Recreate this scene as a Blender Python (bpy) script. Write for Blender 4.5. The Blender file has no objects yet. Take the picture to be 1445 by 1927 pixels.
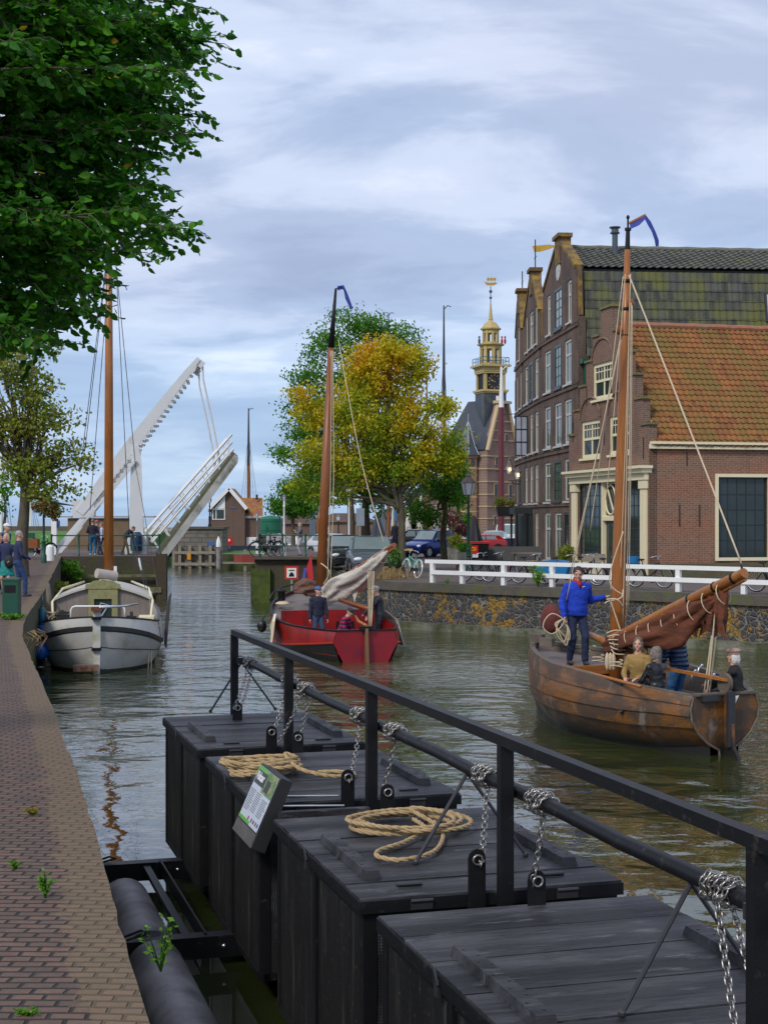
import bpy, math, random
import numpy as np
from mathutils import Vector as V, Matrix, noise as mnoise
from mathutils.geometry import tessellate_polygon
random.seed(7); rng = np.random.default_rng(7)
R = math.radians
scene = bpy.context.scene
COL = scene.collection

# ---------------------------------------------------------------- camera
CAMZ, FPX, HY, CX = 2.25, 2800.0, 975.0, 722.5
cam_d = bpy.data.cameras.new('camera'); cam = bpy.data.objects.new('camera', cam_d); COL.objects.link(cam)
cam.location = (0, 0, CAMZ); cam.rotation_euler = (R(90), 0, 0)
cam_d.sensor_fit = 'VERTICAL'; cam_d.sensor_height = 36; cam_d.lens = 36 * FPX / 1927
cam_d.shift_y = 11.5 / 1927; cam_d.clip_start = 0.1; cam_d.clip_end = 20000
scene.camera = cam

# ---------------------------------------------------------------- world: daylight sky under broken cloud
SUN_EL, SUN_ROT = R(42), R(215)
world = bpy.data.worlds.new('World'); scene.world = world; world.use_nodes = True
wn = world.node_tree; wn.nodes.clear(); WL = wn.links.new
def wnode(t, **k):
    n = wn.nodes.new(t)
    for a, b in k.items(): setattr(n, a, b)
    return n
out = wnode('ShaderNodeOutputWorld'); bg = wnode('ShaderNodeBackground'); bg.inputs[1].default_value = 0.105
sky = wnode('ShaderNodeTexSky', sky_type='NISHITA', sun_disc=False, sun_elevation=SUN_EL, sun_rotation=SUN_ROT)
sky.air_density = 1.2; sky.dust_density = 0.6; sky.ozone_density = 2.0
tc = wnode('ShaderNodeTexCoord'); sep = wnode('ShaderNodeSeparateXYZ'); WL(tc.outputs['Generated'], sep.inputs[0])
def wmath(op, a, b=None, c=None):
    n = wnode('ShaderNodeMath', operation=op)
    for i, v in enumerate((a, b, c)):
        if v is None: continue
        if isinstance(v, (int, float)): n.inputs[i].default_value = v
        else: WL(v, n.inputs[i])
    return n.outputs[0]
def wramp(f, stops, interp='EASE'):
    n = wnode('ShaderNodeValToRGB'); n.color_ramp.interpolation = interp; els = n.color_ramp.elements
    while len(els) < len(stops): els.new(0.5)
    for e, (p, c) in zip(els, stops): e.position = p; e.color = c if len(c) == 4 else (*c, 1)
    WL(f, n.inputs[0]); return n.outputs[0]
def wmix(f, a, b):
    n = wnode('ShaderNodeMix', data_type='RGBA')
    if isinstance(f, (int, float)): n.inputs[0].default_value = f
    else: WL(f, n.inputs[0])
    for i, v in ((6, a), (7, b)):
        if isinstance(v, tuple): n.inputs[i].default_value = (*v, 1)
        else: WL(v, n.inputs[i])
    return n.outputs[2]
# clouds lie on a flat layer overhead, so the direction is divided by its height
el = wmath('ADD', wmath('ABSOLUTE', sep.outputs[2]), 0.16)
cb = wnode('ShaderNodeCombineXYZ')
WL(wmath('DIVIDE', sep.outputs[0], el), cb.inputs[0]); WL(wmath('MULTIPLY', wmath('DIVIDE', sep.outputs[1], el), 1.35), cb.inputs[1])
n1 = wnode('ShaderNodeTexNoise'); n1.inputs['Scale'].default_value = 1.35; n1.inputs['Detail'].default_value = 10; n1.inputs['Roughness'].default_value = .56; n1.inputs['Distortion'].default_value = .35
WL(cb.outputs[0], n1.inputs['Vector'])
mp = wnode('ShaderNodeMapping'); mp.inputs['Location'].default_value = (3.1, 7.7, 0); mp.inputs['Rotation'].default_value = (0, 0, R(14)); WL(cb.outputs[0], mp.inputs[0])
n2 = wnode('ShaderNodeTexNoise'); n2.inputs['Scale'].default_value = .62; n2.inputs['Detail'].default_value = 5; WL(mp.outputs[0], n2.inputs['Vector'])
cloudcol = wramp(n1.outputs[0], [(.28, (2.5, 2.9, 4.1)), (.43, (3.3, 3.8, 5.1)), (.55, (4.8, 5.2, 6.4)), (.70, (7.2, 7.3, 8.0))])
cloudcol = wmix(wramp(n2.outputs[0], [(.40, (0, 0, 0)), (.64, (.5, .5, .5))]), cloudcol, (3.3, 3.75, 5.2))
cover = wramp(sep.outputs[2], [(0.0, (.10, .10, .10)), (.07, (.42, .42, .42)), (.17, (.86, .86, .86)), (.3, (.96, .96, .96))])
cover = wmath('MULTIPLY', cover, wramp(n2.outputs[0], [(.3, (.8, .8, .8)), (.55, (1, 1, 1))]))
low = wramp(n1.outputs[0], [(.35, (1.5, 3.0, 5.4)), (.65, (2.7, 4.2, 6.3))])
skyb = wmix(0.8, sky.outputs[0], low)
WL(wmix(cover, skyb, cloudcol), bg.inputs[0]); WL(bg.outputs[0], out.inputs[0])

# ---------------------------------------------------------------- sun, weak and wide behind the cloud
sd = bpy.data.lights.new('sun', 'SUN'); sd.energy = 1.5; sd.angle = R(12); sd.color = (1, .94, .86)
sun = bpy.data.objects.new('sun', sd); COL.objects.link(sun)
sdir = V((math.sin(SUN_ROT) * math.cos(SUN_EL), math.cos(SUN_ROT) * math.cos(SUN_EL), math.sin(SUN_EL)))
sun.rotation_euler = sdir.to_track_quat('Z', 'Y').to_euler()
scene.view_settings.view_transform = 'Standard'; scene.view_settings.look = 'None'
scene.view_settings.exposure = 0.55; scene.view_settings.gamma = 1

# ---------------------------------------------------------------- helpers
def W(px, py, Y): return V(((px - CX) / FPX * Y, Y, CAMZ - (py - HY) / FPX * Y))
def G(px, py, z=0.0):
    Y = (CAMZ - z) * FPX / (py - HY); return V(((px - CX) / FPX * Y, Y, z))

class MB:
    def __init__(s): s.v = []; s.f = []; s.m = []; s.k = 0
    def add(s, vs, fs):
        b = len(s.v); s.v += [tuple(v) for v in vs]; s.f += [tuple(i + b for i in f) for f in fs]; s.m += [s.k] * len(fs); return s
    def box(s, c, d, rz=0, M=None):
        x, y, z = [q / 2 for q in d]
        vs = [V(p) for p in ((-x,-y,-z),(x,-y,-z),(x,y,-z),(-x,y,-z),(-x,-y,z),(x,-y,z),(x,y,z),(-x,y,z))]
        if M is None: M = Matrix.Rotation(rz, 4, 'Z')
        return s.add([M @ v + V(c) for v in vs], [(0,3,2,1),(4,5,6,7),(0,1,5,4),(1,2,6,5),(2,3,7,6),(3,0,4,7)])
    def box2(s, a, b):
        return s.box([(p + q) / 2 for p, q in zip(a, b)], [abs(q - p) for p, q in zip(a, b)])
    def frame(s, p, q, up=V((0, 0, 1))):
        d = (V(q) - V(p)); L = d.length; d = d / max(L, 1e-9)
        if abs(d.dot(up)) > .98: up = V((0, 1, 0))
        x = d.cross(up).normalized(); return d, x, x.cross(d), L
    def bar(s, p, q, w, h, up=V((0, 0, 1))):
        d, x, u, L = s.frame(p, q, up); p = V(p); q = V(q)
        vs = [e + x * a * w / 2 + u * b * h / 2 for e in (p, q) for a, b in ((-1,-1),(1,-1),(1,1),(-1,1))]
        return s.add(vs, [(0,1,2,3),(7,6,5,4),(0,4,5,1),(1,5,6,2),(2,6,7,3),(3,7,4,0)])
    def tube(s, pts, r, n=8, cap=True, closed=False):
        pts = [V(p) for p in pts]; m = len(pts)
        rs = r if isinstance(r, (list, tuple)) else [r] * m
        vs = []; px = None
        for i, p in enumerate(pts):
            a = pts[(i - 1) % m] if (i > 0 or closed) else p; b = pts[(i + 1) % m] if (i < m - 1 or closed) else p
            d = (b - a).normalized()
            if px is None:
                up = V((0, 0, 1)) if abs(d.z) < .95 else V((1, 0, 0)); x = d.cross(up).normalized()
            else:
                x = (px - d * px.dot(d)).normalized()
            px = x; y = d.cross(x)
            vs += [p + (x * math.cos(t) + y * math.sin(t)) * rs[i] for t in [2 * math.pi * k / n for k in range(n)]]
        fs = [(i * n + k, i * n + (k + 1) % n, ((i + 1) % m) * n + (k + 1) % n, ((i + 1) % m) * n + k) for i in range(m if closed else m - 1) for k in range(n)]
        if cap and not closed: fs += [tuple(range(n - 1, -1, -1)), tuple((m - 1) * n + k for k in range(n))]
        return s.add(vs, fs)
    def lathe(s, prof, c=(0, 0, 0), n=12, sx=1, sy=1):
        vs = [V((c[0] + r * sx * math.cos(t), c[1] + r * sy * math.sin(t), c[2] + z)) for r, z in prof for t in [2 * math.pi * k / n for k in range(n)]]
        m = len(prof)
        fs = [(i * n + k, i * n + (k + 1) % n, (i + 1) * n + (k + 1) % n, (i + 1) * n + k) for i in range(m - 1) for k in range(n)]
        fs += [tuple(range(n - 1, -1, -1)), tuple((m - 1) * n + k for k in range(n))]
        return s.add(vs, fs)
    def sph(s, c, r, n=10, M=None):
        r = (r, r, r) if isinstance(r, (int, float)) else r; m = max(4, n // 2 + 1)
        vs = []
        for i in range(m + 1):
            a = math.pi * i / m; a = min(max(a, .05), math.pi - .05)
            for k in range(n):
                t = 2 * math.pi * k / n
                p = V((math.sin(a) * math.cos(t) * r[0], math.sin(a) * math.sin(t) * r[1], -math.cos(a) * r[2]))
                vs.append((M @ p if M else p) + V(c))
        fs = [(i * n + k, i * n + (k + 1) % n, (i + 1) * n + (k + 1) % n, (i + 1) * n + k) for i in range(m) for k in range(n)]
        fs += [tuple(range(n - 1, -1, -1)), tuple(m * n + k for k in range(n))]
        return s.add(vs, fs)
    def prism(s, poly, d):      # poly: 3D points (planar), d: extrusion vector
        n = len(poly); poly = [V(p) for p in poly]; d = V(d)
        tris = tessellate_polygon([poly])
        vs = poly + [p + d for p in poly]
        fs = [tuple(t) for t in tris] + [tuple(i + n for i in reversed(t)) for t in tris]
        fs += [(i, (i + 1) % n, (i + 1) % n + n, i + n) for i in range(n)]
        return s.add(vs, fs)
    def loft(s, rings, cap=True, closed_ring=True):
        n = len(rings[0]); m = len(rings); vs = [p for r in rings for p in r]
        kk = n if closed_ring else n - 1
        fs = [(i * n + k, i * n + (k + 1) % n, (i + 1) * n + (k + 1) % n, (i + 1) * n + k) for i in range(m - 1) for k in range(kk)]
        if cap: fs += [tuple(range(n - 1, -1, -1)), tuple((m - 1) * n + k for k in range(n))]
        return s.add(vs, fs)
    def build(s, name, mat, parent=None, smooth=None, loc=None, rz=None, label=None):
        me = bpy.data.meshes.new(name); me.from_pydata(s.v, [], s.f)
        for m_ in (mat if isinstance(mat, (list, tuple)) else [mat]): me.materials.append(m_)
        if isinstance(mat, (list, tuple)): me.polygons.foreach_set('material_index', s.m)
        me.validate(); fix_normals(me)
        if smooth:
            me.shade_smooth()
            if smooth is not True: me.set_sharp_from_angle(angle=R(smooth))
        o = bpy.data.objects.new(name, me); COL.objects.link(o)
        if parent: o.parent = parent
        if loc is not None: o.location = loc
        if rz is not None: o.rotation_euler.z = rz
        if label: o['label'] = label
        return o
import bmesh
def fix_normals(me):
    b = bmesh.new(); b.from_mesh(me); bmesh.ops.recalc_face_normals(b, faces=b.faces); b.to_mesh(me); b.free()

def tag(o, label=None, cat=None, group=None, kind=None):
    if label: o['label'] = label
    if cat: o['category'] = cat
    if group: o['group'] = group
    if kind: o['kind'] = kind
    return o
def thing(name, label, cat, loc=(0, 0, 0), rz=0, group=None):
    o = bpy.data.objects.new(name, None); COL.objects.link(o); o.location = loc; o.rotation_euler.z = rz
    o.empty_display_size = .2
    return tag(o, label, cat, group)
def kids(o): return [c for c in bpy.data.objects if c.parent == o]
def dup(o, loc=None, rz=None, label=None, scale=None, parent=None):
    c = o.copy(); COL.objects.link(c)
    if parent: c.parent = parent
    for ch in kids(o): dup(ch, parent=c)
    if loc is not None: c.location = loc
    if rz is not None: c.rotation_euler.z = rz
    if scale is not None: c.scale = (scale,) * 3
    if label: c['label'] = label
    return c

# ---------------------------------------------------------------- materials
class NT:
    def __init__(s, name):
        s.m = bpy.data.materials.new(name); s.m.use_nodes = True; s.t = s.m.node_tree; s.L = s.t.links.new
        s.b = s.t.nodes['Principled BSDF']; s.tc = s.n('ShaderNodeTexCoord'); s.obj = s.tc.outputs['Object']
    def n(s, t, **k):
        n = s.t.nodes.new(t)
        for a, b in k.items(): setattr(n, a, b)
        return n
    def set(s, sock, v):
        if isinstance(v, bpy.types.NodeSocket): s.L(v, sock)
        elif isinstance(v, tuple) and len(v) == 3 and sock.type == 'RGBA': sock.default_value = (*v, 1)
        else: sock.default_value = v
    def map(s, v=None, sc=(1, 1, 1), loc=(0, 0, 0), rot=(0, 0, 0)):
        n = s.n('ShaderNodeMapping'); s.L(v or s.obj, n.inputs[0]); n.inputs['Scale'].default_value = sc; n.inputs['Location'].default_value = loc; n.inputs['Rotation'].default_value = rot
        return n.outputs[0]
    def noise(s, scale=5, detail=4, v=None, rough=.55, dist=0):
        n = s.n('ShaderNodeTexNoise'); s.L(v or s.obj, n.inputs['Vector']); n.inputs['Scale'].default_value = scale; n.inputs['Detail'].default_value = detail
        n.inputs['Roughness'].default_value = rough; n.inputs['Distortion'].default_value = dist; return n.outputs[0]
    def ramp(s, f, stops, interp='LINEAR'):
        n = s.n('ShaderNodeValToRGB'); n.color_ramp.interpolation = interp; e = n.color_ramp.elements
        while len(e) < len(stops): e.new(.5)
        for q, (p, c) in zip(e, stops):
            q.position = p; q.color = (c, c, c, 1) if isinstance(c, (int, float)) else (*c, 1)
        s.L(f, n.inputs[0]); return n.outputs[0]
    def mix(s, f, a, b, bt='MIX'):
        n = s.n('ShaderNodeMix', data_type='RGBA', blend_type=bt); s.set(n.inputs[0], f); s.set(n.inputs[6], a); s.set(n.inputs[7], b); return n.outputs[2]
    def math(s, op, a, b=0.0, c=0.0):
        n = s.n('ShaderNodeMath', operation=op); s.set(n.inputs[0], a); s.set(n.inputs[1], b); s.set(n.inputs[2], c); return n.outputs[0]
    def bump(s, h, strength=.3, dist=.02, normal=None):
        n = s.n('ShaderNodeBump'); s.L(h, n.inputs['Height']); n.inputs['Strength'].default_value = strength; n.inputs['Distance'].default_value = dist
        if normal: s.L(normal, n.inputs['Normal'])
        s.L(n.outputs[0], s.b.inputs['Normal']); return n.outputs[0]
    def col(s, c): s.set(s.b.inputs['Base Color'], c)
    def rough(s, r): s.set(s.b.inputs['Roughness'], r)
    def sepx(s, v=None):
        n = s.n('ShaderNodeSeparateXYZ'); s.L(v or s.obj, n.inputs[0]); return n.outputs
    def comb(s, x, y, z=0.0):
        n = s.n('ShaderNodeCombineXYZ'); s.set(n.inputs[0], x); s.set(n.inputs[1], y); s.set(n.inputs[2], z); return n.outputs[0]
def sc3(c, k): return tuple(min(1, x * k) for x in c)
MATS = {}
def mat(name, c, rough=.6, var=.25, vs=4, c2=None, c2amt=(.5, .65), c2s=2, metal=0, bump=.15, bs=40, bd=.005, sc=(1, 1, 1), spec=.5):
    if name in MATS: return MATS[name]
    m = NT(name); v = m.map(sc=sc)
    f = m.noise(vs, 5, v); col = m.mix(f, sc3(c, 1 - var), sc3(c, 1 + var))
    if c2: col = m.mix(m.ramp(m.noise(c2s, 6, m.map(sc=sc, loc=(5, 3, 1)), .65), [(c2amt[0], 0.), (c2amt[1], 1.)]), col, c2)
    m.col(col); m.rough(rough); m.b.inputs['Metallic'].default_value = metal; m.b.inputs['Specular IOR Level'].default_value = spec
    if bump: m.bump(m.noise(bs, 4, v), bump, bd)
    MATS[name] = m.m; return m.m
def wood(name, c, c2, axis=0, rough=.55, s=1.0, bump=.3):
    if name in MATS: return MATS[name]
    m = NT(name); q = [14 * s] * 3; q[axis] = .9 * s
    f = m.noise(1, 6, m.map(sc=tuple(q)), .6, 1.2); g = m.noise(1.3, 4)
    col = m.mix(m.ramp(f, [(.3, 0.), (.7, 1.)]), c, c2); col = m.mix(m.ramp(g, [(.4, 0.), (.75, .5)]), col, sc3(c2, .55))
    m.col(col); m.rough(rough); m.bump(f, bump, .004); MATS[name] = m.m; return m.m
def brick(name, c1, c2, mortar, soot=None, sootamt=(.5, .75), bw=.21, rh=.068, ms=.011, vmul=1.0, moss=None):
    m = NT(name); x, y, z = m.sepx(); v = m.comb(m.math('ADD', x, y), z)
    b = m.n('ShaderNodeTexBrick'); m.L(v, b.inputs['Vector']); b.inputs['Scale'].default_value = 1
    b.inputs['Brick Width'].default_value = bw; b.inputs['Row Height'].default_value = rh; b.inputs['Mortar Size'].default_value = ms; b.inputs['Mortar Smooth'].default_value = .3
    b.inputs['Color1'].default_value = (*c1, 1); b.inputs['Color2'].default_value = (*c2, 1); b.inputs['Mortar'].default_value = (*mortar, 1); b.inputs['Bias'].default_value = 0
    col = m.mix(m.math('MULTIPLY', m.noise(1.6, 6, None, .65), .9), b.outputs[0], sc3(c1, .5), 'MIX')
    col = m.mix(.5, b.outputs[0], col); 
    col = m.mix(m.ramp(m.noise(11, 3, m.map(sc=(1, 1, 2.6))), [(.40, 0.), (.62, .6)]), col, sc3(c1, 1.5)); col = m.mix(m.ramp(m.noise(1, 5, m.map(sc=(1.6, 1.6, .22), loc=(9, 2, 4)), .7), [(.52, 0.), (.74, .5)]), col, sc3(c2, .45)); col = m.mix(b.outputs[1], col, mortar)
    if soot: col = m.mix(m.ramp(m.noise(.55, 7, m.map(sc=(1, 1, .8)), .7), [(sootamt[0], 0.), (sootamt[1], .85)]), col, soot)
    if moss: col = m.mix(m.ramp(m.math('ADD', m.noise(1.1, 6, None, .7), m.math('MULTIPLY', z, -.12)), [(.5, 0.), (.7, .85)]), col, moss)
    m.col(col); m.rough(.9); m.bump(m.math('SUBTRACT', m.noise(40, 3), m.math('MULTIPLY', b.outputs[1], 1.5)), .5, .008)
    MATS[name] = m.m; return m.m
def glass(name, c=(.016, .022, .022), rough=.06, spec=.55):
    m = NT(name); m.col(m.mix(m.noise(.8, 3), c, sc3(c, 2.6))); m.rough(rough); m.b.inputs['Specular IOR Level'].default_value = spec; m.b.inputs['IOR'].default_value = 1.45
    m.bump(m.noise(1.7, 2), .05, .02); MATS[name] = m.m; return m.m
def leafmat(name, stops, trans=.35, rough=.5, patch=None):
    m = NT(name); a = m.n('ShaderNodeAttribute'); a.attribute_name = 'tint'
    col = m.ramp(a.outputs['Fac'], stops)
    m.col(col); m.rough(rough); m.b.inputs['Specular IOR Level'].default_value = .35
    t = m.n('ShaderNodeBsdfTranslucent'); m.L(m.mix(1.0, col, (1.0, 1.0, .55), 'MULTIPLY'), t.inputs[0]); ms = m.n('ShaderNodeMixShader'); ms.inputs[0].default_value = trans
    o = m.t.nodes['Material Output']; m.L(m.b.outputs[0], ms.inputs[1]); m.L(t.outputs[0], ms.inputs[2]); m.L(ms.outputs[0], o.inputs[0]); MATS[name] = m.m; return m.m

M_WHITE = mat('white_paint', (.78, .78, .76), .45, .06, 3, (.45, .42, .33), (.62, .8), 3)
M_CREAM = mat('cream_paint', (.76, .68, .45), .5, .05, 3, (.6, .5, .32), (.6, .8), 2)
M_BLACKW = mat('black_metal', (.007, .007, .008), .5, .5, 8, (.055, .045, .038), (.60, .74), 11, bump=.3, bs=60, spec=.3)
M_DKMET = mat('dark_iron', (.03, .03, .034), .4, .3, 9)
M_GREEN = mat('green_enamel', (.01, .075, .045), .4, .2, 3)
M_STEEL = mat('galvanised_steel', (.55, .56, .58), .35, .2, 20, metal=.9)
M_ROPE = mat('rope_fibre', (.46, .33, .17), .9, .35, 30, (.3, .2, .1), (.5, .7), 15, bump=.8, bs=120, bd=.01)
M_LROPE = mat('pale_rope', (.55, .45, .3), .9, .3, 30)
M_GLASS = glass('dark_glass')
M_BARK = mat('bark', (.09, .07, .05), .95, .5, 9, (.10, .12, .05), (.5, .65), 4, bump=1, bs=14, bd=.03, sc=(1, 1, .35))
M_TYRE = mat('rubber', (.015, .015, .016), .8, .3, 9)
M_REDP = mat('red_paint', (.45, .012, .012), .3, .2, 2, (.22, .015, .02), (.5, .7), 1.5)
M_STONE = mat('grey_stone', (.25, .24, .22), .9, .3, 3, (.12, .12, .09), (.5, .65), 2, bump=.6, bs=20, bd=.01)
M_SKIN = mat('skin', (.55, .3, .21), .5, .08, 12, bump=.05)
M_BLUEF = mat('blue_plastic', (.01, .09, .42), .35, .15, 5)
M_TIRES = M_TYRE
# ================================================================ SETTING
WZ = -1.6
def water_mat():
    m = NT('canal_water'); x, y, z = m.sepx()
    big = m.noise(.09, 4); mid = m.noise(.6, 4)
    col = m.mix(m.ramp(big, [(.35, 0.), (.65, 1.)]), (.013, .024, .008), (.058, .054, .013))
    col = m.mix(m.ramp(mid, [(.45, 0.), (.7, .6)]), col, (.035, .065, .014))
    ex = m.math('MULTIPLY', m.math('SUBTRACT', x, 2.0), .30); ey = m.math('MULTIPLY', m.math('SUBTRACT', y, 38.2), .28); rr_ = m.math('ADD', m.math('MULTIPLY', ex, ex), m.math('MULTIPLY', ey, ey)); wake = m.ramp(rr_, [(.0, 1.), (1., 0.)])
    foam = m.math('MULTIPLY', wake, m.ramp(m.noise(5, 6, m.map(sc=(1, .7, 1)), .75, 1.5), [(.42, 0.), (.72, .75)])); col = m.mix(foam, col, (.42, .44, .42))
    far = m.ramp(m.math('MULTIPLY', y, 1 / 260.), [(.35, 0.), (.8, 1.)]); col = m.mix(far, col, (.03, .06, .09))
    m.col(col); m.b.inputs['IOR'].default_value = 1.72; m.b.inputs['Specular IOR Level'].default_value = .85
    m.rough(m.math('ADD', .015, m.math('MULTIPLY', far, .12)))
    w1 = m.noise(.85, 2, m.map(sc=(.8, 1, 1), rot=(0, 0, R(12))), .5, .35); w2 = m.noise(3.6, 3, m.map(sc=(.8, 1.1, 1), rot=(0, 0, R(-8))), .55, .4); w3 = m.noise(.33, 2)
    # sheltered water by the pontoon lies smooth, open water ripples
    calm = m.ramp(m.math('MULTIPLY', m.math('ADD', m.math('ADD', y, m.math('MULTIPLY', x, 1.6)), m.math('MULTIPLY', m.noise(.35, 2), 3)), 1 / 40.), [(.29, .035), (.62, 1.)])
    h = m.math('ADD', m.math('MULTIPLY', w1, .95), m.math('MULTIPLY', w2, m.ramp(m.math('MULTIPLY', y, 1 / 60.), [(.2, .07), (.75, .30)]))); h = m.math('ADD', h, m.math('MULTIPLY', w3, .6))
    h = m.math('MULTIPLY', h, calm); h = m.math('ADD', h, m.math('MULTIPLY', wake, m.math('MULTIPLY', w2, .6)))
    m.bump(h, 1.0, .125); return m.m
b = MB()
ys = [-60, 0, 10, 20, 30, 45, 60, 90, 150, 400, 1500, 9000]
xs = [-6000, -300, -40, -10, 0, 10, 40, 300, 6000]
b.add([(x, y, WZ - .07) for y in ys for x in xs], [(j * 9 + i, j * 9 + i + 1, j * 9 + i + 10, j * 9 + i + 9) for j in range(len(ys) - 1) for i in range(8)])
tag(b.build('water', water_mat()), kind='structure')

def paving(name, c1, c2, dirt, bw, rh, ms, rot=0, moss=(.10, .11, .03), mossamt=.62, bumps=.8, edge=None):
    m = NT(name); v = m.map(rot=(0, 0, rot)); wob = m.noise(1.1, 2)
    vv = m.n('ShaderNodeVectorMath', operation='MULTIPLY_ADD'); cbn = m.comb(wob, m.noise(1.3, 2, m.map(loc=(4, 4, 0))), 0.0)
    m.L(cbn, vv.inputs[0]); vv.inputs[1].default_value = (.10, .07, 0); m.L(v, vv.inputs[2]); v = vv.outputs[0]
    b = m.n('ShaderNodeTexBrick'); m.L(v, b.inputs['Vector']); b.inputs['Scale'].default_value = 1
    b.inputs['Brick Width'].default_value = bw; b.inputs['Row Height'].default_value = rh; b.inputs['Mortar Size'].default_value = ms; b.inputs['Mortar Smooth'].default_value = .6
    b.inputs['Color1'].default_value = (*c1, 1); b.inputs['Color2'].default_value = (*c2, 1); b.inputs['Mortar'].default_value = (*dirt, 1)
    col = m.mix(m.ramp(m.noise(9, 5), [(.4, 0.), (.75, .55)]), b.outputs[0], sc3(c2, .55))
    col = m.mix(m.ramp(m.noise(.8, 6, None, .7), [(mossamt, 0.), (mossamt + .12, .7)]), col, moss)
    if edge is not None: col = m.mix(edge(m), col, (.19, .135, .065))
    col = m.mix(m.ramp(m.noise(55, 2), [(.74, 0.), (.8, .8)]), col, (.5, .45, .35))
    m.col(col); m.rough(.85); m.bump(m.math('SUBTRACT', m.math('MULTIPLY', m.noise(30, 3), .6), m.math('MULTIPLY', b.outputs[1], 1.9)), bumps, .018)
    MATS[name] = m.m; return m.m
EDGE = [(-.2, -3, 0), (-.55, 2, 0), (-.83, 4.9, 0), (-1.034, 6.62, 0), (-1.464, 8.24, 0), (-1.917, 10.08, 0), (-2.82, 13.55, 0), (-3.95, 17.75, 0), (-5.38, 22.9, 0), (-6.95, 28.6, 0), (-7.95, 33, .02), (-9.9, 43.4, .12), (-12.6, 57, .26), (-15.6, 72, .4)]
def _dens(E):
    out = []
    for a, b in zip(E, E[1:]):
        L = math.hypot(b[0] - a[0], b[1] - a[1]); n = max(1, min(14, int(L / .3)))
        for i in range(n): f = i / n; y = a[1] + (b[1] - a[1]) * f; out.append((a[0] + (b[0] - a[0]) * f + .022 * mnoise.noise(V((y * 2.6, 1, 3))) + .02 * mnoise.noise(V((y * .5, 7, 3))), y, a[2] + (b[2] - a[2]) * f))
    return out + [E[-1]]
EDGE = _dens(EDGE)
def edge_mask(m):
    # worn yellow bricks along the water's edge: distance from the edge is baked in a vertex attribute
    a = m.n('ShaderNodeAttribute'); a.attribute_name = 'edge'
    return m.ramp(m.math('ADD', a.outputs['Fac'], m.math('MULTIPLY', m.noise(4.2, 8, None, .75), .95)), [(.98, 0.), (1.9, .5)])
P_PAVE = paving('clinker_paving', (.175, .10, .068), (.105, .070, .052), (.018, .015, .011), .165, .086, .013, R(3), edge=edge_mask)
offs = [0, .14, .4, 1.8, 8, 60]; vs = []; ev = []
for x, y, z in EDGE:
    for k, o in enumerate(offs): vs.append((x - o, y - (o * .12 if o < 10 else 0), z)); ev.append([1, .72, .35, .1, 0, 0][k])
n = len(offs)
b = MB(); b.add(vs, [(j * n + i, (j + 1) * n + i, (j + 1) * n + i + 1, j * n + i + 1) for j in range(len(EDGE) - 1) for i in range(n - 1)])
o = b.build('left_quay_paving', P_PAVE); tag(o, kind='structure')
at = o.data.attributes.new('edge', 'FLOAT', 'POINT'); at.data.foreach_set('value', ev)
P_STREET = paving('street_brick_paving', (.17, .125, .105), (.12, .10, .09), (.06, .05, .04), .21, .1, .012, R(40), mossamt=.66, bumps=.4)
b = MB(); b.prism([(-60, 72, .4), (-15.6, 72, .4), (-10.75, 73, .4), (-14.75, 97, .4), (-26, 99, .4), (-60, 99, .4)], (0, 0, -.3)); tag(b.build('left_lock_paving', P_STREET), kind='structure')
E2 = [(18, 40, -.05), (34.3, 22, -.05), (43.8, 11.3, -.05), (53.3, .53, -.05), (56, -1.2, 0), (69, -2.4, 0), (69.02, -5.9, 0), (100, -5.9, 0), (125, -5, 0), (125.02, 8, 0), (240, 8, 0)]
b = MB(); vs = []
for y, x, z in E2:
    for k in (0, .6, 4, 15, 90): vs.append((x + k, y, z))
b.add(vs, [(j * 5 + i, j * 5 + i + 1, (j + 1) * 5 + i + 1, (j + 1) * 5 + i) for j in range(len(E2) - 1) for i in range(4)])
tag(b.build('right_quay_street', P_STREET), kind='structure')
b = MB(); b.prism([(-6, 69, .447), (-2.3, 69, .447), (-1.6, 74, .05), (-1.6, 99, .05), (-6, 99, .447)], (0, 0, -.3)); tag(b.build('right_lock_paving', P_STREET), kind='structure')
# ---- masonry
M_OLDB = brick('old_quay_brick', (.075, .05, .035), (.05, .038, .03), (.06, .055, .045), (.018, .018, .012), (.5, .66), moss=(.06, .085, .015))
def ribbon(name, pts, zt, zb, th, m, org=(0, 0, 0), parent=None, ztf=None):
    b = MB(); L = []; nP = len(pts)
    for i, p in enumerate(pts):
        p = V(p[:2]); a = V(pts[max(i - 1, 0)][:2]); c = V(pts[min(i + 1, nP - 1)][:2]); d = (c - a).normalized(); nn = V((-d.y, d.x))
        t = zt if ztf is None else ztf[i]
        q = p + nn * th
        L.append([(p.x - org[0], p.y - org[1], zb), (p.x - org[0], p.y - org[1], t), (q.x - org[0], q.y - org[1], t), (q.x - org[0], q.y - org[1], zb)])
    b.loft([[V(a) for a in r] for r in L]); return b.build(name, m, parent)
o = ribbon('left_quay_wall', EDGE, 0, -2.4, .5, M_OLDB, ztf=[p[2] - .004 for p in EDGE])
tag(o, 'dark mossy brick quay wall below the paving on the left bank', 'wall')
t = thing('lock_wall', 'dark stained brick lock wall behind the white boat', 'wall', (-15.6, 72, 0))
ribbon('wall_face', [(-15.6, 71.98), (-10.6, 72.97), (-14.6, 97)], .396, -2.4, .6, M_OLDB, (-15.6, 72), t)
b = MB(); b.box((4.75, .75, -1), (.5, .5, 3)); b.box((.3, -.25, -1), (.35, .3, 2.6)); b.build('corner_post', mat('wet_timber', (.05, .035, .02), .8, .4, 6, bump=.5), t)
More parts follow.
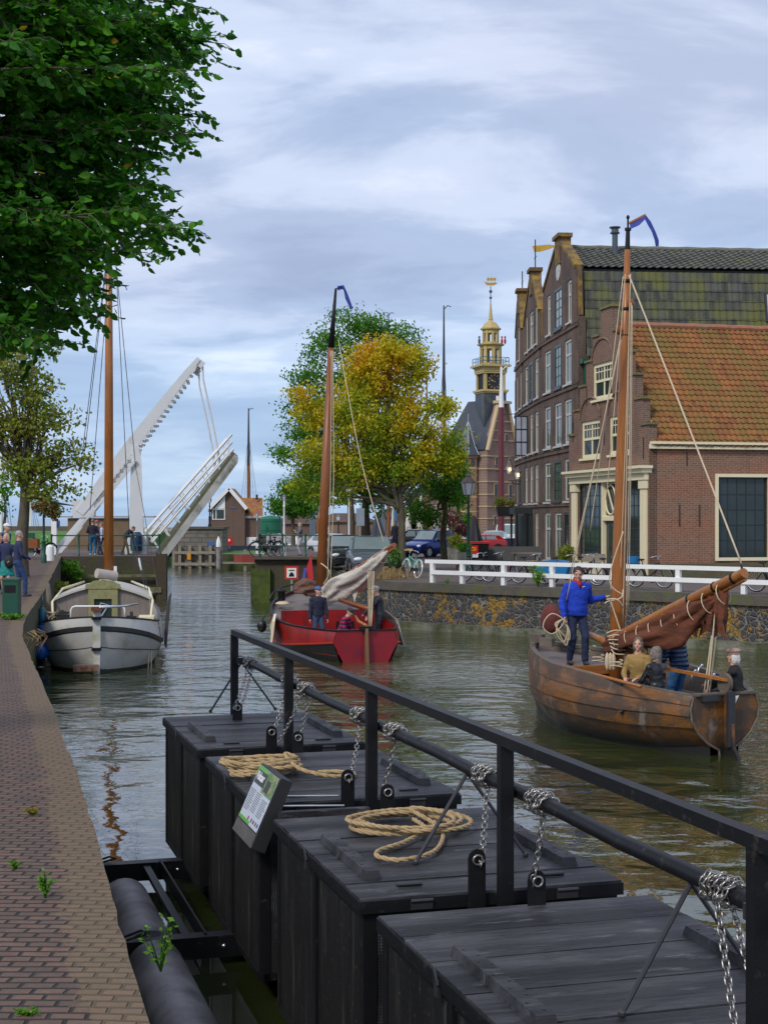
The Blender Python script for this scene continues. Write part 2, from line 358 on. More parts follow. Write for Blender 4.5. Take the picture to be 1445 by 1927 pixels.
b = MB(); b.box((2.6, .2, -.55), (4, .12, .12), .2); b.box((2.6, .1, -1.25), (4.4, .2, .25), .2); b.build('ledge', mat('moss_stone', (.16, .15, .09), .9, .5, 4, (.08, .1, .02), (.45, .6), 3), t)
# rubble wall
def rubble():
    m = NT('rubble_masonry'); x, y, z = m.sepx(); v = m.comb(m.math('SUBTRACT', m.math('MULTIPLY', x, .75), m.math('MULTIPLY', y, .66)), z)
    v2 = m.n('ShaderNodeVectorMath', operation='MULTIPLY_ADD'); m.L(m.comb(m.noise(3, 2), m.noise(3, 2, m.map(loc=(3, 3, 3)))), v2.inputs[0]); v2.inputs[1].default_value = (.16, .16, 0); m.L(v, v2.inputs[2])
    vo = m.n('ShaderNodeTexVoronoi', feature='DISTANCE_TO_EDGE'); m.L(v2.outputs[0], vo.inputs['Vector']); vo.inputs['Scale'].default_value = 5.0
    vc = m.n('ShaderNodeTexVoronoi', feature='F1'); m.L(v2.outputs[0], vc.inputs['Vector']); vc.inputs['Scale'].default_value = 5.0
    st = m.mix(m.math('MULTIPLY', m.noise(2.4, 3, v2.outputs[0]), 1.0), (.022, .023, .028), (.075, .075, .08)); st = m.mix(.35, st, vc.outputs['Color'], 'MULTIPLY')
    st = m.mix(m.noise(20, 3), st, (.05, .05, .055))
    col = m.mix(m.ramp(vo.outputs['Distance'], [(.025, 1.), (.065, 0.)]), st, (.20, .185, .15))
    lich = m.ramp(m.math('ADD', m.noise(2.3, 7, None, .72), m.ramp(m.noise(.23, 2, m.map(loc=(2.2, 1, 0))), [(.40, -.12 + .12), (.6, .12)])), [(.595, 0.), (.655, .85)])
    col = m.mix(lich, col, (.30, .17, .015)); 
    col = m.mix(m.ramp(m.math('ADD', m.math('MULTIPLY', z, -1.1), m.math('MULTIPLY', m.noise(1.3, 5), .7)), [(1.45, 0.), (1.75, .9)]), col, (.09, .09, .025))
    m.col(col); m.rough(.9); m.bump(m.math('MINIMUM', vo.outputs['Distance'], .16), 1, .25); return m.m
SW = [(24, 32.5), (11.3, 43.8), (.53, 53.3), (-1.2, 56.2), (-2.4, 69)]
t = thing('stone_quay_wall', 'rubble stone quay wall with orange lichen under the white fence', 'wall', (.53, 53.3, 0))
M_COPE = mat('mossy_coping', (.09, .08, .065), .95, .4, 3, (.09, .10, .03), (.48, .62), 1.5, bump=.8, bs=14, bd=.03)
org = (.53, 53.3)
ribbon('wall_face', SW[::-1], -.3, -2.4, .45, rubble(), org, t).location.y = 0
ribbon('coping', [(x - .06, y - .08) for x, y in SW][::-1], -.04, -.34, .62, M_COPE, org, t)
ribbon('footing', [(x - .32, y - .36) for x, y in SW][::-1], -1.42, -2.4, .8, mat('wet_footing', (.16, .16, .12), .6, .5, 2, (.05, .06, .02), (.4, .6), 1.5, bump=.8, bs=8, bd=.05), org, t)
t = thing('lock_wall', 'dark brick lock wall with a green mossy corner right of the passage', 'wall', (-6, 69, 0))
ribbon('wall_face', [(-6, 110), (-6, 69), (-2.3, 68.98)], .446, -2.4, .6, M_OLDB, (-6, 69), t)
b = MB(); b.box((.3, -.12, -1.2), (.9, .3, 2.2)); b.build('corner_pier', mat('green_slime', (.06, .09, .012), .9, .5, 3, (.03, .03, .015), (.5, .65), 2, bump=.8, bs=12), t)
b = MB(); b.box((1.8, -.1, .40), (3.7, .35, .12)); b.build('coping', M_COPE, t)
# no-mooring sign
t = thing('waterway_sign', 'square red bordered waterway sign on the lock wall', 'sign', W(549, 1078, 68.3))
b = MB(); b.box((0, 0, 0), (.62, .05, .62)); b.build('plate', mat('sign_red', (.55, .02, .02), .4, .1), t)
b = MB(); b.box((0, -.035, 0), (.44, .03, .44)); b.build('white_field', M_WHITE, t)
b = MB(); b.prism([(-.13, -.06, -.17), (.13, -.06, -.17), (.1, -.06, -.05), (.03, -.06, .03), (-.03, -.06, .03), (-.1, -.06, -.05)], (0, .02, 0)); b.box((0, -.06, .12), (.25, .02, .035)); b.build('symbol', M_BLACKW, t)
b = MB(); b.box((0, .03, -.55), (.08, .05, .6)); b.build('post', M_STEEL, t)
# grass dyke and sea wall far left
b = MB(); M_GRASS = mat('grass', (.06, .17, .02), .95, .35, 2, (.10, .2, .03), (.5, .6), .6, bump=.6, bs=5, bd=.1)
b.loft([[V((x, 112, -1.7)), V((x, 118, .9)), V((x, 128, 1.15)), V((x, 140, -1.7))] for x in (-120, -60, -21, -18.5)]); tag(b.build('dyke_grass', M_GRASS), kind='structure')
b = MB(); b.loft([[V((x, 129, -1.7)), V((x, 129, 1.55)), V((x, 129.6, 1.55)), V((x, 129.6, -1.7))] for x in (-120, -23)]); tag(b.build('sea_wall', mat('sea_wall_brick', (.12, .1, .085), .9, .3, 2)), 'long low brown sea wall behind the grass dyke on the left', 'wall')
b = MB(); b.loft([[V((x, 260, -1.7)), V((x, 262, .6)), V((x, 266, .6)), V((x, 268, -1.7))] for x in (-80, -30, 90)]); tag(b.build('harbour_mole', M_STONE), kind='structure')

# ---------------------------------------------------------------- white fence
FD = V((.75, -.6615, 0)).normalized(); FO = V((.86, 53.64, 0))
t = thing('fence', 'white wooden two-rail fence along the top of the stone quay wall', 'fence', FO)
pts = [1.15, 2.5, 4.3, 6.3, 8.7, 11.06, 13.3, 15.5, 17.7, 20]
zf = lambda s: .70
for s in pts:
    b = MB(); b.box(FD * s + V((0, 0, .30)), (.15, .13, .72), math.atan2(FD.y, FD.x)); b.build('post', M_WHITE, t)
b = MB(); p, q = FD * .85, FD * 21; b.bar(p + V((0, 0, .71)), q + V((0, 0, .71)), .14, .13); b.build('top_rail', M_WHITE, t)
NF = V((-.66, -.75, 0)); b = MB(); b.bar(FD * 1.15 + NF * .03 + V((0, 0, .33)), q + NF * .03 + V((0, 0, .33)), .17, .14); b.build('middle_rail', M_WHITE, t)

# ---------------------------------------------------------------- drawbridge
BO = W(299, 1042, 76); BN = V((-.17, .985, 0)).normalized()
def PP(px, py, d=0.0, O=None, N=None):
    O = BO if O is None else O; N = BN if N is None else N
    C = V((0, 0, CAMZ)); D = V(((px - CX) / FPX, 1, -(py - HY) / FPX))
    return C + D * (((O - C).dot(N)) / D.dot(N)) + N * d - O
M_BRW = mat('bridge_white', (.66, .67, .67), .5, .1, 1.5, (.35, .34, .30), (.6, .8), 1.2)
t = thing('drawbridge', 'white drawbridge with its leaf and balance beams raised over the lock', 'bridge', BO)
for d in (0, 4.0):
    b = MB(); b.loft([[PP(x0, y, d), PP(x1, y, d), PP(x1, y, d + .5), PP(x0, y, d + .5)] for y, x0, x1 in ((1045, 243, 272), (1000, 244, 270), (900, 246, 268), (862, 248, 266), (845, 250, 262), (838, 254, 258))])
    b.box(PP(258, 1030, d + .25), (1.1, .8, 1.3)); b.build('pylon', M_BRW, t, 40)
    b = MB(); U = []
    for x, y, w in ((150, 965, 8), (165, 946, 9), (205, 893, 11), (250, 834, 11.5), (310, 755, 8.5), (355, 698, 6), (374, 675, 4)):
        nx, ny = .795, .606
        U.append([PP(x - nx * w, y - ny * w, d + .05), PP(x + nx * w, y + ny * w, d + .05), PP(x + nx * w, y + ny * w, d + .45), PP(x - nx * w, y - ny * w, d + .45)])
    b.loft(U); b.bar(PP(368, 676, d + .25), PP(383, 688, d + .25), .3, .35); bm_ = b.build('balance_beam', M_BRW, t)
    b = MB()
    for k in range(26):
        f = k / 25; x = 178 + f * 176; y = 934 - f * 232; w = 10.5 - abs(f - .4) * 7; b.box(PP(x + .8 * w + 2, y + .6 * w + 1.5, d + .25), (.13, .3, .12))
    b.build('rivet_bracket', mat('bridge_grime', (.33, .33, .31), .7, .4), bm_)
    b = MB(); b.tube([PP(a, c, d + .25) for a, c in ((382, 688), (383, 712), (402, 800), (418, 884))], .055, 6); b.build('hanger_rod', M_BRW, t)
    b = MB(); b.bar(PP(92, 1052, d + .25), PP(259, 857, d + .25), .2, .28); b.bar(PP(100, 1052, d - .1), PP(256, 866, d - .1), .1, .12); b.build('backstay', M_BRW, t)
    rl = MB()
    for k, (y0, y1) in enumerate((((272, 1004), (437, 817)), ((281, 1010), (437, 832)), ((286, 1022), (440, 845)))):
        rl.tube([PP(*y0, d + .15), PP(*y1, d + .15)], .06, 5)
    for f in np.linspace(.03, .96, 8): rl.bar(PP(272 + f * 165, 1004 - f * 187, d + .15), PP(297 + f * 141, 1040 - f * 190, d + .15), .07, .07)
    rl.build('railing', M_BRW, t)
b = MB(); b.loft([[PP(x, y, d) for x, y in ((297, 1040), (439, 850), (448, 858), (322, 1042))] for d in (0, 4.5)]); b.build('leaf_deck', wood('old_deck', (.16, .15, .10), (.09, .10, .04), 0, .9, .6), t)
for d in (-.05, 4.4):
    b = MB(); b.loft([[PP(x, y, d + e) for x, y in ((304, 1041), (442, 855), (449, 861), (447, 872), (316, 1047))] for e in (0, .2)]); b.build('leaf_girder', mat('girder_grey', (.42, .42, .40), .6, .3, 1.5, (.12, .12, .09), (.5, .7), 1), t)
b = MB(); b.box(PP(157, 957, 2.2), (1.1, 4.2, .9), .17); b.build('counterweight', M_BRW, t)
b = MB(); b.bar(PP(377, 682, .2), PP(377, 682, 4.3), .25, .25); b.bar(PP(259, 850, .1), PP(259, 850, 4.4), .35, .35); b.build('cross_beam', M_BRW, t)
b = MB(); b.lathe([(.3, 0), (.32, .5), (.3, .8), (.2, .95)], PP(257, 1036, -.35), 12); b.build('service_door', mat('dark_blue_door', (.01, .04, .10), .4), t)
# far abutment
M_PIER = brick('pier_stone', (.17, .15, .125), (.13, .115, .10), (.07, .065, .055), (.05, .05, .035), (.5, .7), .9, .35, .03)
t = thing('bridge_abutment', 'square stone abutment with timber fender piles across the lock', 'abutment', V((-14.5, 119, 0)))
b = MB(); b.box((0, 0, -.25), (3.6, 4, 3.3)); b.build('masonry', M_PIER, t)
b = MB(); b.box((0, 0, 1.48), (3.9, 4.3, .18)); b.build('cap', M_COPE, t)
for k in range(6):
    b = MB(); b.box((-2.0 + .12 * (k % 2), -2.1 + k * .1, -.9 + .25 * (k % 3)) if k < 2 else (-1.5 + (k - 2) * .8, -2.25, -.95), (.22, .22, 2.1)); b.build('fender_pile', mat('bleached_timber', (.24, .21, .16), .9, .3, 4), t)
b = MB(); b.box((-.3, -2.38, -.45), (3.2, .12, .22)); b.box((-.3, -2.38, -1.35), (3.2, .12, .22)); b.build('wale', MATS['bleached_timber'], t)
b = MB(); b.box((.95, -2.03, .25), (.55, .06, .3)); b.build('number_plate', mat('sign_blue', (.05, .12, .3), .4), t)
b = MB(); b.box((-.75, -2.48, -.75), (.3, .08, .5)); b.build('marker_board', mat('marker_orange', (.6, .25, .01), .5), t)
# quay in front of the keeper house
b = MB(); b.loft([[V((x, y, z)) for y, z in ((112.5, -2), (112.5, -.5), (125, -.5), (125, -2))] for x in (-12.6, -6.1)]); tag(b.build('keeper_terrace', M_OLDB), 'low brick landing below the bridge keeper house', 'landing')
b = MB(); b.loft([[V((x, y, -.49 + .01)) for y in (112.8, 124.8)] for x in (-12.5, -6.1)], cap=False, closed_ring=False); tag(b.build('terrace_grass', M_GRASS), kind='structure')
b = MB()
for x in (-12.2, -10.4, -8.6, -7.0): b.box((x, 111.6, -.9), (.2, .2, 1.6))
b.box((-9.6, 111.6, -1.1), (5.6, .5, .14)); tag(b.build('wooden_jetty', MATS['bleached_timber']), 'weathered timber landing stage under the keeper house', 'jetty')
t = thing('railing', 'white pipe railing on the landing by the keeper house', 'railing', (-8.6, 111.5, 0))
b = MB(); b.tube([(-.9, 0, .25), (2.1, 0, .25)], .05, 6); b.tube([(-.9, 0, -.45), (2.1, 0, -.45)], .05, 6); b.build('rail', M_WHITE, t)
for x in (-.9, 2.0):
    b = MB(); b.box((x, 0, -.6), (.16, .16, 1.9)); b.build('post', M_WHITE, t)
for x, l in ((-12.35, 'white capped mooring post beside the abutment'), (-6.55, 'white capped mooring post beside the lock wall')):
    b = MB(); b.lathe([(.16, -1.6), (.16, .4), (.12, .6), (.03, .85)], (0, 0, 0), 8); o = b.build('mooring_post', M_STONE, None, 40, loc=(x, 111.2, 0)); tag(o, l, 'bollard')
    b = MB(); b.lathe([(.18, .1), (.18, .4), (.13, .62), (.03, .88)], (0, 0, 0), 8); b.build('white_cap', M_WHITE, o, 40)
# ================================================================ FISH WELL CRATES, RAILING, PONTOON
EA = math.atan2(.281, .96); Ee = V((math.cos(EA), math.sin(EA), 0)); Ed = V((-Ee.y, Ee.x, 0))
def UV(u, v, z=0.0): return Ee * u + Ed * v + V((0, 0, z))
def tarwood():
    m = NT('tarred_boards'); f = m.noise(1, 6, m.map(sc=(1.3, 22, 22)), .65, 1.5); g = m.noise(2.6, 5, m.map(sc=(.6, 1.6, 1)), .65)
    col = m.mix(m.ramp(f, [(.3, 0.), (.75, 1.)]), (.006, .006, .007), (.05, .049, .053))
    col = m.mix(m.ramp(g, [(.42, 0.), (.72, .6)]), col, (.10, .098, .108)); col = m.mix(m.ramp(m.noise(60, 2), [(.70, 0.), (.78, .5)]), col, (.16, .14, .12))
    pv = m.ramp(m.noise(1, 0, m.map(sc=(.03, 3.1, .03), loc=(0, 2, 0))), [(.35, .45), (.65, 1.5)]); col = m.mix(1.0, col, pv, 'MULTIPLY'); sc_ = m.noise(1, 6, m.map(sc=(2, 9, 9), loc=(3, 3, 0)), .7); col = m.mix(m.ramp(sc_, [(.57, 0.), (.68, .6)]), col, (.17, .165, .17)); m.col(col); m.rough(m.ramp(g, [(.3, .42), (.7, .7)])); m.b.inputs['Specular IOR Level'].default_value = .26; m.bump(f, 1.0, .010); return m.m
M_TAR = tarwood()
def tarside():
    m = NT('tarred_panel'); f = m.noise(1, 5, m.map(sc=(3, 3, .6)), .6, 1); s = m.noise(7, 5, m.map(sc=(1, 1, .12)))
    col = m.mix(f, (.004, .004, .0045), (.020, .019, .019)); col = m.mix(m.ramp(s, [(.54, 0.), (.74, .5)]), col, (.12, .115, .10)); col = m.mix(m.ramp(m.noise(24, 4), [(.62, 0.), (.7, .4)]), col, (.14, .12, .09)); m.col(col); m.rough(.6); m.b.inputs['Specular IOR Level'].default_value = .25; m.bump(f, .4, .01); return m.m
M_TSIDE = tarside()
def mesh_mat():
    m = NT('perforated_plate'); x, y, z = m.sepx(); v = m.comb(m.math('ADD', x, y), z)
    vo = m.n('ShaderNodeTexVoronoi'); m.L(v, vo.inputs['Vector']); vo.inputs['Scale'].default_value = 55; vo.inputs['Randomness'].default_value = 0
    hole = m.ramp(vo.outputs['Distance'], [(.30, 1.), (.36, 0.)]); pt = m.ramp(m.noise(2.2, 4), [(.46, 0.), (.62, 1.)])
    col = m.mix(hole, (.02, .02, .022), m.mix(pt, (.003, .003, .003), (.20, .22, .24))); m.col(col); m.rough(.45); m.bump(m.math('SUBTRACT', 1.0, hole), .5, .004); return m.m
M_PERF = mesh_mat()
CW, CD, CH = 1.66, 2.44, 1.46
def make_crate(label, planks, seed):
    r = random.Random(seed)
    t = thing('fish_crate', label, 'crate', group='row of floating fish crates')
    w, d = CW, CD; b = MB()
    b.box2((.03, .03, -CH + .06), (w - .03, d - .03, -.09)); b.build('inner_box', M_TSIDE, t)
    # perforated panels and boards on each side
    for x in (0.012, w - .012):
        for y in (.62, 1.84): b = MB(); b.box((x, y, -.78), (.024, 1.07, 1.28)); b.build('side_board', M_TSIDE, t)
    for y in (.012, d - .012): b = MB(); b.box((w / 2, y, -.78), (w - .16, .02, 1.26)); b.build('perforated_panel', M_PERF, t)
    b = MB()
    for x in (.035, w - .035):
        for y in (.035, d - .035): b.box((x, y, -.75), (.085, .085, 1.38))
        b.box((x, d / 2, -.75), (.11, .09, 1.37))
    for x in (.03, w - .03): b.box((x, d / 2, -1.41), (.075, d - .05, .055)); b.box((x, d / 2, -.115), (.077, d - .01, .05))
    for y in (.03, d - .03): b.box((w / 2, y, -1.41), (w - .05, .075, .055)); b.box((w / 2, y, -.115), (w - .01, .077, .05))
    b.build('corner_frame', M_BLACKW, t)
    lid = MB(); ws = [r.uniform(.8, 1.2) for _ in range(planks)]; s = sum(ws); y = -.03
    for q in ws:
        dy = q / s * (d + .06); lid.box((w / 2, y + dy / 2, -.03 + r.uniform(-.003, .003)), (w + .06, dy - .020, .055)); y += dy
    lo = lid.build('lid', M_TAR, t)
    b = MB(); b.box((w / 2, -.034, -.055), (w + .074, .012, .075)); b.box((w / 2, d + .034, -.055), (w + .074, .012, .075))
    b.box((-.034, d / 2, -.055), (.012, d + .05, .075)); b.box((w + .034, d / 2, -.055), (.012, d + .05, .075)); b.build('lid_edge', M_BLACKW, lo)
    for x in (.17, w - .14):
        b = MB(); b.loft([[V((x - .055, y0, 0)), V((x + .055, y0, 0)), V((x + .045, y1, .055)), V((x - .045, y1, .055))] for y0, y1 in ((.40, .42), (1.60, 1.58))])
        b.build('batten', M_TAR, t)
        b = MB()
        for k in range(10): b.box((x + .02 * (-1) ** k, .5 + k * .11, .056), (.012, .012, .006))
        b.build('nail_head', M_DKMET, t)
    for x in (.35, w - .35):
        b = MB(); b.box((x, .22, .004), (.16, .045, .012)); b.tube([(x - .08, .2, .01), (x + .08, .2, .01)], .011, 6); b.build('lid_handle', M_DKMET, t)
        b = MB(); b.box((x, -.045, -.06), (.14, .012, .05)); b.tube([(x - .07, -.052, -.03), (x + .07, -.052, -.03)], .012, 6); b.build('hinge', M_DKMET, t)
    b = MB(); b.box((-.045, d * .55, -.08), (.015, .05, .09)); b.tube([(-.05, d * .55 - .03, -.06), (-.06, d * .55, .02), (-.05, d * .55 + .03, -.06)], .009, 5); b.build('latch', M_DKMET, t)
    return t
spots = [(14.78, 'farthest black wooden fish crate, under the end of the handrail', 6, 1), (11.80, 'black wooden fish crate with a tight heap of rope on its lid', 6, 2),
         (8.69, 'black wooden fish crate with long loose rope loops spread on its lid', 6, 3), (5.82, 'nearest black fish crate with bare wide lid boards', 5, 4)]
for v0, lab, pk, sd_ in spots:
    c = make_crate(lab, pk, sd_); p = UV(2.42, v0, -.05); c.location = p; c.rotation_euler.z = EA
# handrail
t = thing('handrail', 'black steel handrail with square posts over the crate row', 'railing', UV(3.25, 5.53, 0)); t.rotation_euler.z = EA
VP = [0, 2.95, 5.93, 8.95, 11.87]
b = MB(); b.bar((0, -2.2, .90), (0, 11.90, .90), .075, .065); b.build('top_rail', M_BLACKW, t)
for v in VP + [-2.1]:
    b = MB(); b.box((0, v, .2), (.085, .07, 1.34)); b.box((0, v, -.55), (.16, .12, .3)); b.build('post', M_BLACKW, t)
# lashing pole
t = thing('pole', 'long round black pole slung low beside the handrail posts', 'pole', UV(3.36, 5.53, 0)); t.rotation_euler.z = EA
b = MB(); b.tube([(0, v, .57 + .006 * math.sin(v * 3)) for v in np.linspace(-2.2, 12.1, 20)], .043, 12); b.build('shaft', M_BLACKW, t, 40)
b = MB()
for v in (.1, 3.05, 6.05, 9.05, 11.8): b.box((-.05, v, .57), (.1, .1, .07))
b.build('bracket', M_DKMET, t)
for v in (.8, 3.95, 12.0):
    for sx in (-.38, .40):
        b = MB(); b.tube([(0, v, .53), (sx, v - .05, -.035)], .013, 6); b.sph((sx, v - .05, -.035), .022, 8); b.build('strut', M_DKMET, t)
for v in (2.2, 5.0, 8.0, 11.1):
    b = MB(); b.sph((0, v, .612), (.022, .022, .016), 8); b.build('bolt', M_DKMET, t)
# chains: real links
def link(b, c, d, side, L=.05, w=.017, r=.0052):
    d = d.normalized(); s = (side - d * side.dot(d)).normalized()
    pts = [c + d * (L * .5 - w) * (1 if math.cos(a) > 0 else -1) * (abs(math.cos(a)) > .05) + d * w * math.cos(a) + s * w * math.sin(a) for a in [2 * math.pi * k / 8 + .39 for k in range(8)]]
    b.tube(pts, r, 5, closed=True)
def chain_path(b, pts, L=.05):
    pts = [V(p) for p in pts]; seg = []; tot = 0
    for p, q in zip(pts, pts[1:]): seg.append((tot, p, q)); tot += (q - p).length
    n = int(tot / (L * .72)); 
    for i in range(n):
        s = (i + .5) / n * tot
        for (t0, p, q) in seg:
            if s <= t0 + (q - p).length + 1e-6: break
        f = (s - t0) / (q - p).length; d = q - p; side = V((1, .3, 0)) if i % 2 else d.cross(V((1, .3, 0)))
        if abs(d.normalized().dot(V((1, .3, 0)).normalized())) > .9: side = V((0, 1, 0)) if i % 2 else V((0, 0, 1))
        link(b, p.lerp(q, f), d, side, L)
M_CHAIN = mat('chain_steel', (.36, .345, .32), .32, .35, 30, (.16, .13, .10), (.5, .7), 25, metal=.85, bump=0)
def chain_set(vw, vl, ul, zl, strands, lab):
    b = MB(); pts = []; R_ = .058
    turns = 6
    for k in range(turns * 10 + 1):
        a = 2 * math.pi * k / 10; f = k / (turns * 10); rr = R_ + .008 * math.sin(k * 1.7)
        pts.append(UV(3.36, vw - .13 + .26 * f, .57) + Ee * rr * math.cos(a) + V((0, 0, rr * math.sin(a))))
    chain_path(b, pts, .052)
    for k in range(turns * 10 + 1):
        pts[k] += Ed * .02
    for (ua, va, ub, vb, zb) in strands:
        P0 = UV(3.36 + ua, vw + va, .53); P1 = UV(ub, vb, zb); n = 8
        chain_path(b, [P0.lerp(P1, i / n) + V((0, 0, -.03 * math.sin(math.pi * i / n))) for i in range(n + 1)], .05)
    o = b.build('chain', M_CHAIN, None, True); tag(o, lab, 'chain', 'chains lashed round the pole')
sets = [(16.98, [(-.05, -.1, 3.12, 16.7, .08), (.05, .1, 3.2, 16.75, .08)], 'chain wrapped round the far end of the pole, left of the farthest post'),
        (14.93, [(-.03, 0, 3.14, 14.72, .05)], 'short chain wrapped just left of the second farthest post'), (14.2, [(-.06, -.08, 3.12, 14.35, .05), (.06, .08, 3.3, 14.3, .06)], 'chain with two strands between the second post and the tight rope heap'),
        (12.2, [(0, -.03, 3.12, 11.66, .1)], 'chain wrapped left of the middle post, hanging to the tall lug'), (11.18, [(0, -.03, 3.28, 11.30, .04)], 'chain wrapped right of the middle post beside the green water'),
        (9.12, [(0, -.03, 3.13, 8.58, .12)], 'chain wrapped between the fork struts and the second nearest post'), (8.18, [(0, -.05, 3.33, 8.27, .02)], 'chain wrapped right of the second nearest post, above the nearest crate'),
        (6.02, [(-.06, -.05, 3.17, 5.5, -.12), (.06, .05, 3.36, 5.62, .02)], 'nearest and brightest chain wrapped at the right edge over the front crate')]
for vw, st, lab in sets: chain_set(vw, 0, 0, 0, st, lab)
for k, (u, v, z, lab) in enumerate([(3.16, 16.72, .0, 'small round lug plate at the far edge of the farthest crate'), (3.13, 14.72, .0, 'tall lug plate left of the second farthest post'), (3.30, 14.28, .0, 'lug plate on the crate with the tight rope heap'),
        (3.12, 11.70, .05, 'tall lug plate left of the middle post'), (3.32, 11.24, .0, 'lug plate right of the middle post'), (3.12, 8.62, .06, 'tall lug plate left of the second nearest post'), (3.36, 8.24, -.0, 'lug plate right of the second nearest post on the nearest crate'), (3.36, 5.6, -.0, 'lug plate with blue shackle at the right picture edge')]):
    t = thing('lug_plate', lab, 'lug', UV(u, v, 0), EA, 'lug plates of the crates')
    b = MB(); hh = .16 + z
    prof = [(-.055, -.16), (.055, -.16), (.055, hh - .06)] + [(.055 * math.cos(a), hh - .06 + .055 * math.sin(a)) for a in (R(30), R(60), R(90), R(120), R(150))] + [(-.055, hh - .06)]
    b.prism([(x, 0, q) for x, q in prof], (0, .018, 0)); b.build('plate', M_BLACKW, t)
    b = MB(); b.tube([(.03 * math.cos(a), -.012, hh - .07 + .03 * math.sin(a)) for a in [2 * math.pi * i / 10 for i in range(10)]], .008, 5, closed=True); b.build('shackle', M_CHAIN if k < 7 else M_BLUEF, t, True)
# ropes
def catmull(P, n=8, closed=False):
    P = [V(p) for p in P]; out = []
    m = len(P)
    for i in range(m if closed else m - 1):
        p0, p1, p2, p3 = P[(i - 1) % m] if (closed or i) else P[0], P[i], P[(i + 1) % m], P[(i + 2) % m] if (closed or i < m - 2) else P[-1]
        for k in range(n):
            s = k / n; out.append(.5 * ((2 * p1) + (p2 - p0) * s + (2 * p0 - 5 * p1 + 4 * p2 - p3) * s * s + (3 * p1 - p0 - 3 * p2 + p3) * s ** 3))
    if not closed: out.append(P[-1])
    return out
def rope(name, pts, r, m, lab=None, cat='rope', parent=None, strands=True, n=8):
    P = catmull(pts, n); b = MB()
    if strands:
        L = 0; px = None; S = [[], [], []]
        # resample finely then twist three strands
        Q = []; step = r * 1.1
        for p, q in zip(P, P[1:]):
            k = max(1, int((q - p).length / step)); Q += [p.lerp(q, i / k) for i in range(k)]
        for i, p in enumerate(Q):
            d = (Q[min(i + 1, len(Q) - 1)] - Q[max(i - 1, 0)]).normalized()
            x = (d.cross(V((0, 0, 1))) if px is None else px - d * px.dot(d)); x = x.normalized() if x.length > 1e-6 else V((1, 0, 0)); px = x; y = d.cross(x)
            for s in range(3):
                a = i * .62 + s * 2.094; S[s].append(p + (x * math.cos(a) + y * math.sin(a)) * r * .5)
        for s in S: b.tube(s, r * .58, 5)
    else: b.tube(P, r, 6)
    o = b.build(name, m, parent, True)
    if lab: tag(o, lab, cat)
    return o
rr = random.Random(5); pts = []
C0 = V((-.98, 13.35)) ; 
for k in range(46):
    a = k * .72; ra = .27 + .05 * math.sin(k * 1.3); zz = .0 + .028 + .0026 * k + .01 * math.sin(k * 2.1)
    pts.append((C0.x - .12 + ra * 1.12 * math.cos(a) + rr.uniform(-.04, .04), C0.y + ra * .95 * math.sin(a) + rr.uniform(-.05, .05), -.05 + zz))
pts += [(-.75, 13.1, .05), (-.5, 13.0, .0), (-.30, 13.1, -.02), (-.27, 13.25, -.02), (-.42, 13.33, -.02), (-.62, 13.3, -.02)]
rope('rope_coil', pts, .019, M_ROPE, 'tight heap of tan rope on the second farthest crate', n=5)
rq = random.Random(8); pts = [W(592, 1528, 12.0), W(640, 1545, 11.6), W(690, 1580, 11.1), W(730, 1590, 10.95)]
cx, cy = .19, 10.95
for k in range(34):
    a = .9 + k * .78; g = .30 + .04 * math.sin(k * .9); sx = .40 + .06 * math.sin(k * .55)
    pts.append(V((cx + sx * math.cos(a) + rq.uniform(-.03, .03), cy + g * 1.2 * math.sin(a) + rq.uniform(-.05, .05), -.02 + .0022 * k)))
pts += [G(830, 1560, -.02), G(820, 1600, -.02), G(760, 1618, -.02), G(712, 1612, -.02), G(715, 1600, -.02), G(760, 1585, -.02), G(800, 1560, -.01), G(775, 1540, 0)]
rope('rope_coil', pts, .017, M_ROPE, 'long loose tan rope looped over the second nearest crate', n=5)
# information board
t = thing('information_board', 'slanted information board with green edged white panel on a black beam', 'sign', UV(2.30, 11.38, -.2))
X = -Ed; Xw = Ed; up = (UV(2.485, 11.38, .21) - UV(2.30, 11.38, -.2)); Lh = up.length; up.normalize(); nr = up.cross(-Xw).normalized()
if nr.dot(Ee) > 0: nr = -nr
# local frame: origin BR corner, x runs from the far side to the near side as text reads
def SB(x, y, z=0.0): return Xw * (.72 - x) + up * y + nr * z   # x 0..0.72 from far to near, y 0..Lh
b = MB(); b.loft([[SB(-.02, y, z), SB(.74, y, z), SB(.74, y, z2), SB(-.02, y, z2)] for y, z, z2 in ((-.12, -.005, -.12), (Lh + .015, -.005, -.10))]); b.build('backing_box', mat('sign_box_black', (.02, .02, .02), .5, .3), t)
b = MB(); b.loft([[SB(-.02, y, z), SB(.74, y, z), SB(.74, y, z2), SB(-.02, y, z2)] for y, z, z2 in ((-.12, .004, -.004), (-.012, .004, -.004))]); b.build('lower_board', wood('grey_board', (.12, .11, .10), (.07, .06, .055), 1), t)
def panel(x0, y0, x1, y1, z, m, nm):
    b = MB(); b.add([SB(x0, y0, z), SB(x1, y0, z), SB(x1, y1, z), SB(x0, y1, z), SB(x0, y0, z - .003), SB(x1, y0, z - .003), SB(x1, y1, z - .003), SB(x0, y1, z - .003)], [(0, 1, 2, 3), (4, 5, 6, 7), (0, 1, 5, 4), (1, 2, 6, 5), (2, 3, 7, 6), (3, 0, 4, 7)]); return b.build(nm, m, t)
panel(0, 0, .72, Lh, .004, mat('sign_white', (.50, .54, .60), .4, .04, bump=0), 'white_panel')
M_SG = mat('sign_green', (.10, .38, .03), .4, .3, 30, bump=0)
panel(0, Lh - .075, .34, Lh - .001, .007, M_SG, 'green_band'); panel(.001, .001, .40, .028, .007, M_SG, 'green_band')
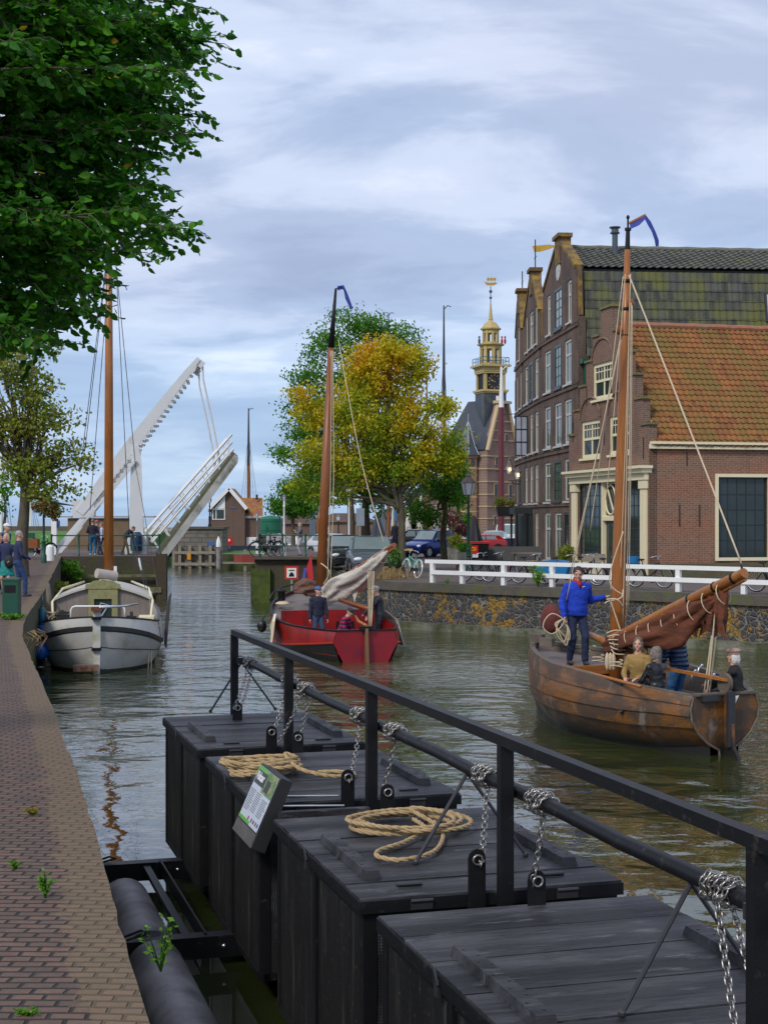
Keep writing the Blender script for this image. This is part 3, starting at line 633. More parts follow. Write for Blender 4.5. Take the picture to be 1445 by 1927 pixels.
panel(.34, Lh * .60, .718, Lh - .001, .0075, mat('sign_photo', (.30, .28, .10), .4, .7, 26, (.05, .16, .02), (.45, .55), 18, bump=0), 'photograph')
panel(.43, Lh * .64, .56, Lh * .86, .010, mat('sign_dark', (.02, .02, .02), .4, bump=0), 'photograph')
panel(.04, Lh * .68, .37, Lh * .93, .011, MATS['sign_dark'], 'title_box')
def text_obj(s, size, o, x, y, z, m, parent, fn, bold=0):
    cu = bpy.data.curves.new('t', 'FONT'); cu.body = s; cu.size = size; cu.offset = bold; cu.extrude = .0008
    ob = bpy.data.objects.new('t', cu); COL.objects.link(ob); dg = bpy.context.evaluated_depsgraph_get(); me = bpy.data.meshes.new_from_object(ob.evaluated_get(dg)); bpy.data.objects.remove(ob)
    for v in me.vertices: v.co = fn(x + v.co.x, y + v.co.y, z + v.co.z)
    me.materials.clear(); me.materials.append(m); r = bpy.data.objects.new(o, me); COL.objects.link(r); r.parent = parent; return r
M_TXW = mat('print_white', (.8, .8, .8), .5, .02, bump=0); M_TXD = mat('print_dark', (.06, .07, .08), .5, .02, bump=0)
text_obj('Viskaar', .095, 'title', .055, Lh * .76, .012, M_TXW, t, SB, .002)
b = MB(); rt = random.Random(3)
def dash(x0, x1, y, h=.006, z=.006): b.add([SB(x0, y, z), SB(x1, y, z), SB(x1, y + h, z), SB(x0, y + h, z)], [(0, 1, 2, 3)])
for c, (x0, x1) in enumerate(((.03, .23), (.26, .46), (.49, .69))):
    for k in range(12 if c else 11):
        y = Lh * .60 - .02 - k * .0165 - (.02 if c == 2 else 0)
        if y > .09 - (.03 if c == 0 else 0): dash(x0, x1 - rt.uniform(0, .05), y)
b.build('body_text', M_TXD, t)
for k, (x, m_) in enumerate(((.30, M_REDP), (.42, M_TXD), (.50, M_TXD), (.58, M_REDP), (.65, M_BLUEF))):
    b = MB(); dash(x, x + .035, .03, .03, .0065); b.build('logo', m_, t)
b = MB()
for v in (11.26, 11.33): pass
b.bar(UV(2.46, 11.36, -.12) - t.location, UV(3.2, 11.36, -.12) - t.location, .07, .16); b.build('support_beam', M_TAR, t)
for v, z in ((11.40, .0), (11.58, .045)):
    b = MB(); b.tube([UV(2.44, v, z) - t.location, UV(3.0, v - .03, z - .02) - t.location], .008, 6); b.build('steel_rod', M_STEEL, t)
# pontoon
t = thing('pontoon', 'black steel pontoon frame with round float tubes by the quay', 'pontoon', UV(1.7, 12, 0)); t.rotation_euler.z = EA
for v, u0 in ((3.95, -.55), (1.0, -.58), (-1.75, -.5), (-5, -.4)):
    b = MB(); b.box((1.15 + u0 / 2 + .55, v, -1.42), (3.0 - u0 * .6, .16, .02)); b.box((1.15 + u0 / 2 + .55, v - .07, -1.51), (3.0 - u0 * .6, .014, .18)); b.build('cross_beam', M_BLACKW, t)
    b = MB(); b.tube([(u0 + .15, v + .02, -1.38), (u0 - .02, v - .04, -1.34), (u0 - .08, v + .02, -1.36)], .02, 6); b.tube([(u0 + .3, v, -1.39), (u0 + .5, v + .1, -1.36), (u0 + .56, v + .04, -1.37), (u0 + .36, v - .06, -1.39)], .012, 5); b.build('mooring_eye', M_BLACKW, t)
    for du in (.25, 1.2):
        b = MB(); b.sph((u0 + du, v - .082, -1.50), .018, 8); b.build('bolt', M_STEEL, t)
for a_, c_ in ((1.12, 3.1), (-7, .8)):
    b = MB(); L_ = [(0, a_), (0, c_)]
    b.tube([(0, a_, -1.62), (0, c_, -1.62)], .25, 24); b.build('float_tube', mat('float_grey', (.26, .235, .24), .55, .3, 3, (.09, .085, .09), (.45, .65), 1.5, bump=.2, bs=20), t, 40)
for u in (.32, .47):
    b = MB(); b.bar((u, .98, -1.46), (u, 3.9, -1.46), .07 if u < .4 else .02, .05 if u < .4 else .14); b.build('side_rail', M_BLACKW, t)
b = MB(); b.bar((-.28, .98, -1.46), (-.28, 3.9, -1.46), .05, .05); b.build('side_rail', M_BLACKW, t)
# ================================================================ BUILDINGS
def facade(name, parent, outline, openings, m, th=.32, inn=-1, rz=0, loc=(0, 0, 0)):
    """wall in the local x-z plane with real openings; inn = side the building lies on"""
    b = MB(); outer = [V((s, 0, z)) for s, z in outline]; rings = [outer]
    for s0, s1, z0, z1 in openings: rings.append([V((s0, 0, z0)), V((s0, 0, z1)), V((s1, 0, z1)), V((s1, 0, z0))])
    tris = tessellate_polygon(rings); vs = [p for r in rings for p in r]
    b.add(vs, [tuple(t) for t in tris])
    o = V((0, inn * th, 0))
    for ri, r in enumerate(rings):
        for i in range(len(r)):
            p, q = r[i], r[(i + 1) % len(r)]; b.add([p, q, q + o, p + o], [(0, 1, 2, 3)])
    ob = b.build(name, m, parent, loc=loc, rz=rz); return ob
def window(parent, s0, s1, z0, z1, m, nx=1, nz=2, inn=-1, rec=.10, fw=.09, sill=True, trans=None, glassm=None, bar=.035, proud=0.0, name='window'):
    b = MB(); y = inn * rec
    b.box2((s0 - proud, y - .04, z0 - proud), (s0 + fw, y + .045, z1 + proud)); b.box2((s1 - fw, y - .04, z0 - proud), (s1 + proud, y + .045, z1 + proud))
    b.box2((s0 + fw, y - .04, z0 - proud), (s1 - fw, y + .044, z0 + fw)); b.box2((s0 + fw, y - .04, z1 - fw), (s1 - fw, y + .044, z1 + proud))
    a0, a1, c0, c1 = s0 + fw, s1 - fw, z0 + fw, z1 - fw
    for i in range(1, nx): x = a0 + (a1 - a0) * i / nx; b.box2((x - bar / 2, y - .02, c0), (x + bar / 2, y + .02, c1))
    for i in range(1, nz): z = c0 + (c1 - c0) * i / nz; b.box2((a0, y - .021, z - bar / 2), (a1, y + .021, z + bar / 2))
    if trans: z = c0 + (c1 - c0) * trans; b.box2((a0, y - .035, z - .05), (a1, y + .036, z + .05))
    w = b.build(name, m, parent)
    g = MB(); g.box2((s0 + .02, y - .006, z0 + .02), (s1 - .02, y + .006, z1 - .02)); g.build('pane', glassm or M_GLASS, w)
    k = MB(); k.box2((s0, y + inn * .5, z0), (s1, y + inn * .45, z1)); k.build('room_dark_sheet', mat('room_dark', (.012, .011, .01), .9, .3, 1), w)  # dark sheet behind the pane stands in for the unlit room
    if sill: q = MB(); q.box2((s0 - .06, inn * .02, z0 - .09), (s1 + .06, -inn * .09, z0 - .003)); q.build('sill', m, w)
    return w
def tilemat(name, cols, tw, th, moss=None, mossamt=(.45, .6)):
    m = NT(name); x, y, z = m.sepx(); fx = m.math('FLOOR', m.math('DIVIDE', x, tw)); fy = m.math('FLOOR', m.math('DIVIDE', y, th))
    wn_ = m.n('ShaderNodeTexWhiteNoise', noise_dimensions='2D'); m.L(m.comb(fx, fy), wn_.inputs['Vector'])
    col = m.ramp(m.math('ADD', m.math('MULTIPLY', wn_.outputs['Value'], .6), m.math('MULTIPLY', m.noise(.5, 5), .4)), [(i / (len(cols) - 1), c) for i, c in enumerate(cols)])
    if moss: col = m.mix(m.ramp(m.math('ADD', m.noise(.7, 6, m.map(sc=(1, .6, 1)), .7), m.math('MULTIPLY', wn_.outputs['Value'], .12)), [(mossamt[0], 0.), (mossamt[1], .9)]), col, moss)
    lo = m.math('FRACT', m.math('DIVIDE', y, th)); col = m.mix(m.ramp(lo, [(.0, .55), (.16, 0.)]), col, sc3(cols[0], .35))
    m.col(m.mix(m.ramp(m.noise(14, 4), [(.5, 0.), (.8, .5)]), col, sc3(cols[-1], 1.3))); m.rough(.85); m.bump(m.noise(30, 3), .4, .006); MATS[name] = m.m; return m.m
def pantiles(name, parent, O, X, U, L, H, tw, th, m, amp=.035, step=.04, seed=1):
    r = random.Random(seed); X = V(X).normalized(); U = V(U).normalized(); Z = X.cross(U).normalized()
    nx = int(L / tw); ny = int(H / th); prof = [(0, 0), (.22, 1.0), (.45, .75), (.62, -.35), (.85, -.35)]
    xs = [(i + a) * tw for i in range(nx) for a, _ in prof] + [nx * tw]; zs = [amp * q for i in range(nx) for _, q in prof] + [0]
    n = len(xs); b = MB(); vs = []; fs = []
    sag = [r.uniform(-.012, .012) for _ in range(nx + 1)]
    for j in range(ny):
        jit = r.uniform(-.015, .015)
        for e, (yy, zz) in enumerate(((j * th - .03, step), (j * th + th, 0.0))):
            for i in range(n): vs.append(V((xs[i], yy + (sag[i // 5] + jit if e == 0 else 0), zs[i] + zz)))
        base = j * 2 * n; fs += [(base + i, base + i + 1, base + n + i + 1, base + n + i) for i in range(n - 1)]
        base2 = len(vs)
    b.add(vs, fs)
    # lower lip faces give each row a dark edge
    v2 = []; f2 = []
    for j in range(ny):
        for i in range(n): v2.append(V((xs[i], j * th - .03 + (vs[j * 2 * n + i].y - (j * th - .03)), zs[i] + step)))
        for i in range(n): v2.append(V((xs[i], v2[-n].y + .004, zs[i] + step - .035)))
        k = j * 2 * n; f2 += [(k + i, k + n + i, k + n + i + 1, k + i + 1) for i in range(n - 1)]
    b.add(v2, f2)
    me = bpy.data.meshes.new(name); me.from_pydata([tuple(v) for v in b.v], [], b.f); me.materials.append(m)
    o = bpy.data.objects.new(name, me); COL.objects.link(o); o.parent = parent
    Mx = Matrix((X, U, Z)).transposed().to_4x4(); Mx.translation = V(O); o.matrix_local = Mx
    # put the object normal up; close the roof with boards under the tiles
    return o
def frame_dir(d): d = V((d[0], d[1], 0)).normalized(); return math.atan2(d.y, d.x)

# ---- stepped gable house
M_BRA = brick('rose_brick', (.20, .10, .062), (.105, .055, .038), (.23, .19, .15), (.05, .035, .03), (.52, .78), .24, .078, .011)
M_BRA2 = brick('rose_brick_side', (.26, .11, .058), (.13, .057, .036), (.26, .20, .15), (.07, .045, .035), (.56, .8), .24, .078, .011)
A = thing('corner_house', 'stepped gable brick house with orange pantile roof and cream shopfront', 'house', (9.75, 54.8, -.05), frame_dir((-.23, .973)))
st = [(0, 0), (0, 5.75), (.62, 5.75), (.62, 6.75), (1.3, 6.75), (1.3, 7.7), (2.0, 7.7), (2.0, 8.65), (2.75, 8.65), (2.75, 9.6), (3.62, 9.6), (3.62, 10.6)]
outl = st + [(8.4 - s, z) for s, z in reversed(st)]
opsA = [(1.9, 3.9, 4.78, 6.28), (4.9, 6.95, 4.75, 6.27), (3.55, 5.65, 7.05, 8.5), (.75, 7.35, .05, 3.98)]
facade('front_wall', A, outl, opsA, M_BRA)
for i, (a, b_, c, d) in enumerate(opsA[:3]):
    w = window(A, a, b_, c, d, M_CREAM, 2, 1, trans=.52, fw=.15, bar=.13, proud=.07)
    q = MB(); 
    for j in range(2):
        x0 = a + .15 + j * (b_ - a - .3) / 2
        for k in (1, 2): x = x0 + k * (b_ - a - .3) / 6; q.box2((x - .015, -.12, c + (d - c) * .55), (x + .015, -.08, d - .15))
        q.box2((x0, -.12, c + (d - c) * .76), (x0 + (b_ - a - .3) / 2, -.08, c + (d - c) * .79))
    q.build('glazing_bars', M_CREAM, w)
    q = MB(); cx_ = (a + b_) / 2; rr_ = (b_ - a) / 2 + .1
    q.tube([(cx_ + rr_ * math.cos(R(t_)), .02, d + .1 + rr_ * .75 * math.sin(R(t_))) for t_ in range(0, 181, 15)], .045, 5); q.build('relieving_arch', M_BRA, A)
M_LC = mat('lichen_coping', (.14, .12, .06), .9, .4, 5, (.2, .17, .04), (.5, .6), 3)
for s, z in [(p[0], p[1]) for p in st[1:-1:2]]:
    for ss in (s + .33, 8.4 - s - .33): b = MB(); b.box2((ss - .42, -.36, z), (ss + .40, .06, z + .09)); b.build('step_coping', M_LC, A)
b = MB(); b.box2((3.55, -.36, 10.6), (4.85, .06, 10.7)); b.build('step_coping', M_LC, A)
for s, z in ((.5, 4.9), (4.4, 5.6), (7.9, 5.9), (3.0, 7.2), (6.3, 7.3)): b = MB(); b.box((s, .015, z), (.04, .03, .8)); b.build('wall_anchor', M_DKMET, A)
# shopfront
b = MB(); b.box2((-.02, -.1, 3.98), (8.1, .30, 4.14)); b.box2((.05, -.1, 3.72), (8.0, .16, 3.98)); b.box2((-.12, -.1, 4.14), (8.2, .42, 4.24)); b.build('shop_cornice', M_CREAM, A)
for s in (.08, 7.32):
    b = MB(); b.box2((s, -.1, 0), (s + .68, .10, .5)); b.box2((s + .06, -.1, .5), (s + .62, .07, 3.4)); b.box2((s + .01, -.1, 3.4), (s + .67, .12, 3.72)); b.box2((s + .14, .06, .7), (s + .54, .085, 3.2)); b.build('pilaster', M_CREAM, A)
M_WFR = mat('dark_green_frame', (.02, .03, .028), .4)
for a, b_ in ((.80, 2.95), (4.65, 7.3)):
    w = window(A, a, b_, .55, 3.7, M_WFR, 5, 7, rec=.12, fw=.06, sill=False)
    q = MB(); q.box2((a, -.2, 0), (b_, .02, .55)); q.build('stall_riser', M_CREAM, w)
for s in (2.98, 4.5):
    b = MB(); b.box2((s, -.2, 0), (s + .16, .03, 3.72)); b.build('door_post', M_CREAM, A)
w = window(A, 3.16, 4.48, 2.35, 3.7, M_CREAM, 1, 1, rec=.1, fw=.05, sill=False)
q = MB(); q.tube([(3.82 + .5 * math.cos(a), -.03, 3.02 + .58 * math.sin(a)) for a in [2 * math.pi * i / 20 for i in range(20)]], .035, 6, closed=True); q.bar((3.55, -.03, 2.6), (4.1, -.03, 3.42), .05, .05); q.build('oval_tracery', M_CREAM, w)
q = MB(); q.box2((3.14, -.18, 2.2), (4.5, .03, 2.36)); q.build('door_lintel', M_CREAM, A)
q = MB(); q.box2((3.16, -.2, .03), (4.48, -.12, 2.2)); d_ = q.build('shop_door', M_WFR, A)
q = MB(); q.box2((3.3, -.11, 1.0), (4.34, -.1, 2.08)); q.build('door_pane', M_GLASS, d_)
# side wall along the quay
opsS = [(2.75, 4.76, .83, 3.83), (10.2, 12.2, .83, 3.83)]
facade('side_wall', A, [(0.002, 0), (0.002, 5.0), (18, 5.0), (18, 0)], opsS, M_BRA2, rz=R(-90), inn=1)
for a, b_, c, d in opsS:
    w = window(A, a, b_, c, d, M_WFR, 5, 5, inn=1, rec=.12, fw=.07, sill=False); w.rotation_euler.z = R(-90)
    q = MB(); 
    for (x0, x1, z0, z1) in ((a - .12, a, c - .12, d + .12), (b_, b_ + .12, c - .12, d + .12), (a, b_, c - .12, c), (a, b_, d, d + .12)): q.box2((x0, -.06, z0), (x1, .10, z1))
    o = q.build('outer_frame', M_CREAM, w)
b = MB(); b.box2((.0, -.16, 4.86), (18, .02, 5.03)); b.box2((0, -.24, 5.03), (18, -.06, 5.12)); o = b.build('gutter', M_CREAM, A, rz=R(-90))
b = MB(); b.box2((0, -.03, 0), (18, .01, .62)); b.build('mossy_plinth', mat('plinth_moss', (.10, .10, .05), .95, .4, 3, (.12, .08, .05), (.5, .6), 2, bump=.6, bs=12), A, rz=R(-90))
for x, z, h in ((1.2, 2.4, .8), (2.0, 2.4, .8), (6.6, 2.4, .8), (1.5, 4.5, .5), (5.5, 4.5, .5)): b = MB(); b.box((x, -.015, z), (.035, .03, h)); b.build('wall_anchor', M_DKMET, A, rz=R(-90))
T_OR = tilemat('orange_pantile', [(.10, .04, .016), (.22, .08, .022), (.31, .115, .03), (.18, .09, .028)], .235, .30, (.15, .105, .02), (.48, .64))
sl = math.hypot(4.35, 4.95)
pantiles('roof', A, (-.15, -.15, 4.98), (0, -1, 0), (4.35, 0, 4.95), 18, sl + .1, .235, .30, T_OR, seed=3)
b = MB(); b.prism([(-.1, -.2, 4.90), (4.2, -.2, 9.82), (8.5, -.2, 4.90)], (0, -17.6, 0)); b.prism([(8.42, -.2, 4.9), (4.25, -.2, 9.9), (4.25, -.2, 9.98), (8.7, -.2, 4.9)], (0, -17.6, 0)); b.build('roof_underlay', mat('roof_brown', (.12, .05, .03), .9), A)
b = MB(); b.tube([(4.2, -.15 - k * .4, 9.98 + .012 * math.sin(k * 2.3)) for k in range(45)], .13, 8); b.build('ridge_tiles', mat('ridge_orange', (.33, .13, .07), .9, .4, 6, (.2, .18, .12), (.5, .65), 4), A)
b = MB(); b.box2((.5, -18, 0), (8.3, -.33, 4.95)); b.build('house_core', M_BRA, A)
# lead flashing
b = MB(); b.prism([(.35, -.34, 5.6), (1.35, -.34, 6.75), (1.35, -.34, 6.4), (.65, -.34, 5.3)], (0, -.03, 0)); b.build('flashing', mat('lead', (.35, .37, .40), .5, .2), A)

# ---- big mansard gable and its neighbours
M_BRB = brick('dark_brick', (.14, .078, .052), (.075, .046, .036), (.14, .115, .09), (.03, .023, .02), (.45, .66), .24, .085, .013)
M_LICH = mat('orange_lichen_brick', (.24, .15, .025), .95, .4, 5, (.11, .07, .045), (.42, .56), 2.5, bump=.5, bs=10, bd=.03)
M_WPALE = mat('grey_white_frame', (.50, .50, .47), .5, .08, 3)
M_GL2 = glass('green_glass', (.05, .075, .05), .08, .9)
def warehouse(label, P, d, Wd, gab, cols, gcols, rows, apex, chim, roofm, roofL, seed):
    H = thing('gabled_warehouse', label, 'house', (P[0], P[1], 0), frame_dir(d)); rn = random.Random(seed)
    ops = [(a, b_, c, e) for (c, e) in rows[:-1] for a, b_ in cols] + [(a, b_, rows[-1][0], rows[-1][1]) for a, b_ in gcols]
    facade('front_wall', H, [(0, 0)] + gab + [(Wd, 0)], ops, M_BRB)
    for i, (a, b_, c, e) in enumerate(ops):
        dark = rn.random() < .14
        window(H, a, b_, c, e, M_WFR if dark else M_WPALE, 2, 4 if dark else 1, trans=None if dark else .68, rec=.09 if not dark else .03, fw=.12, bar=.05, glassm=M_GL2 if rn.random() < .6 else M_GLASS)
    b = MB()
    for z in (2.78, 5.15, 7.80, 10.40): b.box2((.0, -.05, z), (Wd, .055, z + .13)); b.box2((0, -.05, z + .17), (Wd, .03, z + .26))
    b.build('string_course', M_BRB, H)
    b = MB(); G_ = gab[1:-1]
    for (p, q) in zip(G_, G_[1:]):
        if abs(p[0] - q[0]) < .05 or abs(p[1] - q[1]) < .2: continue
        b.bar((p[0], -.15, p[1] + .04), (q[0], -.15, q[1] + .04), .42, .16)
    b.build('gable_coping', M_LICH, H)
    b = MB(); b.box2((apex[0] - chim / 2, -.45, apex[1] - .7), (apex[0] + chim / 2, .06, apex[1] + .45)); b.box2((apex[0] - chim / 2 - .12, -.5, apex[1] + .45), (apex[0] + chim / 2 + .12, .16, apex[1] + .62)); b.build('gable_pier', M_LICH, H)
    b = MB(); b.box2((0, -.33, 0), (.02 + .3, -roofL, gab[0][1] - 1.6)); b.box2((Wd - .3, -.33, 0), (Wd, -roofL, gab[0][1] - 1.6)); b.build('side_wall', M_BRB, H)
    if seed > 1:
        zz = gab[0][1]; b = MB(); b.prism([(.1, -.35, zz - 1.7), (.7, -.35, zz + .6), (apex[0], -.35, apex[1] - .35), (Wd - .7, -.35, zz + .6), (Wd - .1, -.35, zz - 1.7)], (0, -roofL, 0)); b.build('roof', roofm, H)
    return H
rows = [(.3, 2.5), (3.0, 4.85), (5.5, 7.45), (8.1, 10.05), (10.75, 12.6)]
gabB = [(0, 10.8), (.30, 10.8), (.55, 12.95), (3.48, 14.5), (4.58, 14.5), (7.5, 12.95), (7.76, 10.8), (8.06, 10.8)]
B = warehouse('tall dark brick warehouse with lichen covered gable and long mossy tiled roof', (8.2, 62.9), (-.09, .996), 8.06, gabB, [(1.35, 2.75), (3.4, 4.9), (5.8, 7.2)], [(1.35, 2.15), (3.2, 4.9), (5.8, 6.6)], rows, (4.03, 14.35), 1.1, None, 19, 1)
b = MB(); b.lathe([(.42, 0), (.42, .06)], (0, 0, 0), 16); 
for k in range(6): b.bar((0, 0, .03), (.40 * math.cos(R(60 * k)), .40 * math.sin(R(60 * k)), .03), .05, .08)
o = b.build('round_window', M_WPALE, B, loc=(4.03, .03, 13.35)); o.rotation_euler = (R(90), 0, 0)
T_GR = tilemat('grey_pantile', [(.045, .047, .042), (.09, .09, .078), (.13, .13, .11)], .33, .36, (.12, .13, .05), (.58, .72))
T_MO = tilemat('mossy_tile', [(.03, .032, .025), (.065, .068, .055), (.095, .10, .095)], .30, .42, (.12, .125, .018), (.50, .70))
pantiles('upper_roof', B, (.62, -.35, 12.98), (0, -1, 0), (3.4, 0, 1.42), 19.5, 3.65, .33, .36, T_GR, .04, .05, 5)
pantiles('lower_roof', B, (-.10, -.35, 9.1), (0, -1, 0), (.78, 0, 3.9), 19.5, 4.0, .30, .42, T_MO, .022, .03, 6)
b = MB(); b.prism([(.05, -.36, 9.0), (.78, -.36, 12.92), (4.03, -.36, 14.28), (7.3, -.36, 12.9), (8.0, -.36, 9.0)], (0, -19, 0)); b.build('roof_underlay', mat('roof_dark', (.05, .05, .04), .9), B)
b = MB(); b.tube([(4.03, -.3 - k * .4, 14.42 + .015 * math.sin(k * 1.9)) for k in range(48)], .12, 8); b.build('ridge_tiles', mat('ridge_grey', (.14, .14, .11), .9, .4, 5), B)
b = MB(); b.tube([(3.1, -2.35, 13.8), (3.1, -2.35, 14.95)], .13, 12); b.lathe([(.20, 0), (.22, .04), (.16, .1), (.16, .22), (.25, .26), (.25, .30)], (3.1, -2.35, 14.9), 14); b.build('flue_pipe', mat('flue_blue_grey', (.06, .085, .10), .4), B, 40)
b = MB(); b.box((.30, -8.95, 11.3), (.12, 1.5, 1.3), M=Matrix.Rotation(R(11), 4, 'Y')); sk = b.build('skylight', M_DKMET, B)
b = MB(); b.box((.225, -8.95, 11.32), (.04, 1.3, 1.1), M=Matrix.Rotation(R(11), 4, 'Y')); b.build('pane', mat('sky_reflection_pane', (.5, .45, .6), .1, .05), sk)  # pinkish sky reflection painted into the pane colour
b = MB(); b.box2((-.5, -.55, 8.75), (.05, -.05, 8.95)); b.box2((-.42, -.45, 7.3), (.02, -.2, 8.75)); b.build('hoist_box', M_GREEN, B)
gabC = [(0, 9.9), (.3, 9.9), (.55, 12.2), (2.95, 14.2), (4.05, 14.2), (6.5, 12.2), (6.75, 9.9), (7.07, 9.9)]
T_C = mat('orange_roof_tiles', (.26, .10, .05), .9, .4, 8, (.30, .18, .03), (.5, .6), 3, bump=.8, bs=12, bd=.05)
C = warehouse('middle brown warehouse with a golden weather vane on its gable', (7.47, 71.0), (-.03, 1), 7.07, gabC, [(.9, 2.1), (2.9, 4.1), (4.9, 6.1)], [(1.3, 2.0), (2.8, 4.2), (5.0, 5.7)], rows, (3.5, 14.1), .9, T_C, 14, 2)
b = MB(); b.tube([(3.5, -.2, 14.6), (3.5, -.2, 16.2)], .03, 6); b.bar((3.1, -.2, 15.3), (3.9, -.2, 15.3), .03, .03); b.build('vane_rod', M_DKMET, C)
b = MB(); b.prism([(0, 0, 0), (.1, 0, .3), (-.75, 0, .35), (-1.15, 0, .28), (-.75, 0, .12), (-.3, 0, 0)], (0, .03, 0)); b.build('vane', mat('gilding', (.55, .33, .05), .35, .2, 8, metal=.6), C, loc=(3.9, -.2, 15.65)).rotation_euler = (0, 0, R(80))
gabD = [(0, 9.9), (.3, 9.9), (.5, 12.2), (1.9, 14.0), (2.9, 14.0), (4.3, 12.2), (4.6, 9.9), (4.9, 9.9)]
D = warehouse('farthest narrow brown warehouse at the left end of the row', (7.26, 78.1), (.005, 1), 4.9, gabD, [(.8, 1.7), (2.9, 3.8)], [(1.9, 2.9)], rows, (2.4, 14.0), .8, T_C, 12, 4)
b = MB(); b.tube([(2.4, -.2, 14.5), (2.4, -.2, 15.6)], .03, 6); b.bar((1.9, -.2, 15.0), (2.9, -.2, 15.0), .03, .03); b.build('vane_rod', M_DKMET, D)
# open casement on the left end
b = MB(); fr = [(7.24, 76.4), (6.75, 76.0)]
b.bar((0, 0, 0), (0, 0, 2.0), .06, .06); b.bar((-.62, -.15, 0), (-.62, -.15, 2.0), .06, .06)
for z in (0, .68, 1.33, 2.0): b.bar((0, 0, z), (-.62, -.15, z), .05, .05)
b.bar((-.31, -.075, 0), (-.31, -.075, 2.0), .04, .04)
o = b.build('casement', M_WFR, C); o.parent = C; o.location = (5.0, .02, 5.45); o.rotation_euler.z = R(-90)
g = MB(); g.bar((0, 0, 1), (-.62, -.15, 1), .01, 1.95, up=V((0, 0, 1))); g.build('pane', glass('pale_glass', (.25, .27, .32), .15), o)

# ---- cafe terrace shelter in front of the warehouses
t = thing('cafe_shelter', 'black framed glass cafe shelter with dark awning at the warehouses', 'shelter', W(972, 1050, 74).xy.to_3d() + V((0, 0, .1)))
b = MB(); b.box2((-.1, 0, 2.35), (2.0, 3.2, 2.68)); b.build('awning', mat('awning_black', (.012, .02, .02), .6), t)
for x, y in ((0, 0), (.5, 0), (.95, 0), (1.4, 0), (1.85, 0), (0, 3)):
    b = MB(); b.box2((x - .04, y - .04, 0), (x + .04, y + .04, 2.4)); b.build('post', M_BLACKW, t)
b = MB(); b.box2((0, .01, .6), (1.8, .03, 2.3)); b.build('glass_wall', M_GLASS, t)
b = MB(); b.box2((-2.1, -3.2, 0), (2.6, -3.1, .8)); b.build('screen_wall', mat('slate_screen', (.09, .09, .09), .8, .2, 3), t)

# ---- harbour tower
M_BRT = brick('tower_brick', (.26, .15, .11), (.19, .105, .08), (.25, .2, .16), (.12, .08, .065), (.5, .7), .5, .16, .02)
M_SAND = mat('sandstone', (.50, .38, .22), .8, .15, 1)
M_SLATE = mat('slate', (.04, .05, .065), .45, .35, 3, (.08, .085, .06), (.5, .65), .7, bump=.5, bs=8, bd=.05)
M_OCHRE = mat('ochre_paint', (.46, .35, .13), .6, .1, 1)
T = thing('harbour_tower', 'old brick harbour tower with slate roof, cream clock turret and golden ship vane', 'tower', (12.8, 185, .4))
c45 = R(45); rgt = V((math.cos(c45), math.sin(c45), 0)); lft = V((-math.cos(c45), math.sin(c45), 0)); Z = V((0, 0, 1))
LR, LL = 5.9, 7.4; K = V((0, 0, 0)); Pz = 10.4
b = MB(); b.loft([[K + Z * z, K + rgt * LR + Z * z, K + rgt * LR + lft * LL + Z * z, K + lft * LL + Z * z] for z in (0, Pz)]); b.prism([K + Z * Pz, K + rgt * LR + Z * Pz, K + rgt * (LR / 2 + .9) + Z * 16.2, K + rgt * (LR / 2 - .9) + Z * 16.2], lft * .6); b.build('body', M_BRT, T)
b = MB(); r0 = K + rgt * LR / 2 + lft * .4 + Z * 16.8; r1 = K + rgt * LR / 2 + lft * (LL - 1.6) + Z * 16.8; e = .25
b.add([K - rgt * e + lft * .3 + Z * Pz, K + rgt * (LR + e) + lft * .3 + Z * Pz, K + rgt * (LR + e) + lft * (LL + e) + Z * Pz, K - rgt * e + lft * (LL + e) + Z * Pz, r0, r1], [(0, 3, 5, 4), (1, 4, 5, 2), (2, 5, 3), (0, 4, 1), (0, 1, 2, 3)]); b.build('slate_roof', M_SLATE, T)
b = MB(); b.bar(K + Z * (Pz - .1) - lft * .05, K + rgt * (LR / 2 - .9) + Z * 16.2 - lft * .05, .5, .25); b.bar(K + rgt * LR + Z * (Pz - .1) - lft * .05, K + rgt * (LR / 2 + .9) + Z * 16.2 - lft * .05, .5, .25); b.box(K + rgt * LR / 2 + Z * 16.4, (2.6, .9, .35), c45); b.build('gable_coping', M_SAND, T)
b = MB()
for z in (1.8, 3.3, 4.8, 6.4, 8.0, 9.6): b.bar(K + Z * z - lft * .04 - rgt * .05, K + rgt * LR + Z * z - lft * .04, .1, .14); b.bar(K + Z * z - rgt * .04, K + lft * LL + Z * z - rgt * .04, .1, .14)
for z, w_ in ((11.6, 4.7), (12.8, 3.9), (14, 3.1)): b.bar(K + rgt * (LR - w_) / 2 + Z * z - lft * .04, K + rgt * (LR + w_) / 2 + Z * z - lft * .04, .1, .12)
b.build('stone_band', M_SAND, T)
for (u, z, h, w_) in ((1.6, 5.3, 1.6, .5), (2.9, 5.3, 1.6, .5), (4.4, 5.3, 1.6, .5), (1.7, 9.0, .8, .35), (3.0, 9.0, .8, .35), (4.3, 9.0, .8, .35), (2.2, 12.0, .8, .4), (3.6, 12.0, .8, .4), (1.4, 1.6, 1.0, .3), (2.9, 14.2, .7, .35)):
    b = MB(); b.box(K + rgt * u + Z * z - lft * .03, (w_ + .15, .1, h + .15), c45); w = b.build('window', M_SAND, T); b = MB(); b.box(K + rgt * u + Z * z - lft * .10, (w_, .05, h), c45); b.build('pane', M_GLASS, w)
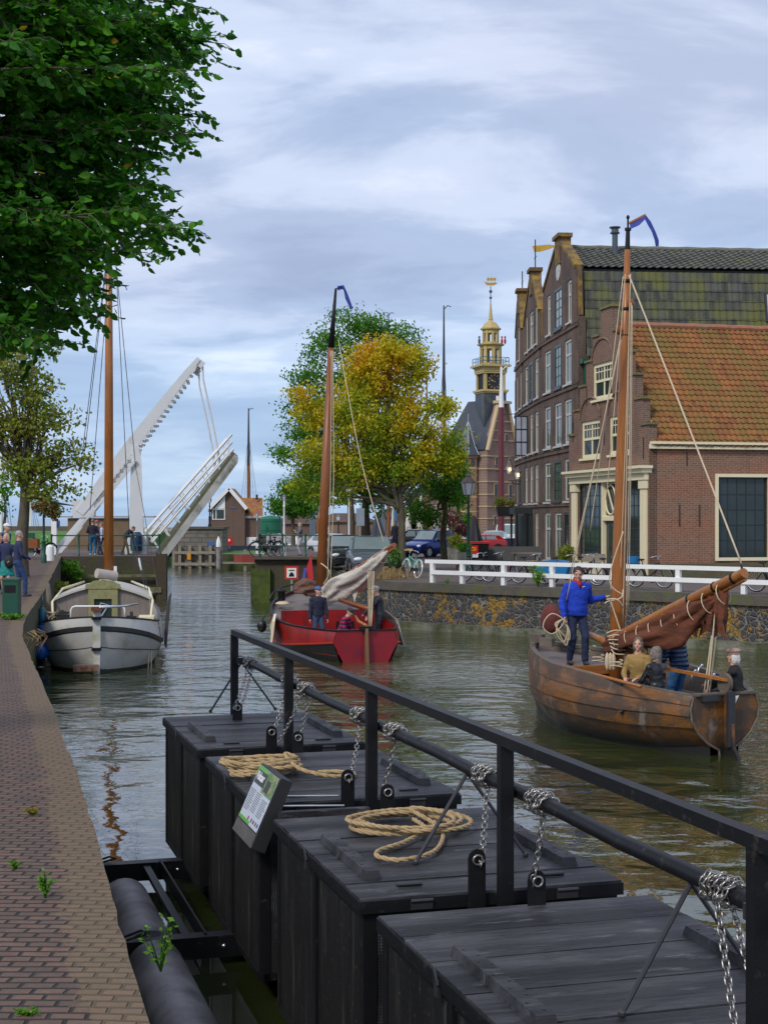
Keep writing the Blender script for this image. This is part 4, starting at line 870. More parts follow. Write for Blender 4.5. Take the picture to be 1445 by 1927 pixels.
# corner turret
TC = lft * 2.6 - rgt * .6
b = MB(); b.lathe([(1.35, 0), (1.35, 9.3), (1.5, 9.35), (1.5, 9.7)], TC, 8); b.build('corner_turret', brick('turret_brick', (.34, .15, .09), (.26, .115, .075), (.3, .24, .18), None, bw=.5, rh=.16, ms=.02), T)
b = MB()
for z in (2.6, 4.4, 6.2, 8.0): b.lathe([(1.38, 0), (1.38, .15)], TC + Z * z, 8)
b.build('turret_band', M_SAND, T)
b = MB(); b.lathe([(1.75, 9.7), (1.1, 10.8), (.45, 12.6), (.05, 13.8)], TC, 8); b.build('turret_roof', M_SLATE, T)
b = MB()
for k in range(8): a = 2 * math.pi * k / 8; b.tube([TC + V((r * math.cos(a), r * math.sin(a), z)) for r, z in ((1.78, 9.72), (1.13, 10.82), (.48, 12.62), (.06, 13.9))], .06, 4)
b.tube([TC + Z * 13.6, TC + Z * 14.9], .05, 5); b.build('lead_ridge', mat('lead', (.35, .37, .40), .5), T)
for k in range(8):
    a = 2 * math.pi * (k + .5) / 8; b = MB(); b.box(TC + V((1.33 * math.cos(a), 1.33 * math.sin(a), 8.85)), (.1, .45, .7), a); b.build('turret_window', M_GLASS, T)
# clock turret on the ridge
CT = K + rgt * LR / 2 + lft * 2.3 + V((.25, 0, 0)); ca = R(18); z0 = -.4
def sq(b, w, za, zb, w2=None):
    w2 = w2 or w; rot = Matrix.Rotation(ca, 3, 'Z')
    b.loft([[CT + rot @ V((sx * q / 2, sy * q / 2, z + z0)) for sx, sy in ((-1, -1), (1, -1), (1, 1), (-1, 1))] for q, z in ((w, za), (w2, zb))])
b = MB(); sq(b, 3.0, 13.8, 18.0); b.build('turret_base', M_SLATE, T)
b = MB(); sq(b, 3.2, 18.0, 18.2); sq(b, 3.5, 18.2, 18.45); sq(b, 3.1, 20.5, 20.7); sq(b, 3.5, 21.2, 21.35); sq(b, 4.0, 21.35, 21.6); sq(b, 3.2, 20.7, 21.2)
for sx in (-1, 1):
    for sy in (-1, 1):
        b.box(CT + Matrix.Rotation(ca, 3, 'Z') @ V((sx * 1.25, sy * 1.25, 19.45 + z0)), (.36, .36, 2.1), ca)
b.build('clock_stage', M_OCHRE, T)
b = MB(); sq(b, 2.5, 18.45, 20.5); b.build('clock_block', M_BLACKW, T)
gold = MATS['gilding']
for q, nm in ((0, 'clock_face'), (90, 'clock_face')):
    Rq = Matrix.Rotation(ca + R(q), 3, 'Z'); b = MB(); Fp = lambda x, z, y=-1.29: CT + Rq @ V((x, y, 19.48 + z0 + z))
    b.loft([[Fp(.98 * math.cos(a), .98 * math.sin(a), y) for a in [2 * math.pi * k / 24 for k in range(24)]] for y in (-1.27, -1.24)]); cf = b.build(nm, mat('clock_black', (.012, .014, .02), .4), T)
    b = MB()
    for k in range(12): a = R(30 * k); b.bar(Fp(.70 * math.cos(a), .70 * math.sin(a)), Fp(.92 * math.cos(a), .92 * math.sin(a)), .10, .04, up=Rq @ V((0, 1, 0)))
    b.build('hour_mark', gold, cf)
    b = MB(); b.bar(Fp(.12, -.03, -1.31), Fp(-.55, .12, -1.31), .09, .03, up=Rq @ V((0, 1, 0))); b.bar(Fp(.14, -.1, -1.31), Fp(-.72, .42, -1.31), .06, .03, up=Rq @ V((0, 1, 0))); b.build('clock_hand', gold, cf)
b = MB(); b.box(CT + Matrix.Rotation(ca, 3, 'Z') @ V((.3, -1.53, 17.35 + z0)), (.4, .06, .6), ca); b.build('hatch_emblem', M_WHITE, T)
b = MB()
for k in range(16):
    a = 2 * math.pi * k / 16 + ca; q = min(1 / abs(math.cos(a - ca)) if abs(math.cos(a - ca)) > 1e-3 else 9, 1 / abs(math.sin(a - ca)) if abs(math.sin(a - ca)) > 1e-3 else 9) * 1.75
    b.tube([CT + V((q * math.cos(a), q * math.sin(a), 21.6 + z0)), CT + V((q * math.cos(a), q * math.sin(a), 22.5 + z0))], .05, 4)
for z in (22.05, 22.5):
    b.tube([CT + Matrix.Rotation(ca, 3, 'Z') @ V((sx * 1.75, sy * 1.75, z + z0)) for sx, sy in ((-1, -1), (1, -1), (1, 1), (-1, 1))], .045, 4, closed=True)
b.build('balustrade', mat('balustrade_blue', (.03, .10, .14), .5), T)
def lantern(r, za, zb, n=8):
    b = MB()
    for k in range(n): a = 2 * math.pi * k / n + .2; b.box(CT + V((r * math.cos(a), r * math.sin(a), (za + zb) / 2 + z0)), (.22 * r / 1.1, .34 * r / 1.1, zb - za), a)
    b.lathe([(r * 1.08, 0), (r * 1.08, .35), (r * 1.0, .4)], CT + Z * (zb + z0 - .35), 8); b.lathe([(r * 1.12, 0), (r * 1.12, .25)], CT + Z * (za + z0), 8)
    b.lathe([(r * 1.1, 0), (r * 1.38, .15), (r * 1.4, .3), (r * 1.2, .35)], CT + Z * (zb + z0), 8); b.build('lantern', M_OCHRE, T)
    b = MB()
    for dx in (-.4 * r, .4 * r): b.lathe([(.28 * r, 0), (.22 * r, .3), (.1 * r, .6), (.03, .65)], CT + V((dx, 0, (za + zb) / 2 + z0 - .2)), 8)
    b.build('bell', M_DKMET, T, 40)
lantern(1.25, 21.6, 24.0); lantern(.95, 24.3, 26.0)
b = MB(); b.lathe([(1.2, 26.3), (1.0, 26.6), (.7, 27.0), (.3, 27.25), (.25, 27.4), (.3, 27.5), (.24, 27.6), (.08, 29.6)], CT + Z * z0, 8); b.build('cupola', M_OCHRE, T)
b = MB(); b.tube([CT + Z * (29.4 + z0), CT + Z * (31.7 + z0)], .06, 5); b.sph(CT + Z * (30.2 + z0), .18, 8); b.sph(CT + Z * (31.0 + z0), .22, 8); b.build('finial', mat('finial_blue', (.05, .09, .14), .5), T)
b = MB(); q = CT + Z * (31.9 + z0); b.prism([q + V(p) for p in ((-.8, 0, .35), (-.5, 0, -.1), (.4, 0, -.12), (.85, 0, .1), (.7, 0, .25), (-.3, 0, .2))], (0, .12, 0))
for x, h in ((-.3, 1.0), (.1, 1.2), (.5, .9)): b.box(q + V((x, .05, .5)), (.05, .05, h)); b.box(q + V((x, .05, .65)), (.36, .04, .35))
b.build('ship_vane', gold, T)
for x, l in ((-1.5, 0), (1.35, 1), (1.75, 1)):
    b = MB(); b.sph(CT + V((x, -.9, 24.6 + z0)), (.16, .16, .4), 6); b.sph(CT + V((x, -.9, 25.1 + z0)), .14, 6); b.build('lantern_figurine', M_REDP if l else M_DKMET, T, True)
# ---- keeper house
M_BRK = brick('keeper_brick', (.15, .085, .06), (.12, .07, .05), (.12, .10, .08), None, bw=.3, rh=.1, ms=.012)
ky = 135; kp = W(397, 1027, ky); S_ = ky / FPX
t = thing('keeper_house', 'small brick bridge keeper house with white trimmed gable and tiled wing', 'house', kp)
P2 = lambda px, py, y=0: V(((px - 397) * S_, y, (1027 - py) * S_))
b = MB(); b.prism([P2(397, 1027), P2(397, 957), P2(431, 922), P2(461, 957), P2(461, 1027)], (0, 5, 0)); b.prism([P2(461, 1027, .6), P2(461, 973, .6), P2(491, 973, .6), P2(491, 1027, .6)], (0, 4, 0)); b.build('walls', M_BRK, t)
b = MB(); b.bar(P2(394, 958, -.15), P2(432, 919, -.15), .5, .3); b.bar(P2(432, 919, -.15), P2(465, 958, -.15), .5, .3); b.box2(P2(461, 975, .45), P2(494, 971, .75)); b.build('barge_board', M_WHITE, t)
b = MB(); b.prism([P2(404, 957, -.02), P2(424, 957, -.02), P2(424, 933, -.02)], (0, -.08, 0)); b.build('gable_panel', M_WHITE, t)
b = MB(); b.box2(P2(400, 978, -.06), P2(424, 957, .02)); w = b.build('window', M_WHITE, t); b = MB(); b.box2(P2(402, 976, -.09), P2(406, 959, 0)); b.box2(P2(408, 976, -.09), P2(422, 959, 0)); b.build('pane', M_GLASS, w)
b = MB(); b.add([P2(392, 960, -.3), P2(432, 918, -.3), P2(432, 918, 5.2), P2(392, 960, 5.2), P2(468, 960, -.3), P2(468, 960, 5.2), P2(392, 963, -.3), P2(392, 963, 5.2), P2(468, 963, -.3), P2(468, 963, 5.2), P2(432, 921, -.3), P2(432, 921, 5.2)], [(0, 1, 2, 3), (1, 4, 5, 2), (6, 10, 11, 7), (10, 8, 9, 11)])
b.prism([P2(452, 973, .4), P2(448, 936, 2.6), P2(448, 938, 2.7), P2(452, 975, .6)], ((494 - 452) * S_, 0, 0)); b.build('tiled_roof', T_C, t)
b = MB(); b.box2(P2(463, 1027, .5), P2(482, 1011, .62)); b.build('garage_door', M_WHITE, t)
b = MB(); b.box2(P2(434, 957, -.05), P2(445, 954, 0)); b.build('blue_name_plate', mat('sign_blue', (.05, .12, .3), .4), t)
b = MB(); b.tube([P2(480, 940, 2), P2(480, 930, 2)], .12, 6); b.build('chimney_pot', M_DKMET, t)
t = thing('storage_tank', 'green cylindrical tank beside the keeper house', 'tank', W(510, 1008, 128)); b = MB(); b.lathe([(.95, 0), (.95, 1.45), (.75, 1.62), (.1, 1.75)], (0, 0, 0), 20); b.build('tank_body', mat('tank_green', (.01, .13, .07), .5, .2, 2), t, 40)
b = MB(); b.lathe([(.97, 1.2), (.97, 1.26)], (0, 0, 0), 20); b.lathe([(.97, .4), (.97, .46)], (0, 0, 0), 20); b.build('tank_hoop', M_GREEN, t, 40)
t = thing('lifebuoy_box', 'red lifebuoy cabinet on a post in front of the keeper house', 'lifebuoy box', W(432, 1030, 124)); b = MB(); b.box((0, 0, .55), (.5, .3, .65)); b.build('cabinet', mat('signal_red', (.6, .01, .01), .4), t); b = MB(); b.box((0, 0, .1), (.08, .08, .4)); b.build('post', M_STEEL, t); b = MB(); b.box((0, -.16, .6), (.14, .02, .2)); b.build('label_plate', M_WHITE, t)
# low roofs of harbour sheds behind the centre trees
for k, (px, w_, hh, c_, lab) in enumerate([(560, 5.5, 1.3, (.14, .08, .06), 'low brown shed roof behind the railing lady'), (800, 6.0, 1.9, (.19, .12, .09), 'brick shed left of the harbour tower'), (650, 7, 1.5, (.2, .14, .1), 'low hipped shed behind the tree trunks'), (745, 4.5, 2.1, (.16, .12, .09), 'small hipped pavilion behind the folded grey parasol')]):
    p = W(px, 1015, 168); t = thing('shed', lab, 'shed', (p.x, 168, .3)); b = MB(); b.box((0, 0, hh / 2), (w_, 3, hh)); b.build('walls', mat('shed_wall%d' % k, c_, .9, .2, 1), t); b = MB(); b.loft([[V((-w_ / 2 - .3, -1.8, hh)), V((w_ / 2 + .3, -1.8, hh)), V((w_ / 2 + .3, 1.8, hh)), V((-w_ / 2 - .3, 1.8, hh))], [V((-w_ / 5, -.3, hh + 1)), V((w_ / 5, -.3, hh + 1)), V((w_ / 5, .3, hh + 1)), V((-w_ / 5, .3, hh + 1))]]); b.build('roof', mat('shed_roof', (.10, .065, .05), .9, .3, 1), t)
t = thing('brick_house', 'low terracotta brick building left of the harbour tower', 'house', (W(810, 1015, 172).x, 172, .4)); b = MB(); b.box((0, 0, 2.2), (5.2, 5, 4.4)); b.build('walls', M_BRT, t); b = MB(); b.prism([(-2.8, -2.7, 4.4), (2.8, -2.7, 4.4), (0, -2.7, 6.3)], (0, 5.4, 0)); b.build('roof', M_SLATE, t)
# ================================================================ BOATS
def interp(tab, y):
    for a, b in zip(tab, tab[1:]):
        if y <= b[0]:
            f = (y - a[0]) / (b[0] - a[0]); f = max(0, min(1, f)); return [p + (q - p) * f for p, q in zip(a, b)][1:]
    return list(tab[-1][1:])
def smooth_tab(tab, ys):
    """Catmull-Rom resample of a section table"""
    out = []
    for y in ys:
        i = max(0, min(len(tab) - 2, next((k for k in range(len(tab) - 1) if y <= tab[k + 1][0]), len(tab) - 2)))
        p0, p1, p2, p3 = tab[max(i - 1, 0)], tab[i], tab[i + 1], tab[min(i + 2, len(tab) - 1)]
        s = (y - p1[0]) / (p2[0] - p1[0]); s = max(0, min(1, s)); row = [y]
        for k in range(1, len(p1)):
            m1 = (p2[k] - p0[k]) / max(p2[0] - p0[0], 1e-6) * (p2[0] - p1[0]); m2 = (p3[k] - p1[k]) / max(p3[0] - p1[0], 1e-6) * (p2[0] - p1[0])
            row.append((2*s**3-3*s*s+1)*p1[k] + (s**3-2*s*s+s)*m1 + (-2*s**3+3*s*s)*p2[k] + (s**3-s*s)*m2)
        out.append(row)
    return out
def strake(rows, a, b, sub=1, bulge=0.0):
    """both sides of one strake; a,b: functions row->(x,z)"""
    m = MB()
    for sx in (1, -1):
        rings = []
        for r in rows:
            (xa, za), (xb, zb) = a(r), b(r)
            rings.append([V((sx * (xa + (xb - xa) * k / sub + bulge * math.sin(math.pi * k / sub)), r[0], za + (zb - za) * k / sub)) for k in range(sub + 1)])
        m.loft(rings, cap=False, closed_ring=False)
    return m
def deck(rows, z, inset=.05, y0=-1e9, y1=1e9):
    rr = [r for r in rows if y0 <= r[0] <= y1]; m = MB()
    m.loft([[V((-max(r[1] - inset, .01), r[0], z(r))), V((0, r[0], z(r) + .04)), V((max(r[1] - inset, .01), r[0], z(r)))] for r in rr], cap=False, closed_ring=False); return m
def gunwale(rows, w, h, z):
    m = MB()
    for sx in (1, -1): m.loft([[V((sx * (r[1] + .02), r[0], z(r) - h)), V((sx * (r[1] + .025), r[0], z(r) + .015)), V((sx * max(r[1] - w, .005), r[0], z(r) + .015)), V((sx * max(r[1] - w, .005), r[0], z(r) - h))] for r in rows])
    return m
def sailbundle(P, rad, seed, n=36, squash=1.0, hang=.0):
    r = random.Random(seed); P = catmull(P, 10); rings = []
    for i, p in enumerate(P):
        f = i / (len(P) - 1); d = (P[min(i + 1, len(P) - 1)] - P[max(i - 1, 0)]).normalized(); x = d.cross(V((0, 0, 1))).normalized(); y = x.cross(d)
        R_ = np.interp(f, [a for a, _ in rad], [b for _, b in rad]); ring = []
        for k in range(n):
            a = 2 * math.pi * k / n; q = 1 + .20 * math.sin(3 * a + f * 5 + seed) + .17 * math.sin(6 * a - f * 7 + .6 * math.sin(f * 11)) + .09 * math.sin(10 * a + f * 12)
            yy = math.sin(a) * R_ * q * squash
            if yy < 0: yy *= (1 + hang)
            ring.append(p + x * math.cos(a) * R_ * q + y * yy)
        rings.append(ring)
    b = MB(); b.loft(rings); return b
def sub3(b, org):
    b.v = [tuple(V(v) - org) for v in b.v]; return b
def shroud(nm, pairs, m, org, parent, r=.008, sag=0):
    for p, q in pairs:
        b = MB(); n = 6; b.tube([V(p).lerp(V(q), i / n) - V((0, 0, sag * math.sin(math.pi * i / n))) - org for i in range(n + 1)], r, 4); b.build(nm, m, parent)
M_MASTW = wood('varnished_spar', (.42, .15, .025), (.26, .085, .018), 2, .35, .8, .2)
M_MASTD = wood('dark_varnished_spar', (.30, .10, .02), (.18, .055, .014), 2, .4, .8, .2)
M_SPARX = wood('varnished_boom', (.42, .16, .03), (.27, .09, .02), 0, .35, .8, .2)
M_HULLW = None
def hullwood():
    m = NT('weathered_oak'); f = m.noise(1, 6, m.map(sc=(9, 1.2, 14)), .65, 1.6); g = m.noise(1.5, 5, m.map(sc=(1, .8, 1.4)), .65)
    col = m.mix(m.ramp(f, [(.3, 0.), (.7, 1.)]), (.24, .095, .017), (.10, .046, .014)); col = m.mix(m.ramp(g, [(.43, 0.), (.53, .85)]), col, (.055, .038, .027))
    x, y, z = m.sepx(); pass
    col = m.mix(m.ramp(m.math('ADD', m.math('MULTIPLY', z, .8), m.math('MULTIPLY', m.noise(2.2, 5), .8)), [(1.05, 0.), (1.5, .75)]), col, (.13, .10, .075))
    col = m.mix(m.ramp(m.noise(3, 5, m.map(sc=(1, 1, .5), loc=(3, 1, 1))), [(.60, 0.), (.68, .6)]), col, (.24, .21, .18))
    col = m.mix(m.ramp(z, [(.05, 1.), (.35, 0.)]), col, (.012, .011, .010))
    m.col(col); m.rough(m.ramp(g, [(.35, .3), (.6, .6)])); m.bump(f, .4, .006); return m.m
M_OAK = hullwood(); M_OAKG = wood('grey_oak_trim', (.17, .14, .11), (.10, .075, .055), 1, .7, 1)
M_DECK = wood('grey_deck_boards', (.13, .115, .105), (.08, .07, .065), 1, .7, .7)
# ---------------- brown boat
BX, BY, BA = 5.62, 24.6, math.atan2(.408, .913)
t = brown = thing('wooden_sailboat', 'varnished wooden sailing boat with rust brown furled sail and five people aboard', 'sailboat', (BX, BY, WZ), BA)
bo = V((BX, BY, WZ)); Rb = Matrix.Rotation(BA, 3, 'Z'); bl = lambda p: Rb.transposed() @ (V(p) - bo); bw = lambda p: Rb @ V(p) + bo
tab = [(0, .60, .93, .66, .62, .30, .12), (.5, .84, .98, .90, .64, .55, .05), (1.2, 1.05, 1.04, 1.13, .62, .80, .0), (2.4, 1.22, 1.12, 1.30, .62, 1.0, 0), (3.6, 1.18, 1.18, 1.24, .64, .95, 0), (4.7, .88, 1.26, .93, .68, .62, .02), (5.5, .52, 1.31, .53, .72, .30, .05), (6.0, .20, 1.36, .20, .75, .10, .08), (6.15, .03, 1.40, .03, .80, .02, .1)]
rows = smooth_tab(tab, [0, .15, .3, .5, .75, 1, 1.35, 1.7, 2.1, 2.5, 3, 3.5, 4, 4.4, 4.8, 5.1, 5.4, 5.65, 5.85, 6.0, 6.1, 6.15])
A1 = lambda r: (r[1], r[2]); A2 = lambda r: (r[1] + (r[3] - r[1]) * .62, r[2] + (r[4] - r[2]) * .48); A3 = lambda r: (r[3], r[4] - .02)
A4 = lambda r: (r[3] + (r[5] - r[3]) * .3 + .035, r[4] + (r[6] - r[4]) * .42); A5 = lambda r: (r[5], r[6]); A6 = lambda r: (r[5] * .75, -.5)
for a, b_, dx in ((A1, A2, .030), (A2, A3, .02), (A3, A4, .01), (A4, A5, 0.0), (A5, A6, -.01)):
    f = lambda q, dx: (lambda r: (q(r)[0] + dx, q(r)[1]))
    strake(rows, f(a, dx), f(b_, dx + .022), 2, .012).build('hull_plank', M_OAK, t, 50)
strake(rows, lambda r: (max(r[1] - .06, .0), r[2]), lambda r: (max(r[5] - .06, .0), r[6] + .22), 2).build('inner_planking', M_OAKG, t)
b = MB(); tr = [(0, .93), (.45, .93), (.63, .92), (.685, .72), (.66, .52), (.52, .30), (.34, .14), (.12, .02), (.08, -.35)]
poly = [V((x, -.01, z)) for x, z in tr] + [V((-x, -.01, z)) for x, z in reversed(tr[1:])]; b.prism(poly, (0, .06, 0)); b.build('transom', M_OAK, t)
b = MB(); 
for sx in (1, -1): b.tube([(sx * x, -.02, z) for x, z in tr[2:]], .022, 5)
b.build('transom_moulding', M_OAKG, t)
gunwale(rows, .09, .05, lambda r: r[2]).build('gunwale', M_OAKG, t); b = MB(); b.box((0, .02, .95), (1.22, .12, .04)); b.build('transom_cap', M_OAKG, t)
deck(rows, lambda r: r[2] - .16, .06, 3.45).build('foredeck', wood('worn_foredeck', (.16, .11, .085), (.10, .08, .07), 1, .5, .6), t)
deck(rows, lambda r: .30, .12, 0, 3.6).build('floor_boards', M_OAKG, t)
b = MB(); b.box((0, 3.42, .72), (2.3, .05, .75)); b.box((0, 3.36, 1.05), (1.9, .1, .16)); b.build('bulkhead', M_SPARX, t)
b = MB(); b.box((-.72, 1.9, .68), (.5, 2.2, .05)); b.box((.74, 1.9, .68), (.5, 2.2, .05)); b.box((0, .5, .68), (1.4, .5, .05)); b.build('bench', M_OAKG, t)
b = MB(); b.prism([V((-.03, -.02, 1.02)), V((-.03, -.16, 1.02)), V((-.03, -.22, .6)), V((-.03, -.26, .1)), V((-.03, -.55, -.25)), V((-.03, -.62, -.5)), V((-.03, -.02, -.5))], (.06, 0, 0)); b.build('rudder', M_OAK, t)
b = MB(); b.lathe([(.17, -.035), (.17, .035)], (0, 0, 0), 16); o = b.build('rudder_head', M_OAKG, t, 40, loc=(0, -.02, 1.12)); o.rotation_euler = (0, R(90), 0)
b = MB(); b.prism([V((.05, -.15, 1.16)), V((-.06, -.15, 1.16)), V((-.36, 1.15, 1.24)), V((-.30, 1.17, 1.24))], (0, 0, .05)); b.build('tiller', M_SPARX, t)
b = MB(); b.box((-.02, -.2, .55), (.14, .06, .9)); b.box((-.32, -.05, .9), (.35, .1, .1)); b.build('rudder_strap', M_DKMET, t)
b = MB(); b.prism([V((.0, -.09, .90)), V((.22, -.09, .92)), V((.1, -.09, .70))], (0, -.01, 0)); b.build('pennant', M_WHITE, t)
mt = bl(W(1178, 432, 27.6)); mb = V((0, 3.28, .35)); top = bl(W(1180, 470, 27.6))
b = MB(); b.tube([mb, mb.lerp(top, .25), mb.lerp(top, .6), mb.lerp(top, .78), top], [.14, .135, .105, .09, .05], 14); b.build('mast', M_MASTW, t, True)
b = MB(); tp = bl(W(1181, 432, 27.6)); b.tube([top, tp], [.05, .038], 10); b.lathe([(.06, -.02), (.06, .03)], tp, 10); b.tube([tp, bl(W(1181, 405, 27.6))], .018, 6); b.sph(bl(W(1181, 409, 27.6)), .035, 8); b.build('mast_cap', M_BLACKW, t)
b = MB(); b.bar(bl(W(1183, 420, 27.6)), bl(W(1214, 404, 27.6)), .03, .035); b.build('pennant_batten', M_SPARX, t)
b = MB(); b.loft([[bl(W(x, y, 27.6)), bl(W(x2, y2, 27.55))] for x, y, x2, y2 in ((1184, 421, 1186, 431), (1200, 413, 1202, 424), (1214, 404, 1213, 413), (1224, 417, 1217, 421), (1233, 436, 1226, 437), (1239, 452, 1231, 452), (1239, 463, 1233, 464))], cap=False, closed_ring=False); b.build('wimple', mat('blue_cloth', (.03, .05, .28), .8, .4, 9, (.5, .4, .45), (.62, .7), 14), t)
for y_ in (512, 560, 605):
    b = MB(); f = (1240 - y_) / (1240 - 432); p = mb.lerp(tp, f * .99); b.lathe([(.105 - f * .03, -.03), (.11 - f * .03, 0), (.105 - f * .03, .03)], p, 12); b.build('mast_band', M_BLACKW, t, True)
for px, py in ((1187, 572), (1163, 620)):
    b = MB(); b.sph(bl(W(px, py, 27.5)), (.07, .05, .1), 10); b.build('pulley_block', M_MASTD, t, True)
g0, g1 = bl(W(1152, 1202, 27.3)), bl(W(1400, 1078, 24.2))
b = MB(); b.tube([g0, g0.lerp(g1, .5), g1], [.085, .095, .085], 12); b.tube([g0.lerp(g1, .55) + V((.06, 0, -.12)), g1 + V((.02, 0, -.1))], .04, 8); o = b.build('boom', M_SPARX, t, 40)
for f in (.62, .80, .93):
    b = MB(); p, q = g0.lerp(g1, f - .006), g0.lerp(g1, f + .006); b.tube([p, q], .10, 10); b.build('boom_band', M_BLACKW, t)
M_TAN = mat('tan_sailcloth', (.15, .042, .016), .85, .3, 5, (.075, .024, .012), (.45, .65), 3, bump=.6, bs=6, bd=.05, sc=(1, .4, 1.5))
dn = V((0, 0, -1)); b = sailbundle([g0 + dn * .12 + V((0, .15, 0)), g0.lerp(g1, .2) + dn * .12, g0.lerp(g1, .45) + dn * .28, g0.lerp(g1, .62) + dn * .24, g0.lerp(g1, .8) + dn * .2], [(0, .13), (.2, .13), (.4, .17), (.62, .20), (.85, .12), (1, .05)], 2, hang=.75); b.build('furled_sail', M_TAN, t, True)
for (f0, f1, L_, sd_) in ((.60, .68, .55, 1), (.70, .80, .62, 2), (.80, .88, .75, 3), (.20, .3, .6, 4), (.10, .2, .7, 5)):
    b = MB(); rings = []
    for i in range(9):
        z = i / 8; row = []
        for k in range(9):
            u = k / 8; p = g0.lerp(g1, f0 + (f1 - f0) * u) + dn * (.1 + L_ * z * (1 - .1 * math.sin(u * 5))); p += V((.05 * math.sin(u * 13 + sd_ + z * 3), .05 * math.cos(u * 9 + z * 5), 0)); row.append(p)
        rings.append(row)
    b.loft(rings, cap=False, closed_ring=False); b.build('hanging_sailcloth', M_TAN, t, True)
for k in range(9):
    f = .05 + k * .10; c = g0.lerp(g1, f) + dn * (.06 + .12 * math.sin(math.pi * f)); d = (g1 - g0).normalized(); x = d.cross(V((0, 0, 1))).normalized(); y = x.cross(d); b = MB()
    rr_ = .15 + .05 * math.sin(math.pi * f); b.tube([c + x * math.cos(a) * rr_ * .85 + y * (math.sin(a) * rr_ * 1.05 - .05) for a in [2 * math.pi * i / 14 for i in range(14)]], .010, 5, closed=True); b.build('sail_tie', M_LROPE, t, True)
def brope(ptsW, r=.012, m=None): rope('rope', [bl(W(*p)) for p in ptsW], r, m or M_LROPE, parent=t, strands=False, n=5)
brope([(1183, 518, 27.5), (1290, 790, 25.8), (1394, 1060, 24.3)], .016); brope([(1394, 1060, 24.3), (1396, 1080, 24.3)], .02, M_DKMET)
for pl in ([(1348, 1125, 24.9), (1324, 1306, 24.9)], [(1354, 1126, 24.85), (1334, 1308, 24.9)], [(1346, 1140, 24.8), (1330, 1306, 24.8)]): brope(pl, .014)
for (x0, y0, x1, y1) in ((1168, 640, 1072, 1080), (1166, 640, 1080, 1060), (1165, 645, 1065, 1130), (1172, 520, 1110, 1000), (1176, 516, 1140, 940), (1186, 515, 1166, 1100), (1187, 570, 1178, 1170), (1184, 570, 1171, 1180), (1189, 575, 1182, 1150)): brope([(x0, y0, 27.3), ((x0 + x1) / 2 + 1, (y0 + y1) / 2, 27.3), (x1, y1, 27.5)], .008)
brope([(1172, 1000, 27.2), (1146, 1090, 27.2), (1172, 1120, 27.2)], .013); brope([(1141, 1128, 27.2), (1160, 1128, 27.1), (1172, 1142, 27.2)], .016); brope([(1148, 1130, 27.2), (1168, 1190, 27.2)], .014); brope([(1172, 1110, 27.2), (1168, 1125, 27.1), (1143, 1132, 27.3), (1138, 1136, 27.3)], .014)
for k in range(6): brope([(1140 + k * 2, 1192 + k * 6, 27.0), (1160, 1186 + k * 9, 26.95), (1185 + 2 * k, 1195 + k * 7, 27.0), (1190, 1225, 27.1)], .013)
for k in range(3):
    b = MB(); b.sph(bl(W(1142 + k * 6, 1245, 27.0)), (.045, .045, .17), 8); b.build('cork_fender', M_LROPE, t, True)
b = MB(); b.tube([bl(W(1018, 1242, 28.2)), bl(W(1205, 1292, 24.6))], .028, 8); b.build('quant_pole', M_SPARX, t, True)
b = MB(); b.tube([bl(W(1112, 1196, 28.4)), bl(W(1150, 1212, 27.5))], .07, 8); b.build('short_spar', M_SPARX, t, True)
b = MB(); b.sph(bl(W(1036, 1165, 29.3)), (.17, .28, .30), 14); bag = b.build('sail_bag', mat('bag_maroon', (.12, .025, .02), .9, .4, 8, bump=.7, bs=12, bd=.04), t, True)
for dx, dy in ((0, .3), (.45, -.2), (-.3, -.6)):
    b = MB(); b.box(bl(W(1025, 1200, 29.3)) + V((dx, dy, -.03)), (.12, .3, .16), .4); b.build('bow_bitt', M_OAKG, t)
for (px, py) in ((1110, 1208), (1125, 1226), (1160, 1236)):
    p = bl(G(px, py + 22, -.45)); b = MB(); b.tube([p + V((.12 * math.cos(a), .09 * math.sin(a), .02 + .01 * a)) for a in [2 * math.pi * i / 10 for i in range(22)]], .012, 5); b.build('rope_loop', M_LROPE, t, True)
for px, py in ((1300, 1285), (1312, 1275), (1335, 1292)):
    b = MB(); p = bl(W(px, py, 25.4)); b.tube([p, p + V((.02, 0, .16)), p + V((.1, .02, .2))], .018, 6); b.sph(p + V((.1, .02, .2)), .03, 8); b.build('winch_handle', M_STEEL, t, True)
# ---------------- red boat
RX, RY, RA = -.5, 40.5, math.atan2(.25, .97)
t = redb = thing('red_sailboat', 'red steel sailing boat with furled white sail, seen from its square stern', 'sailboat', (RX, RY, WZ), RA)
ro = V((RX, RY, WZ)); Rr = Matrix.Rotation(RA, 3, 'Z'); rl = lambda p: Rr.transposed() @ (V(p) - ro); rw = lambda p: Rr @ V(p) + ro
tab = [(0, .80, .79, .90, .47, .64, -.03), (1.5, 1.30, .78, 1.36, .33, 1.0, -.1), (3.5, 1.62, .80, 1.64, .18, 1.3, -.15), (5.5, 1.62, .95, 1.60, .16, 1.3, -.15), (7.2, 1.30, 1.15, 1.22, .25, .9, -.1), (8.4, .80, 1.32, .66, .55, .4, -.05), (9.1, .32, 1.42, .22, .9, .1, 0), (9.35, .03, 1.46, .02, 1.0, .01, .05)]
rows = smooth_tab(tab, [0, .4, .9, 1.5, 2.2, 3, 3.8, 4.6, 5.4, 6.2, 6.9, 7.5, 8, 8.4, 8.75, 9.05, 9.25, 9.35])
strake(rows, lambda r: (r[1], r[2]), lambda r: (r[3], r[4]), 3, .015).build('topside', mat('red_hull_paint', (.28, .008, .007), .35, .3, 1.5, (.11, .012, .014), (.45, .7), 2.2, bump=.12, bs=5, sc=(1, 1, .5)), t, 40)
